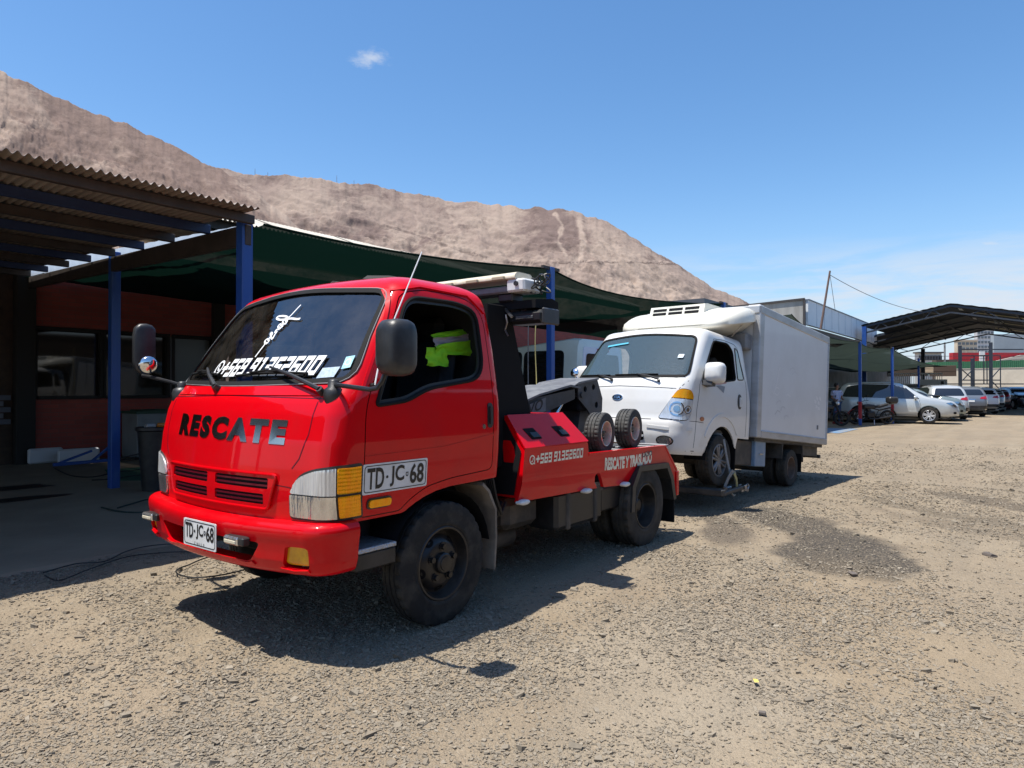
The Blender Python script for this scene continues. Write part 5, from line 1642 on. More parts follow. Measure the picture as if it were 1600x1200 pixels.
for k in range(13):
    x0 = -.87 + .836 * k; mb = MB(); n = 11 * 8 + 4; rows = []
    for (y, dz_) in ((-2.50, 0), (-2.505, 0), (-5.6, 0), (-8.7, 0), (-12.15, 0)):
        rows.append([(x0 + .072 * (y + 2.5) + i * .076 / 8, y + (.012 if k % 2 else 0), ZR(y) + .017 * sin(2 * pi * i / 8) + .002 * (k % 2)) for i in range(n)])
    mb.loft(rows, False, False); top = [[(x, y, z + .0035) for x, y, z in r] for r in rows]
    mb.loft(list(reversed(top)), False, False); mb.loft([rows[0], top[0]], False, False)
    cpart('roof_sheet', mb, M['roof_sheet'], 60)

# ================================================================== BRICK WORKSHOP BEHIND
def brick_mat():
    m = mat('painted brick wall', (.12, .028, .022), .8, col2=(.075, .02, .018), nscale=2, bump=.15, bscale=12)
    t = m.node_tree; p = t.nodes['Principled BSDF']; b = t.nodes.new('ShaderNodeTexBrick')
    c = t.nodes.new('ShaderNodeTexCoord'); mp_ = t.nodes.new('ShaderNodeMapping'); mp_.inputs['Rotation'].default_value = (radians(90), 0, 0)
    t.links.new(c.outputs['Object'], mp_.inputs[0]); t.links.new(mp_.outputs[0], b.inputs['Vector'])
    b.inputs['Scale'].default_value = 1; b.inputs['Brick Width'].default_value = .30; b.inputs['Row Height'].default_value = .085; b.inputs['Mortar Size'].default_value = .006
    b.inputs['Color1'].default_value = (.34, .070, .052, 1); b.inputs['Color2'].default_value = (.26, .056, .044, 1); b.inputs['Mortar'].default_value = (.18, .08, .065, 1)
    t.links.new(b.outputs[0], p.inputs['Base Color'])
    bp_ = t.nodes.new('ShaderNodeBump'); bp_.inputs['Strength'].default_value = .4; t.links.new(b.outputs['Fac'], bp_.inputs['Height']); bp_.invert = True
    t.links.new(bp_.outputs[0], p.inputs['Normal']); return m


BM = brick_mat()
WK = thing('workshop', 'low brick workshop with dark red wall and wide dark windows under the canopies', 'workshop', (-6, -12.5, 0))
def wpart(name, mb, m_, parent=WK, sharp=35, label=None):
    mb.V = [(x + 6, y + 12.5, z) for x, y, z in mb.V]; return part(name, mb, m_, parent, sharp, label=label)
# wall built round the window openings
wl = MB()
wl.box(-26, -1.75, -12.25, -12.0, 2.74, 4.55); wl.box(-26, -1.75, -12.25, -12.0, 0, 1.33); wl.box(-5.9, -5.70, -12.25, -12.0, 1.33, 2.74)
wl.box(-26, -12.4, -12.25, -12.0, 1.33, 2.74)
wpart('brick_wall', wl, BM)
wpart('side_brick_wall', MB().box(-1.46, 9.8, -12.3, -12.05, 0, 3.95), mat('brown brick wall', (.045, .03, .022), .85, col2=(.07, .045, .03), nscale=5, bump=.3, bscale=14))
# a heap of grey bricks laid bare low on the dark wall: each brick a piece
gbk = [mat('grey brick', (.12, .13, .16), .85), mat('pale grey brick', (.16, .17, .20), .85)]
bb = {}
for r in range(6):
    for k in range(5):
        if r == 5 and k in (0, 4): continue
        x = -1.30 + .245 * k + (.12 if r % 2 else 0); z = .86 + .118 * r
        key = (r + k * 2) % 2
        if key not in bb:
            bb[key] = mesh_from(MB().box(-.112, .112, -.06, .06, -.05, .05, .006), 'brick', gbk[key])
        b_ = link('brick', bb[key], WK, (x + 6, -12.03 + 12.5 + .012 * ((k * 7 + r * 3) % 3), z))
for (x0, x1, z0, z1) in ((-1.80, -1.47, 0, 3.9), (-5.80, -5.52, 0, 3.9)):
    wpart('pillar', MB().box(x0, x1, -12.22, -11.86, z0, z1, .01), M['interior'])
for (x0, x1) in ((-3.02, -1.86), (-4.44, -3.14), (-5.52, -4.62), (-8.6, -6.1), (-11.8, -9.0)):
    pane = wpart('window', MB().box(x0, x1, -12.12, -12.09, 1.36, 2.70), M['glass_shop'] if x0 != -5.52 else mat('pale blind behind glass', (.12, .135, .125), .25, spec=.6))
    fr_ = MB(); f_ = .07
    for bx in ((x0 - f_, x0, 1.30, 2.78), (x1, x1 + f_, 1.30, 2.78)): fr_.box(bx[0], bx[1], -12.10, -11.96, bx[2], bx[3], .005)
    fr_.box(x0, x1, -12.10, -11.965, 2.70, 2.78, .005).box(x0, x1, -12.10, -11.94, 1.29, 1.36, .005)
    wpart('window_frame', fr_, M['interior'], pane)
# sloping roof of bright sheets, seen as a sliver over the net
for k in range(17):
    x0 = -1.7 - .84 * k; mb = MB(); rows = []
    for (y, z) in ((-5.6, 4.03), (-6.6, 4.40), (-12.6, 4.95)):
        rows.append([(x0 - i * .076 / 4, y - .03 * (k % 2), z + .02 * sin(2 * pi * i / 4 + .6) - .012 * k * .0) for i in range(45)])
    mb.loft(rows, False, False); top = [[(x, y, z + .004) for x, y, z in r] for r in rows]; mb.loft(list(reversed(top)), False, False); mb.loft([rows[0], top[0]], False, False)
    wpart('roof_sheet', mb, M['roof_bright'], WK, 60)
gb_ = MB().loft([[(-1.66 + .012 * sin(k * 1.6), -4.3 - .085 * k, ZR(-4.3 - .085 * k) - .12) for k in range(88)], [(-1.66 + .012 * sin(k * 1.6), -4.3 - .085 * k, ZR(-4.3 - .085 * k) + .15) for k in range(88)]], False, False)
wpart('gable_sheet', gb_, mat('white fascia sheet', (.62, .68, .74), .6))
wpart('roof_beam', MB().box(-16, -1.7, -5.85, -5.75, 3.90, 4.05, .005), M['beam_brown'])
wpart('roof_beam', MB().box(-16, -1.7, -12.5, -12.4, 4.4, 4.66, .005), M['beam_brown'])

# ================================================================== GREEN SHADE NETS AND THEIR POSTS
def net_mat(col, tcol, hole):
    m = bpy.data.materials.new('green shade cloth'); m.use_nodes = True; t = m.node_tree; t.nodes.clear()
    o = t.nodes.new('ShaderNodeOutputMaterial'); d = t.nodes.new('ShaderNodeBsdfDiffuse'); tr = t.nodes.new('ShaderNodeBsdfTranslucent'); tp = t.nodes.new('ShaderNodeBsdfTransparent')
    c = t.nodes.new('ShaderNodeTexCoord'); n = t.nodes.new('ShaderNodeTexNoise'); n.inputs['Scale'].default_value = 1.3; n.inputs['Detail'].default_value = 5
    t.links.new(c.outputs['Object'], n.inputs['Vector'])
    mx = t.nodes.new('ShaderNodeMixRGB'); mx.inputs[1].default_value = (*col, 1); mx.inputs[2].default_value = (*[v * 1.7 for v in col], 1); t.links.new(n.outputs[0], mx.inputs[0])
    t.links.new(mx.outputs[0], d.inputs[0]); tr.inputs[0].default_value = (*tcol, 1)
    a = t.nodes.new('ShaderNodeMixShader'); a.inputs[0].default_value = .35; t.links.new(d.outputs[0], a.inputs[1]); t.links.new(tr.outputs[0], a.inputs[2])
    b = t.nodes.new('ShaderNodeMixShader'); b.inputs[0].default_value = hole; t.links.new(a.outputs[0], b.inputs[1]); t.links.new(tp.outputs[0], b.inputs[2])
    t.links.new(b.outputs[0], o.inputs[0]); return m


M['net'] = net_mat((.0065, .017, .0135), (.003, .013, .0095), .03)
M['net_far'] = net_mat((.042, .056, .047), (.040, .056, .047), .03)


def net(name, label, c00, c10, c11, c01, sag, mat_, seed, group=None, nu=28, nv=16, hem=True, pull=.0, scal=0.0):
    """cloth hung between four corners: c00-c10 is the yard edge"""
    c = [Vector(p) for p in (c00, c10, c11, c01)]; base = (c[0] + c[1]) / 2; base.z = 0
    mb = MB()
    for i in range(nu):
        for j in range(nv):
            u = i / (nu - 1); v = j / (nv - 1)
            p = c[0].lerp(c[1], u).lerp(c[3].lerp(c[2], u), v)
            s_ = 4 * u * (1 - u); w = 4 * v * (1 - v)
            p.z -= sag * (w * (.18 + .82 * s_)) + scal * s_ * (1 - v) ** 2
            fold = float(fbm(u * 3 + v * 2.2, v * 7 - u * 3, seed, 3)) * .07 + .035 * sin(u * 9 + v * 16 + seed) * (1 - v * .5)
            p.z += fold * min(1, w * 1.6)
            p += (c[3] - c[0]).normalized() * pull * s_ * (1 - v)
            mb.V.append(tuple(p - base))
    mb.F = [(i * nv + j, (i + 1) * nv + j, (i + 1) * nv + j + 1, i * nv + j + 1) for i in range(nu - 1) for j in range(nv - 1)]; mb.MI = [0] * len(mb.F)
    th = thing(name, label, 'shade net', base, None, group)
    part('cloth', mb, mat_, th, 60)
    if hem:
        part('hem_cord', MB().tube([mb.V[i * nv] for i in range(nu)], .016, 6), mat_, th)
    return th


PY = lambda x: -2.9 - .035 * (x + .9)
G1 = 'green shade nets along the workshop'
net('shade_net', 'dark green shade net nearest the zinc roof, sagging over the red cab', (-1.2, PY(-1.2) - .05, 3.36), (-6.6, PY(-6.6), 3.60), (-6.9, -11.9, 3.60), (-1.6, -11.9, 3.72), .42, M['net'], 3, G1, pull=.25, scal=.05)
net('shade_net', 'dark green shade net hung behind the white truck cab', (-6.6, PY(-6.6), 3.60), (-14.2, PY(-14.2), 3.72), (-14.4, -10.5, 3.72), (-6.9, -11.9, 3.60), .40, M['net'], 9, G1, pull=.6, scal=.10)
net('shade_net', 'dark green shade net ending behind the refrigeration unit of the white truck', (-14.2, PY(-14.2), 3.72), (-21.5, PY(-21.5), 3.55), (-21.5, -9.5, 3.6), (-14.4, -10.5, 3.72), .40, M['net'], 15, G1, pull=.4, scal=.15)


def blue_post(x, y, z, label, banded=False, w=.11, group='blue net posts', hk=True):
    t = thing('net_post', label, 'post', (x, y, 0), None, group)
    if banded:
        part('shaft', MB().box(-w / 2, w / 2, -w / 2, w / 2, 0, .28, .006).box(-w / 2, w / 2, -w / 2, w / 2, .98, z, .006), M['blue_post'], t)
        part('red_band', MB().box(-w / 2 - .002, w / 2 + .002, -w / 2 - .002, w / 2 + .002, .28, .98, .004), M['red_post'], t)
    else:
        part('shaft', MB().box(-w / 2, w / 2, -w / 2, w / 2, 0, z, .006), M['blue_post'], t)
    part('cap_arm', MB().beam((-.25, 0, z - .02), (.25, 0, z - .02), .05), M['beam_brown'], t)
    return t


blue_post(-6.6, PY(-6.6), 3.62, 'blue post between the black head-board of the red truck and the grey van')
blue_post(-14.2, PY(-14.2), 3.76, 'blue post whose top shows over the refrigeration unit of the white truck')
blue_post(-27.8, -1.70, 3.48, 'blue post with a red band in front of the rear wheel of the silver suv', True)
blue_post(-30.4, -.90, 3.32, 'blue post with a red band before the front door of the silver suv', True)
blue_post(-42.5, -1.3, 3.3, 'pale blue post right of the two red banded posts, behind the silver suv bonnet', False)
G2 = 'far green shade nets'
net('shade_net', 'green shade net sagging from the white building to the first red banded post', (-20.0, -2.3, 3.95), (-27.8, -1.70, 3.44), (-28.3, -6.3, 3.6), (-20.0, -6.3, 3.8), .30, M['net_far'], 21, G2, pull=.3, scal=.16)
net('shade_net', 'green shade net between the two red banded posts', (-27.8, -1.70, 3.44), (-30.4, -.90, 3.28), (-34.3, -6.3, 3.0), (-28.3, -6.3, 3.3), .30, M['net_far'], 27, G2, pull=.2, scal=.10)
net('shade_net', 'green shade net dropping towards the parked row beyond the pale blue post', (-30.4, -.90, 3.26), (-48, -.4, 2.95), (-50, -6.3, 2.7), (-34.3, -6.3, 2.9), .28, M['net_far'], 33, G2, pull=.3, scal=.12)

# ---- odds and ends under the canopy
bn = thing('storage_bin', 'grey sheet metal bin with a dark green lid against the workshop wall', 'bin', (-3.75, -11.3, 0))
part('bin_body', MB().box(-.42, .42, -.36, .36, .05, .98, .012), M['bin'], bn)
part('bin_lid', MB().loft([[(x, y, z) for x, y in ((-.45, -.39), (.45, -.39), (.45, .39), (-.45, .39))] for z in (.98, 1.03)]).box(-.30, .30, -.28, .30, 1.03, 1.06, .01), M['bin_top'], bn)
part('bin_door', MB().box(-.32, .30, .358, .372, .20, .86, .006), M['bin'], bn)
part('bin_leg', MB().box(-.40, -.32, .2, .30, 0, .06), M['black_metal'], bn); part('bin_leg', MB().box(.32, .40, .2, .30, 0, .06), M['black_metal'], bn)
p_ = at(243, 10.0)
rb = thing('waste_bin', 'black tapered waste bin with coloured wrappers beside the red truck nose', 'bin', (p_.x, p_.y, 0))
part('tub', MB().lathe([(.001, .02), (.17, .02), (.235, .88), (.265, .90), (.265, .94), (.235, .95), (.22, .90), (.16, .10)], 20), M['black_plastic'], rb)
for k, (c_, a_) in enumerate((((.55, .18, .02), 1.0), ((.02, .22, .22), 1.6), ((.3, .3, .3), .3))):
    part('wrapper', MB().box(-.07, .07, -.05, .05, -.02, .04, .015, 0, Matrix.Translation((.12 * cos(a_ * 2), .12 * sin(a_ * 2), .95)) @ Matrix.Rotation(a_, 4, 'X')), solid(c_, .4), rb)
p_ = at(72, 13.6)
wb = single('plastic_block', MB().box(-.30, .30, -.05, .05, 0, .30, .03), M['white_block'], 'dull white plastic block leaning low at the foot of the dark pillar', 'panel', (p_.x, p_.y, .02), (0, 0, 0))
p_ = at(121, 13.7)
wb2 = single('plastic_block', MB().box(-.42, .34, -.04, .04, 0, .28, .03), M['white_block'], 'dull white plastic block behind the blue tow frame', 'panel', (p_.x, p_.y, .02), (0, 0, 0))
p_ = at(118, 13.2)
tj = thing('towing_frame', 'blue steel frame lying on the concrete in front of the white blocks', 'frame', (p_.x, p_.y, .02))
part('rail', MB().beam((-.75, 0, .05), (.40, .1, .05), .06, .06, .006), M['blue_post'], tj); part('brace', MB().beam((-.30, .02, .06), (-.78, -.1, .40), .045, .045, .006).beam((.36, .08, .05), (-.30, .0, .26), .04), M['blue_post'], tj)
part('castor', MB().cyl((-.72, -.05, .06), (-.72, .05, .06), .06, 14), M['black_rubber'], tj)
part('rail_end', MB().beam((-.75, .0, .06), (-1.25, .12, .16), .03).beam((-.8, .0, .03), (-1.3, -.1, .05), .03), M['black_metal'], tj)


def cable(label, pts, r, m_, cat='cable', group=None, jit=.0, name='cable'):
    P = [Vector(p) for p in pts]; Q = []
    n = len(P)
    for i in range(n - 1):
        p0, p1, p2, p3 = [P[max(0, min(n - 1, i + k))] for k in (-1, 0, 1, 2)]
        for j in range(8):
            t = j / 8; Q.append(.5 * ((2 * p1) + (p2 - p0) * t + (2 * p0 - 5 * p1 + 4 * p2 - p3) * t * t + (3 * p1 - p0 - 3 * p2 + p3) * t ** 3))
    Q.append(P[-1]); b = Q[0].copy()
    mb = MB().tube([q - b for q in Q], r, 6)
    return single(name, mb, m_, label, cat, b, None, group)


def gp(px, py, z=.02):
    d = 1.5 * 1060 / (py - 608); p = at(px, d); return (p.x, p.y, z)


GC = 'cables lying on the concrete'
cable('thin black cable curving along the edge of the concrete', [gp(70, 898), gp(120, 884), (gp(165, 880)), gp(200, 864), gp(240, 855), gp(290, 853), gp(330, 862)], .005, M['hose'], 'cable', GC)
cable('thin black cable drooping below the other at the edge of the concrete', [gp(72, 902), gp(95, 910), gp(140, 893), gp(200, 873), gp(260, 866), gp(300, 865)], .005, M['hose'], 'cable', GC)
cable('dark green hose looping on the concrete left of the red bumper', [gp(160, 795), gp(185, 801), gp(215, 803), gp(255, 800), gp(262, 792), gp(238, 782), gp(205, 790), gp(185, 796)], .011, M['hose_green'], 'hose', GC)
cable('long black hose running across the concrete behind the blue post', [gp(85, 732), gp(110, 744), gp(145, 747), gp(180, 740), gp(215, 736), gp(250, 732)], .011, M['hose'], 'hose', GC)
cable('second black hose running across the concrete by the green patch', [gp(145, 752), gp(180, 750), gp(215, 745), gp(250, 748)], .010, M['hose'], 'hose', GC)
gm = [gp(165, 735, .017), gp(262, 728, .017), gp(262, 752, .017), gp(175, 752, .017)]
b_ = Vector(gm[0]); single('green_mat', MB().add([Vector(v) - b_ for v in gm] + [Vector(v) - b_ - Vector((0, 0, .006)) for v in gm], [(0, 1, 2, 3), (0, 1, 5, 4), (1, 2, 6, 5), (2, 3, 7, 6), (3, 0, 4, 7)]), mat('dull green matting', (.03, .10, .06), .9), 'dull green mat on the concrete behind the blue post', 'mat', b_)
c_ = Vector(gp(345, 886)); lp = MB(); lp.tube([(.36 * cos(a), .30 * sin(a) + .02 * sin(3 * a), .012 + .012 * abs(sin(2 * a))) for a in np.linspace(0, 2 * pi, 41)[:-1]], .006, 6, closed=True)
single('wire_loop', lp, M['hose'], 'black wire loop lying on the gravel in front of the red truck', 'wire', (c_.x, c_.y, 0), (0, 0, .5))
c_ = Vector(gp(1180, 1064)); single('paper_scrap', MB().add([(-.019, -.009, .003), (.019, -.011, .0), (.022, .010, .002), (.0, .011, .006), (-.020, .008, .001)], [(0, 1, 3), (1, 2, 3), (0, 3, 4)]), M['yellow_paper'], 'yellow paper scrap on the open gravel', 'litter', (c_.x, c_.y, .006), (0, 0, .6))
random.seed(3)
rocks = [(1545, 868, .05, 'dark flat rock alone at the right of the yard'), (1332, 897, .04, 'dark flat rock below the oil stain'), (1190, 1112, .016, 'dark rock chip below the yellow scrap')]
for px, py, s_, lab in rocks:
    c_ = Vector(gp(px, py)); mb = MB().box(-s_, s_, -s_ * .6, s_ * .6, -.005, s_ * .42, s_ * .12); mb.V = [(x * (1 + random.uniform(-.2, .2)), y * (1 + random.uniform(-.2, .2)), z * (1 + random.uniform(-.3, .3))) for x, y, z in mb.V]
    single('rock', mb, mat('dark rock', (.12, .10, .085), .9), lab, 'rock', (c_.x, c_.y, 0), (0, 0, random.random() * 3))

# boundary wall across the yard, mirrored in the red flank
ow = thing('boundary_wall', 'long dark brick wall along the open side of the yard, opposite the red truck flank', 'wall', (-12, 12.6, 0))
part('masonry', MB().box(-34, 30, -.12, .12, 0, 4.3), mat('dark brown masonry', (.075, .055, .045), .9, col2=(.05, .04, .034), nscale=.8), ow)
part('coping', MB().box(-34, 30, -.18, .18, 4.3, 4.4, .01), mat('grey coping', (.2, .19, .18), .9), ow)
for px, d, ya, yb, m_, lab, k in ((838, 11.2, 478, 604, M['rope_yellow'], 'yellow cord hanging beside the blue post behind the red truck', 0), (826, 11.6, 482, 600, M['grey_metal'], 'thin grey cord hanging left of the yellow cord', 1)):
    p = at(px, d); za = hz(ya, d); zb = hz(yb, d)
    single('hanging_rope', MB().tube([(.02 * sin(t * 6 + k), .02 * cos(t * 5), (zb - za) * t) for t in np.linspace(0, 1, 12)], .009, 5), m_, lab, 'cord', (p.x, p.y, za))


# ================================================================== GREY VAN BEHIND THE TOW BED (nose to the wall)
VN = thing('grey_van', 'grey green high van with sky light painted pale blue on the tailgate, parked nose in behind the tow bed', 'van', (-8.7, -5.2, 0.02), (0, 0, -pi / 2))
VM = mat('grey green van paint', (.60, .66, .61), .38, coat=.5, col2=(.54, .60, .55), nscale=2)
# local x forward (to the wall), y left; rear at x=-2.3
pv = MB(); st = []
for x, w in ((-2.32, .90), (-2.28, .96), (-2.1, .975), (2.0, .975), (2.35, .93)):
    tp = 2.47 if x > -2.2 else 2.36 if x < -2.3 else 2.45
    if x > 1.9: tp = 2.1 if x < 2.2 else 1.3
    st.append([(x, s_ * a, z) for s_, a, z in ((1, w * .92, .32), (1, w, .45), (1, w, 1.35), (1, w * .965, 1.48), (1, w * .90, tp - .16), (1, w * .83, tp - .04), (1, w * .7, tp), (-1, w * .7, tp), (-1, w * .83, tp - .04), (-1, w * .90, tp - .16), (-1, w * .965, 1.48), (-1, w, 1.35), (-1, w, .45), (-1, w * .92, .32))])
pv.loft(st); part('body', pv, VM, VN, 40)
vl_ = Lift(pv.V, pv.F); 
for sg in (1, -1):
    L_ = vl_.side(sg)
    for (x0, x1, lab) in ((-1.98, -1.05, 0), (-.97, .30, 0), (.40, 1.5, 0)):
        w_ = part('side_window', patch(rrect(x0, x1, 1.55, 2.22, .10), L_, .1, .008), M['glass_dark'], VN)
        part('window_rubber', tube_on(rrect(x0, x1, 1.55, 2.22, .10), L_, .014, .006), M['black_rubber'], w_)
    part('waist_moulding', bar_on([(-2.25, 1.40), (2.0, 1.40)], L_, .035, .02, 0), VM, VN)
    part('waist_panel', bar_on(dense(rrect(-1.9, -1.1, 1.02, 1.30, .03), .1), L_, .012, .008, 0, True), VM, VN)
RL = vl_.front(-1)
part('tailgate', patch(rounded([(-.84, .45), (.84, .45), (.80, 1.45), (.72, 2.30), (-.72, 2.30), (-.80, 1.45)], .06), RL, .12, .010, .01), mat('van paint with sky light tint', (.58, .65, .78), .35, coat=.5), VN)  # bluish sky light on the rear is painted into this colour
part('rear_window', patch(rounded([(-.70, 1.55), (.70, 1.55), (.63, 2.17), (-.63, 2.17)], .08), RL, .1, .016), M['glass_dark'], VN)
part('brake_light', patch(rrect(-.22, .22, 2.215, 2.275, .02), RL, .1, .03, .02), M['red_lens'], VN)
part('spare_wheel', MB().lathe([(.001, -.02), (.2, -.03), (.30, 0), (.33, .06), (.33, .16), (.28, .2), (.001, .2)], 24, Matrix.Translation((-2.34, -.18, 1.45)) @ Matrix.Rotation(-pi / 2, 4, 'Y')), M['black_rubber'], VN)
for x in (-1.45, 1.45):
    for sg in (1, -1): make_wheel(VN, (x, sg * .84, .36), .36, .22, .22, M['tyre'], M['rim_grey'], 'far', sg)


# ================================================================== PASSENGER VEHICLES
def car_body(L=4.66, W=1.89, H=1.72, kind='suv'):
    """lofted body; returns MB, half length"""
    h = L / 2
    top = [(-h, .80), (-h + .03, 1.00), (-h + .10, 1.12), (-h + .20, 1.30), (-h + .38, H - .16), (-h + .60, H - .04), (-h + 1.3, H), (-.10, H), (.25, H - .07), (.55, H - .20), (1.0, H - .50), (1.28, 1.17), (1.6, 1.12), (1.95, 1.04), (h - .18, .95), (h - .05, .80), (h, .62)]
    belt = [(-h, .80), (-h + .10, .98), (-h + .4, 1.12), (0, 1.06), (1.2, 1.04), (h - .2, .88), (h, .60)]
    wid = [(-h, .72), (-h + .05, .82), (-h + .25, .93), (-h + .7, 1.0), (0, 1.0), (1.4, .98), (h - .35, .90), (h - .1, .74), (h, .60)]
    bot = [(-h, .42), (-h + .3, .30), (-1, .26), (1, .26), (h - .4, .27), (h, .34)]
    xs = np.unique(np.concatenate([np.linspace(-h, h, 64), [-h + .02, -h + .05, h - .02, h - .05]])); R = []
    for x in xs:
        f = lambda T: float(np.interp(x, [a for a, b in T], [b for a, b in T]))
        t = f(top); b = min(f(belt), t - .015); w = W / 2 * f(wid); z0 = f(bot); g = t - b
        ins = min(.30, .42 * g) if g > .1 else .06
        half = [(0, z0), (w * .80, z0), (w * .93, z0 + .06), (w * .985, z0 + .25 * (b - z0)), (w, z0 + .55 * (b - z0)), (w * .992, z0 + .82 * (b - z0)), (w * .965, b),
                (w * .955 - ins * .45, b + g * .52), (w * .95 - ins * .85, b + g * .86), (w * .90 - ins * 1.1, b + g * .96), (w * .6 - ins * .5, t), (0, t + .012)]
        R.append([(x, y, z) for y, z in half] + [(x, -y, z) for y, z in reversed(half[1:-1])])
    return MB().loft(R, True, True), h


def make_suv(name, label, loc, rz, paint, L=4.66, W=1.89, H=1.72, group=None, detail=True, wheelm=None, cat='suv', axle=(1.36, -1.30), tail='red_lens'):
    t = thing(name, label, cat, loc, (0, 0, rz), group)
    mb, h = car_body(L, W, H); full = Lift(mb.V, mb.F)
    V, F = mb.V, mb.F
    R = .40
    # open the wheel arches
    bmx = bmesh.new(); me = bpy.data.meshes.new('t'); me.from_pydata(V, [], F); bmx.from_mesh(me)
    bmesh.ops.subdivide_edges(bmx, edges=[e for e in bmx.edges if abs(e.verts[0].co.y) > W * .30 and min(e.verts[0].co.z, e.verts[1].co.z) < .95 and (abs(abs(e.verts[0].co.x - axle[0])) < .6 or abs(e.verts[0].co.x - axle[1]) < .6)], cuts=2, use_grid_fill=True)
    bmx.to_mesh(me); V = [tuple(v.co) for v in me.vertices]; F = [tuple(p.vertices) for p in me.polygons]; bmx.free(); bpy.data.meshes.remove(me)
    m2 = MB(); m2.V, m2.F = V, F
    for ax_ in axle:
        arch = [(ax_ + .43 * cos(a), .36 + .43 * sin(a)) for a in np.linspace(-.4, pi + .4, 25)] + [(ax_ - .40, .1), (ax_ + .40, .1)]
        for sg in (1, -1):
            m2, _ = cut(m2.V, m2.F, (0, 2), lambda P, sg=sg: P[0][1] * sg > W * .28, arch, full.side(sg))
    part('body', m2, paint, t, 38)
    lo = MB()
    for ax_ in axle:
        for sg in (1, -1):
            arc = [(ax_ + .43 * cos(a), .36 + .43 * sin(a)) for a in np.linspace(-.2, pi + .2, 15)]
            lo.loft([[(x, sg * .5, z) for x, z in arc], [(x, sg * (W / 2 - .03), z) for x, z in arc]], False, False)
    lo.box(-h + .3, h - .3, -W * .36, W * .36, .24, .5)
    part('underbody', lo, M['flat_black'], t)
    for sg in (1, -1):
        S = full.side(sg); zb = 1.13
        gw = rounded([(-h + .42, zb + .02), (-.60, zb - .02), (.55, zb - .06), (1.02, zb - .07), (.42, H - .20), (.10, H - .13), (-h + 1.2, H - .10), (-h + .62, H - .20)], [.1, .02, .02, .04, .1, .1, .1, .08])
        gl = part('side_glass', patch(gw, S, .09, .005), M['glass_dark'], t)
        for x, xt in ((-1.18, -1.22), (-.10, -.08)): part('window_pillar', bar_on([(x, zb - .04), (xt, H - .10)], S, .05, .004, .004), M['black_plastic'], gl)
        if detail:
            gap = MB()
            for path in ([(1.02, .42), (1.06, .75), (1.0, 1.02)], [(-.08, .40), (-.08, 1.06)], [(-1.0, .80), (-1.16, 1.08)], [(1.0, .42), (-.75, .42)]):
                bar_on(dense(path, .1, False), S, .010, .001, .001, False, gap)
            part('door_gap', gap, M['flat_black'], t)
            for x in (.02, -1.02): part('door_handle', bar_on([(x, .95), (x - .2, .965)], S, .03, .03, 0), paint, t)
            part('side_moulding', bar_on(dense([(.95, .52), (-.85, .53)], .1, False), S, .06, .012, 0), paint, t)
            mm = link('mirror', None, t)
            part('mirror_head', MB().loft([[(.80 + d, sg * (W / 2 + .10 + u), 1.13 + v) for u, v in rrect(-.11 * k, .11 * k, -.075 * k, .075 * k, .05)] for d, k in ((0, .9), (.03, 1), (.10, .9), (.14, .6))]), paint, mm, 50)
            part('mirror_stalk', MB().beam((.86, sg * W * .46, 1.06), (.85, sg * (W / 2 + .05), 1.09), .05), M['black_plastic'], mm)
        part('roof_rail', tube_on([(-h + .75, sg * W * .33), (.0, sg * W * .33)], full.top(), .016, .035, False), M['steel'], t)
        Af = full.front(1); Ar = full.front(-1)
        hl = rounded([(sg * .42, .70), (sg * .70, .76), (sg * .70, .86), (sg * .46, .80)], .03)
        part('headlight', patch(hl, Af, .05, .012, .02), M['lens'], t)
        part('headlight_wrap', patch(rounded([(h - .10, .69), (h - .42, .86), (h - .50, .90), (h - .30, .92), (h - .12, .80)], .03), S, .06, .010, .01), M['chrome_dark'], t)
        part('sill', bar_on(dense([(axle[0] - .45, .33), (axle[1] + .45, .33)], .1, False), S, .09, .015, 0), M['black_plastic'], t)
        part('fog_lamp', patch([(h - .16 + .06 * cos(a), .47 + .05 * sin(a)) for a in np.linspace(0, 2 * pi, 15)[:-1]], S, .05, .008), M['flat_black'], t)
        part('tail_lamp', patch(rounded([(-h + .04, .96), (-h + .30, 1.0), (-h + .42, 1.13), (-h + .10, 1.12)], .03), S, .05, .010, .01), M[tail], t)
        part('tail_lamp', patch(rounded([(sg * .42, .98), (sg * .80, .94), (sg * .84, 1.10), (sg * .50, 1.07)], .03), Ar, .05, .012, .01), M[tail], t)
    part('windscreen', patch(rounded([(-.70, 1.10), (.70, 1.10), (.56, H - .20), (-.56, H - .20)], .08), full.front(1), .1, .006), M['glass_dark'], t)
    part('rear_glass', patch(rounded([(-.66, 1.17), (.66, 1.17), (.54, H - .17), (-.54, H - .17)], .08), full.front(-1), .1, .008), M['glass_dark'], t)
    part('grille', patch(rounded([(-.38, .62), (.38, .62), (.42, .74), (-.42, .74)], .03), full.front(1), .1, .010), M['flat_black'], t)
    Ar = full.front(-1)
    part('rear_plate', patch(rrect(-.18, .18, .80, .90, .01), Ar, .1, .012), M['plate'], t)
    part('tailgate_handle', patch(rrect(-.22, .22, .925, .955, .01), Ar, .1, .015, .01), M['chrome'], t)
    part('rear_bumper', patch(rounded([(-.80, .43), (.80, .43), (.78, .60), (-.78, .60)], .05), Ar, .1, .02, .02), M['black_plastic'], t)
    for x in axle:
        for sg in (1, -1): make_wheel(t, (x, sg * (W / 2 - .12), .36), .36, .23, .235, M['tyre'], wheelm or M['alloy'], 'alloy' if detail else 'far', sg, .2)
    return t


def place(px, depth): return tuple(at(px, depth))


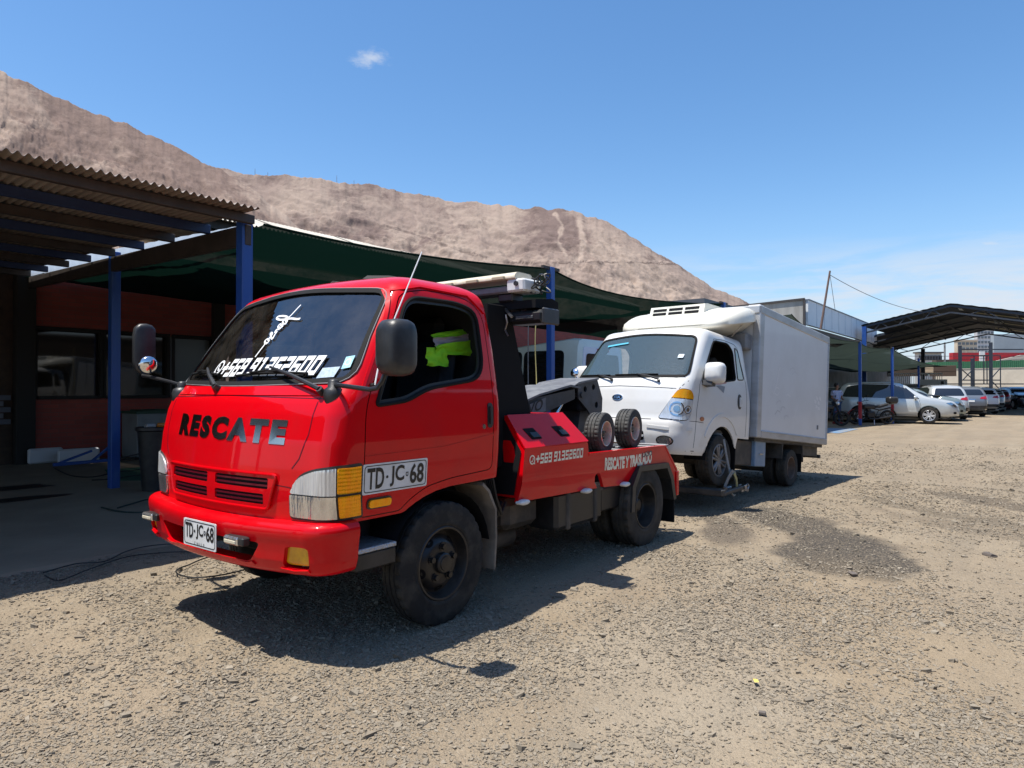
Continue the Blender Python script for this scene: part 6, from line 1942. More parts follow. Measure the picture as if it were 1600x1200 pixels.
silver = mat('silver paint', (.54, .57, .57), .28, metal=.3, coat=.8)
sp_ = mat('pale silver paint', (.52, .54, .55), .28, metal=.3, coat=.8)
gp_ = mat('steel grey paint', (.20, .22, .25), .25, metal=.4, coat=.8)
wp_ = mat('white car paint', (.70, .70, .70), .28, coat=.8)
bp_ = mat('dark blue grey paint', (.05, .06, .075), .22, metal=.3, coat=1)
gr_ = mat('sea grey paint', (.24, .30, .30), .25, metal=.3, coat=.8)
rp_ = mat('dark wine paint', (.10, .02, .03), .25, metal=.2, coat=1)
make_suv('parked_suv', 'silver suv parked side on across the yard behind the two red banded posts', place(1397, 31.0), head(121), silver, 4.95, 1.95, 1.82)
GR_ = 'cars parked in a row under the far shed'
row = [(1486, 33.0, 17, sp_, 'silver suv seen from behind, nearest of the parked row'), (1518, 36.8, 18, gp_, 'steel grey suv second in the parked row'), (1539, 40.6, 18, wp_, 'white suv third in the parked row'),
       (1553, 44.6, 19, sp_, 'pale hatchback fourth in the parked row'), (1563, 48.6, 20, rp_, 'dark wine hatchback fifth in the parked row'), (1571, 52.8, 20, gp_, 'grey hatchback sixth in the parked row'), (1578, 57, 20, bp_, 'dark hatchback last in the parked row')]
for i, (px, d, az, pt, lab) in enumerate(row):
    p = at(px, d); rz = head(az); c, s_ = cos(rz), sin(rz); x, y = p.x + 2.3 * c, p.y + 2.3 * s_
    make_suv('parked_suv' if i < 3 else 'parked_car', lab, (x, y, 0), rz, pt, 4.5 if i < 3 else 4.1, 1.86 if i < 3 else 1.72, 1.70 - .05 * i, GR_, False, None, 'suv' if i < 3 else 'car')
p = at(1592, 52); make_suv('parked_suv', 'dark suv facing the camera at the right edge of the yard', (p.x, p.y, 0), head(195), bp_, 4.5, 1.86, 1.66, None, False)
GB = 'cars parked nose out behind the silver suv'
for px, d, az, pt, lab in ((1425, 33.5, 122, gr_, 'sea grey car just behind the silver suv'), (1440, 37.5, 122, bp_, 'dark car beyond the sea grey one, behind the silver suv'), (1330, 33, 118, bp_, 'dark car hidden behind the roof of the silver suv')):
    p = at(px, d); make_suv('parked_car', lab, (p.x, p.y, 0), head(az), pt, 4.4, 1.78, 1.56, GB, False, None, 'car')


# ---- motorcycles
def motorcycle(label, loc, rz, group='motorcycles by the net posts'):
    t = thing('motorcycle', label, 'motorcycle', loc, (0, 0, rz), group); A = Matrix.Rotation(-pi / 2, 4, 'X')
    for x in (.66, -.66):
        w = link('wheel', None, t, (x, 0, .31))
        part('tyre', MB().lathe([(.22, -.04), (.27, -.055), (.30, -.04), (.31, 0), (.30, .04), (.27, .055), (.22, .04)], 28, A), M['tyre'], w)
        r = MB().lathe([(.225, -.03), (.205, 0), (.225, .03)], 24, A).cyl((0, -.06, 0), (0, .06, 0), .05, 10)
        for k in range(6): a = k * pi / 3; r.beam((0, 0, 0), (.21 * cos(a), 0, .21 * sin(a)), .025)
        part('rim', r, M['black_metal'], w)
    for s_ in (1, -1): part('fork', MB().cyl((.66, s_ * .08, .31), (.42, s_ * .08, .92), .025, 8), M['black_metal'], t)
    part('frame', MB().tube([(.40, 0, .86), (.30, 0, .62), (.25, 0, .32), (-.15, 0, .30), (-.30, 0, .62), (.40, 0, .80)], .03, 7).beam((-.15, .07, .35), (-.66, .09, .31), .05).beam((-.15, -.07, .35), (-.66, -.09, .31), .05).beam((-.30, 0, .60), (-.80, 0, .72), .05), M['black_metal'], t)
    part('engine', MB().box(-.12, .24, -.13, .13, .28, .56, .05).cyl((.06, 0, .5), (.16, 0, .68), .09, 12), M['black_metal'], t)
    part('fuel_tank', MB().loft([[(x, y * k, .74 + z * k) for y, z in rrect(-.13, .13, -.07, .12, .06)] for x, k in ((.36, .5), (.30, .9), (.10, 1.05), (-.08, .85), (-.14, .5))]), M['black_plastic'], t, 60)
    part('seat', MB().loft([[(x, y, z0 + v) for y, v in rrect(-w, w, -.05, .05, .04)] for x, w, z0 in ((-.10, .10, .76), (-.30, .14, .76), (-.60, .12, .84), (-.82, .08, .90))]), M['seat'], t, 60)
    part('top_box', MB().box(-1.05, -.66, -.2, .2, .90, 1.18, .06), M['black_plastic'], t)
    part('rack', MB().beam((-.30, .1, .82), (-1.0, .1, .89), .025).beam((-.30, -.1, .82), (-1.0, -.1, .89), .025), M['steel'], t)
    part('handlebar', MB().tube([(.30, .36, 1.02), (.38, .22, 1.03), (.42, 0, .95), (.38, -.22, 1.03), (.30, -.36, 1.02)], .014, 6), M['black_metal'], t)
    for s_ in (1, -1): part('mirror', MB().cyl((.33, s_ * .28, 1.03), (.34, s_ * .33, 1.20), .008, 5).box(.33, .35, s_ * .28, s_ * .40, 1.18, 1.25, .02), M['black_plastic'], t)
    part('headlamp', MB().lathe([(.001, .06), (.07, .05), (.085, 0), (.05, -.08), (.001, -.09)], 16, Matrix.Translation((.52, 0, .92)) @ Matrix.Rotation(pi / 2, 4, 'Y')), M['lens'], t)
    part('front_mudguard', MB().loft([[(.66 + .35 * cos(a), y, .31 + .35 * sin(a)) for a in np.linspace(.4, 2.4, 9)] for y in (-.07, .07)], False, False), M['red_post'], t)
    part('rear_mudguard', MB().loft([[(-.66 + .36 * cos(a), y, .33 + .36 * sin(a)) for a in np.linspace(1.0, 3.0, 9)] for y in (-.08, .08)], False, False), M['black_plastic'], t)
    part('exhaust', MB().tube([(.2, .10, .40), (.15, .16, .26), (-.15, .17, .26), (-.75, .18, .36)], [.025, .025, .03, .05], 8), M['black_metal'], t)
    part('stand', MB().beam((-.05, .12, .28), (.02, .30, .01), .025), M['steel'], t)
    return t


p = at(1362, 28.7); motorcycle('black motorcycle with a top box parked between the two red banded posts', (p.x, p.y, 0), head(-88))
p = at(1288, 27.6); motorcycle('black motorcycle mostly hidden by the rear edge of the white cargo box', (p.x, p.y, 0), head(100))


# ---- person standing by the posts
def skin_mesh(name, verts, edges, radii, m_, sub=2):
    me = bpy.data.meshes.new(name); me.from_pydata(verts, edges, []); o = bpy.data.objects.new(name, me); COL.objects.link(o)
    sk = o.modifiers.new('skin', 'SKIN'); sk.use_smooth_shade = True
    for v, r in zip(me.skin_vertices[0].data, radii): v.radius = r if isinstance(r, tuple) else (r, r)
    me.skin_vertices[0].data[0].use_root = True
    sb = o.modifiers.new('sub', 'SUBSURF'); sb.levels = sub
    dg = bpy.context.evaluated_depsgraph_get(); res = bpy.data.meshes.new_from_object(o.evaluated_get(dg)); bpy.data.objects.remove(o)
    res.materials.clear(); res.materials.append(m_)
    res.polygons.foreach_set('use_smooth', [True] * len(res.polygons)); return res


p = at(1308, 29.3)
PS = thing('person', 'person in a pale blue patterned shirt and jeans standing by the white building, arms bent', 'person', (p.x, p.y, 0), (0, 0, head(170)))
skin = mat('tan skin', (.26, .13, .085), .5)
# x forward, y left
bv = [(0, 0, .95), (0, 0, 1.15), (0, 0, 1.36), (0, 0, 1.45), (.01, 0, 1.53), (.015, 0, 1.62), (.01, 0, 1.72), (.0, .19, 1.40), (-.02, .235, 1.12), (.20, .16, 1.05), (.28, .11, 1.08), (0, -.19, 1.40), (-.02, -.235, 1.12), (.18, -.17, 1.02), (.27, -.12, 1.05),
      (0, .095, .90), (.015, .11, .48), (-.01, .12, .08), (.14, .13, .03), (0, -.095, .90), (.02, -.11, .48), (-.01, -.12, .08), (.14, -.13, .03)]
be = [(0, 1), (1, 2), (2, 3), (3, 4), (4, 5), (5, 6), (2, 7), (7, 8), (8, 9), (9, 10), (2, 11), (11, 12), (12, 13), (13, 14), (0, 15), (15, 16), (16, 17), (17, 18), (0, 19), (19, 20), (20, 21), (21, 22)]
br_ = [(.11, .14), (.105, .135), (.11, .16), .055, .055, (.095, .08), (.075, .065), .06, .045, .034, .026, .06, .045, .034, .026, .082, .058, .045, .035, .082, .058, .045, .035]
part('body', skin_mesh('body', bv, be, br_, skin), None, PS)
part('shirt', skin_mesh('shirt', [(0, 0, .90), (0, 0, 1.12), (0, 0, 1.34), (0, 0, 1.43), (0, .20, 1.39), (-.015, .235, 1.20), (0, -.20, 1.39), (-.015, -.235, 1.20)], [(0, 1), (1, 2), (2, 3), (2, 4), (4, 5), (2, 6), (6, 7)], [(.135, .165), (.135, .16), (.13, .175), .07, .078, .07, .078, .07], mat('pale blue patterned shirt', (.32, .38, .60), .8, col2=(.55, .56, .66), nscale=14)), None, PS)
part('trousers', skin_mesh('trousers', [(0, 0, .95), (0, .10, .86), (.015, .112, .48), (-.01, .12, .10), (0, -.10, .86), (.02, -.112, .48), (-.01, -.12, .10)], [(0, 1), (1, 2), (2, 3), (0, 4), (4, 5), (5, 6)], [(.13, .155), .095, .075, .062, .095, .075, .062], mat('blue jeans', (.045, .075, .14), .85)), None, PS)
part('hair', MB().lathe([(.001, .125), (.06, .115), (.095, .06), (.10, 0), (.092, -.05)], 16, Matrix.Translation((-.015, 0, 1.65))), mat('dark hair', (.02, .016, .014), .7), PS)
part('shoe', MB().loft([[(x, .125 + y, z) for y, z in rrect(-w, w, 0, h_, .03)] for x, w, h_ in ((-.08, .04, .08), (.02, .05, .10), (.14, .05, .07), (.20, .03, .05))]), M['red_post'], PS)
part('shoe', MB().loft([[(x, -.125 + y, z) for y, z in rrect(-w, w, 0, h_, .03)] for x, w, h_ in ((-.08, .04, .08), (.02, .05, .10), (.14, .05, .07), (.20, .03, .05))]), M['red_post'], PS)
p = at(1297, 26.6)

# ================================================================== RIGHT BACKGROUND
WBd = thing('white_building', 'flat roofed white building with a pale parapet behind the cargo box of the white truck', 'building', (-38, -9, 0))
def bpart(name, mb, m_, parent=WBd, label=None, o=(38, 9, 0)):
    mb.V = [(x + o[0], y + o[1], z + o[2]) for x, y, z in mb.V]; return part(name, mb, m_, parent, label=label)
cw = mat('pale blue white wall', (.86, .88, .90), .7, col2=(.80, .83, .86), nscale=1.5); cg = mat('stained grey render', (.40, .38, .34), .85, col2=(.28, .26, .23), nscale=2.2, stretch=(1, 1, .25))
bpart('parapet', MB().box(-52, -33, -5.2, -5.0, 4.75, 6.0), cw)
for k in range(11): bpart('parapet_joint', MB().box(-34.7 - 1.7 * k, -34.67 - 1.7 * k, -5.0, -4.99, 4.78, 5.98), solid((.40, .45, .52)))
bpart('parapet_cap', MB().box(-52, -32.95, -5.25, -4.95, 6.0, 6.05, .01), solid((.30, .34, .40)))
bpart('end_wall', MB().loft([[(-33, -5.2, 4.2), (-33, -5.2, 6.0), (-33, -12, 5.75), (-33, -12, 4.2)], [(-32.8, -5.2, 4.2), (-32.8, -5.2, 6.0), (-32.8, -12, 5.75), (-32.8, -12, 4.2)]]), cg)
bpart('end_wall_edge', MB().beam((-32.78, -5.1, 6.03), (-32.78, -12, 5.78), .1).beam((-32.78, -5.12, 4.2), (-32.78, -5.12, 6.0), .1), solid((.06, .05, .045)))
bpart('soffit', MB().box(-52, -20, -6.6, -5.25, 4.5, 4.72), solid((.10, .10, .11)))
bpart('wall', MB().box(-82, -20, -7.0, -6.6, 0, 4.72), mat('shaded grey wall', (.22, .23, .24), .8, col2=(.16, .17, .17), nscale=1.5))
for x0, x1, z1, c_ in ((-24, -22.6, 2.3, (.05, .05, .055)), (-27.2, -26.0, 2.3, (.12, .12, .13)), (-31.5, -29.3, 2.5, (.02, .02, .02)), (-36, -33.5, 2.6, (.02, .02, .022)), (-41, -38, 2.6, (.02, .02, .02))):
    d_ = bpart('doorway', MB().box(x0, x1, -6.6, -6.56, 0, z1), solid(c_, .4)); bpart('door_frame', MB().box(x0 - .1, x0, -6.6, -6.52, 0, z1 + .1).box(x1, x1 + .1, -6.6, -6.52, 0, z1 + .1).box(x0, x1, -6.6, -6.52, z1, z1 + .1), solid((.10, .12, .16)), d_)
bpart('fascia_board', MB().box(-40, -27, -6.3, -6.2, 2.7, 3.9), mat('grey green board', (.30, .33, .32), .7))
bpart('wall_light', MB().box(-25.2, -25.0, -6.56, -6.4, 2.3, 2.6, .02), solid((.5, .6, .7)))
pw = MB(); c0 = at(1283, 33); pp = thing('aerial_pole', 'leaning rusty pole standing on the white building roof with guy wires', 'pole', (c0.x, c0.y, 4.4))
d0 = at(1298, 33) - c0; zt = hz(423, 33)
part('shaft', MB().tube([(0, 0, 0), (d0.x, d0.y, zt - 4.4)], [.06, .045], 8), mat('rusty pole', (.16, .10, .08), .7), pp)
apx = at(1487, 44); e1 = Vector((apx.x - c0.x, apx.y - c0.y, 6.42 - 4.4)); s1 = Vector((d0.x, d0.y, zt - 4.6))
part('guy_wire', MB().tube([s1.lerp(e1, t) - Vector((0, 0, 1.1 * t * (1 - t) * 2)) for t in np.linspace(0, 1, 17)], .016, 5), M['grey_metal'], pp)
e2 = at(1306, 34.5) - c0; part('guy_wire', MB().tube([s1, (e2.x, e2.y, hz(486, 34.5) - 4.4)], .012, 5), M['grey_metal'], pp)

# ---- open shed with a gabled roof
SH = thing('parking_shed', 'open dark steel shed with a gabled roof over the parked row at the right', 'shed', (-54, .6, 0))
def spart(name, mb, m_, label=None, parent=SH): 
    mb.V = [(x + 54, y - .6, z) for x, y, z in mb.V]; return part(name, mb, m_, parent, label=label)
AY = lambda x: .15 + (-44.3 - x) * .045           # ridge line
dk = mat('dark blue steel', (.022, .030, .045), .6, col2=(.035, .042, .055), nscale=3); rfm = mat('dark roof sheet', (.022, .030, .042), .7, col2=(.035, .042, .05), nscale=1.2)
HWD = 4.6
HL = lambda x, sg: 8.0 if (sg < 0 and x < -50) or sg > 0 else 4.6
DR = .213
for k in range(12):
    xa = -44.2 - 1.78 * k; xb = xa - 1.78
    for sg in (-1, 1):
        mb = MB(); rows = []
        for x in (xa, xb + .0):
            rows.append([(x, AY(x) + sg * HL(xa - .01, sg) * t, 6.5 - DR * HL(xa - .01, sg) * t + (.03 if j % 2 else 0)) for j, t in enumerate(np.linspace(0, 1.04, 25))])
        mb.loft(rows, False, False); mb.loft([[(x, y, z + .05) for x, y, z in r] for r in reversed(rows)], False, False)
        spart('roof_sheet', mb, rfm)
        if k in (2, 6, 10):
            spart('skylight_strip', MB().loft([[(xa - .25, AY(xa) + sg * HWD * t, 6.47 - .98 * t) for t in (.15, .80)], [(xa - .85, AY(xa) + sg * HWD * t, 6.47 - .98 * t) for t in (.15, .80)]], False, False), mat('yellowed skylight', (.62, .55, .30), .6, emis=None) if k else dk)
for x in (-44.3, -51, -58, -64.8):
    tb = MB(); y = AY(x)
    for sg in (-1, 1):
        H_ = HL(x, sg); D_ = DR * H_
        tb.beam((x, y, 6.42), (x, y + sg * H_, 6.42 - D_), .12); tb.beam((x, y, 6.02), (x, y + sg * H_, 6.02 - D_), .09)
        for t in (.2, .5, .8): tb.beam((x, y + sg * H_ * t, 6.42 - D_ * t), (x, y + sg * H_ * (t + .09), 6.02 - D_ * (t + .09)), .045); tb.beam((x, y + sg * H_ * t, 6.42 - D_ * t), (x, y + sg * H_ * (t - .09), 6.02 - D_ * (t - .09)), .045)
    spart('truss', tb, dk)
    for sg in (-1, 1):
        H_ = HL(x, sg); spart('column', MB().box(x - .12, x + .12, y + sg * H_ - .12, y + sg * H_ + .12, 0, 6.42 - DR * H_), M['blue_post'] if (x > -45 and sg < 0) else dk)
for k in (1, 3, 5):
    xa = -44.2 - 1.78 * k; spart('ridge_light', MB().loft([[(xa - .1, AY(xa) + t, 6.46 - DR * t) for t in (.12, .34)], [(xa - 1.5, AY(xa) + t, 6.46 - DR * t) for t in (.12, .34)]], False, False), solid((.8, .8, .78), .5))
for sg in (-1, 1):
    for t in (.33, .66): spart('purlin', MB().beam((-44.3, AY(-44.3) + sg * HWD * t, 6.40 - .98 * t), (-65.5, AY(-65.5) + sg * HWD * t, 6.40 - .98 * t), .08), dk)
spart('ridge_bar', MB().beam((-45, AY(-45), 6.46), (-65, AY(-65), 6.46), .03), dk)  # thin dark steel bar along the ridge
p = at(1562, 47); single('hanging_lamp', MB().box(-.25, .25, -.25, .25, 0, .55, .04), mat('pale lamp housing', (.45, .50, .50), .5), 'pale square lamp hung under the far shed roof', 'lamp', (p.x, p.y, hz(505, 47)))

# ---- black steel frame posts and racks near the far wall
def frame_post(px, depth, ytop, label, w=.28):
    p = at(px, depth); single('steel_column', MB().box(-w / 2, w / 2, -w / 2, w / 2, 0, hz(ytop, depth), .01), dk, label, 'column', (p.x, p.y, 0), (0, 0, head(38)), 'black columns by the far wall')
frame_post(1501, 62, 540, 'black column between the second car roof and the scaffold'); frame_post(1520, 66, 560, 'shorter black column in the middle of the scaffold'); frame_post(1549, 62, 535, 'black column at the right bay of the scaffold'); frame_post(1443, 58, 545, 'black column by the white railing')
scf = thing('scaffold_rack', 'thin black scaffold rack with diagonal braces in front of the cream wall', 'scaffold', tuple(at(1532, 63)))
def SP(px, py, d=63): 
    p = at(px, d); b = at(1532, 63); return (p.x - b.x, p.y - b.y, hz(py, d))
for a, b in (((1500, 546), (1600, 546)), ((1478, 600), (1600, 600)), ((1501, 594), (1564, 594)), ((1501, 556), (1564, 556))): part('rail', MB().beam(SP(*a), SP(*b), .10), dk, scf)
for a, b in (((1523, 556), (1523, 605)), ((1538, 556), (1538, 600)), ((1543, 556), (1543, 600)), ((1564, 556), (1564, 612))): part('upright', MB().beam(SP(*a), SP(*b), .09), dk, scf)
for a, b in (((1502, 576), (1520, 592)), ((1549, 592), (1564, 575)), ((1549, 594), (1564, 610)), ((1505, 594), (1520, 578))): part('brace', MB().beam(SP(*a), SP(*b), .07), dk, scf)

# ---- boundary: cream wall, green fence, white railing
def wall_line(name, pa, pb, z0, z1, th, mats, label, cat, z0b=None):
    a = at(*pa); b = at(*pb); m_ = (a + b) / 2; d = b - a; rz = atan2(d.y, d.x); L = d.length
    return thing(name, label, cat, (m_.x, m_.y, 0), (0, 0, rz)), L
w_, L_ = wall_line('boundary_wall', (1462, 78), (1750, 66), 0, 3, .2, None, 'long cream rendered wall closing the far end of the yard', 'wall')
crm = mat('cream render', (.60, .53, .42), .9, col2=(.50, .44, .35), nscale=.7)
part('render', MB().box(-L_ / 2, L_ / 2, -.1, .1, 0, 3.75), crm, w_); part('render_line', MB().box(-L_ / 2, L_ / 2, -.12, .12, 1.75, 1.80), solid((.52, .46, .37)), w_)
part('coping', MB().box(-L_ / 2, L_ / 2, -.15, .15, 3.75, 3.80), solid((.5, .45, .38)), w_)
f_, L2 = wall_line('green_fence', (1440, 80), (1750, 67.5), 0, 3, .2, None, 'green corrugated sheet fence standing above the cream wall', 'fence')
gm_ = mat('green sheet', (.035, .13, .060), .6, col2=(.05, .16, .08), nscale=.6)
npn = 24
for k in range(npn):
    x0 = -L2 / 2 + L2 * k / npn; w = L2 / npn
    part('fence_panel', MB().loft([[(x0 + w * j / 8, (.03 if j % 2 else -.03), z) for j in range(9)] for z in (3.2, 4.62 + .03 * (k % 2))], False, False), gm_, f_)
for k in range(9): part('fence_post', MB().box(-L2 / 2 + L2 * k / 8 - .05, -L2 / 2 + L2 * k / 8 + .05, .1, .2, 0, 4.6), dk, f_)
r_, L3 = wall_line('white_railing', (1388, 58), (1474, 56), 0, 2, .1, None, 'white barred railing between the blue posts and the parked row', 'railing')
wht = solid((.72, .72, .70), .5)
part('rail', MB().box(-L3 / 2, L3 / 2, -.03, .03, 2.75, 2.85), wht, r_); part('rail', MB().box(-L3 / 2, L3 / 2, -.04, .04, 1.85, 1.95), wht, r_)
nb = 26
bmesh_bar = None
for k in range(nb):
    x = -L3 / 2 + L3 * (k + .5) / nb
    if bmesh_bar is None: bmesh_bar = mesh_from(MB().box(-.025, .025, -.02, .02, 1.95, 2.75), 'bar', wht)
    link('bar', bmesh_bar, r_, (x, 0, 0))
part('plinth', MB().box(-L3 / 2, L3 / 2, -.1, .1, 0, 1.85), solid((.25, .24, .22), .8), r_)
part('white_sign_panel', MB().box(L3 / 2 - 1.6, L3 / 2 + .3, -.08, -.05, 1.7, 2.3), wht, r_)
part('sign_mark', MB().box(L3 / 2 - .15, L3 / 2 + .05, -.10, -.085, 1.8, 2.15), solid((.03, .03, .03)), r_)
p = at(1474, 60); single('brown_screen', MB().box(-1.0, 1.0, -.05, .05, 0, .95, .01).box(-1.0, 1.0, -.06, -.05, .45, .5), mat('brown board', (.11, .075, .06), .8), 'dark brown board screen right of the white railing', 'screen', (p.x, p.y, hz(588, 60)), (0, 0, head(128)))
p = at(1426, 61); single('brown_screen', MB().box(-2.4, 1.2, -.05, .05, 0, 1.1, .01), mat('darker brown board', (.075, .055, .045), .8), 'wide dark brown board screen behind the pale blue post', 'screen', (p.x, p.y, hz(588, 61)), (0, 0, head(128)))
p = at(1452, 60); single('notice_board', MB().box(-.35, .35, -.05, .05, 0, .8, .01).box(-.3, .3, -.06, -.05, .1, .3).box(-.3, .3, -.06, -.05, .45, .65), mat('orange notice board', (.62, .50, .38), .6), 'pale orange notice board above the white railing', 'sign', (p.x, p.y, hz(584, 60)), (0, 0, head(128)))

# ---- town beyond
def far_block(name, label, cat, px0, px1, ytop, depth, col, floors, cols, thick=12, group=None, win=(.12, .14, .16), band=None, yb=605):
    a = at(px0, depth); b = at(px1, depth); m_ = (a + b) / 2; w = (b - a).length; rz = head(90); zt = hz(ytop, depth)
    t = thing(name, label, cat, (m_.x, m_.y, 0), (0, 0, atan2((b - a).y, (b - a).x)), group)
    part('wall', MB().box(-w / 2, w / 2, 0, thick, 0, zt), mat(name + ' wall', col, .8, col2=tuple(v * .85 for v in col), nscale=.2), t)
    wm = solid(win, .2); zb = hz(yb, depth); me = None
    for i in range(floors):
        for j in range(cols):
            fw = w / cols; fh = (zt - zb) / floors
            if me is None: me = mesh_from(MB().box(-fw * .33, fw * .33, -.25, .02, -fh * .24, fh * .24), 'window', wm)
            link('window', me, t, (-w / 2 + fw * (j + .5), 0, zb + fh * (i + .5)))
    if band: part('roof_edge', MB().box(-w / 2 - .3, w / 2 + .3, -.4, thick, zt, zt + (zt * .03)), solid(band), t)
    return t


GT = 'apartment towers beyond the yard'
far_block('apartment_tower', 'pale apartment tower with a white crown, taller of the two seen under the shed', 'apartment tower', 1528, 1554, 516, 420, (.55, .55, .56), 12, 5, 3, GT, band=(.6, .6, .6))
far_block('apartment_tower', 'cream apartment tower left of the taller one', 'apartment tower', 1497, 1528, 533, 400, (.55, .47, .36), 9, 5, 3, GT, band=(.5, .42, .33))
far_block('grey_hall', 'grey blue hall with a plain wall right of the towers', 'hall', 1554, 1640, 522, 150, (.30, .35, .39), 0, 1, 1)
ht = far_block('red_shop', 'red fronted shop roof above the green fence', 'shop', 1490, 1640, 551, 110, (.42, .02, .03), 0, 1, 1)
part('white_column', MB().box(-.4, .4, -.3, -.05, 0, hz(551, 110) + .2), wht, ht, loc=(-3.2, 0, 0))
lt = MB().loft([[(x, -.6, z) for x, z in ((-5.0, 5.2), (2.8, 7.0), (6.5, 7.0), (6.5, 6.2), (-5.0, 4.9))], [(x, -.3, z) for x, z in ((-5.0, 5.2), (2.8, 7.0), (6.5, 7.0), (6.5, 6.2), (-5.0, 4.9))]])
part('pale_roof_edge', lt, mat('pale roof', (.5, .45, .38), .8), ht)
far_block('town_house', 'white house with barred upper floor behind the white railing', 'house', 1436, 1472, 552, 105, (.55, .54, .52), 1, 8, 1, None, (.05, .05, .06), (.08, .07, .07), 566)
far_block('town_house', 'brown roofed shed house left of the red shop', 'house', 1464, 1497, 562, 95, (.10, .075, .06), 0, 1, 1, None)
pl_ = mat('grey pole', (.22, .22, .22), .7)
for px, d, yt, lab in ((1477, 95, 535, 'grey lamp pole left of the towers under the shed'), (1444, 90, 545, 'short utility pole over the white house')):
    p = at(px, d); single('utility_pole', MB().tube([(0, 0, 0), (0, 0, hz(yt, d))], [.16, .11], 8).beam((-.8, 0, hz(yt, d) - .5), (.8, 0, hz(yt, d) - .5), .1), pl_, lab, 'pole', (p.x, p.y, 0))
for k, (ya, yb) in enumerate(((556, 551), (562, 556), (566, 561))):
    a = at(1400, 92); b = at(1600, 100); a.z = hz(ya, 92); b.z = hz(yb, 100)
    single('overhead_cable', MB().tube([(b - a) * t - Vector((0, 0, 1.0 * t * (1 - t))) for t in np.linspace(0, 1, 13)], .03, 5), solid((.03, .03, .03)), ('highest', 'middle', 'lowest')[k] + ' of the three thin cables strung past the towers', 'cable', a, None, 'overhead cables')
# painted blue bay mark at the foot of the white building
c_ = at(1300, 25); struct('bay_marking', MB().add([(c_.x + dx, c_.y + dy, -.018) for dx, dy in ((-1.6, -1.0), (1.6, -1.0), (1.6, .6), (-1.6, .6))], [(0, 1, 2, 3)]), mat('blue bay paint', (.10, .22, .38), .7, col2=(.25, .23, .20), nscale=3))


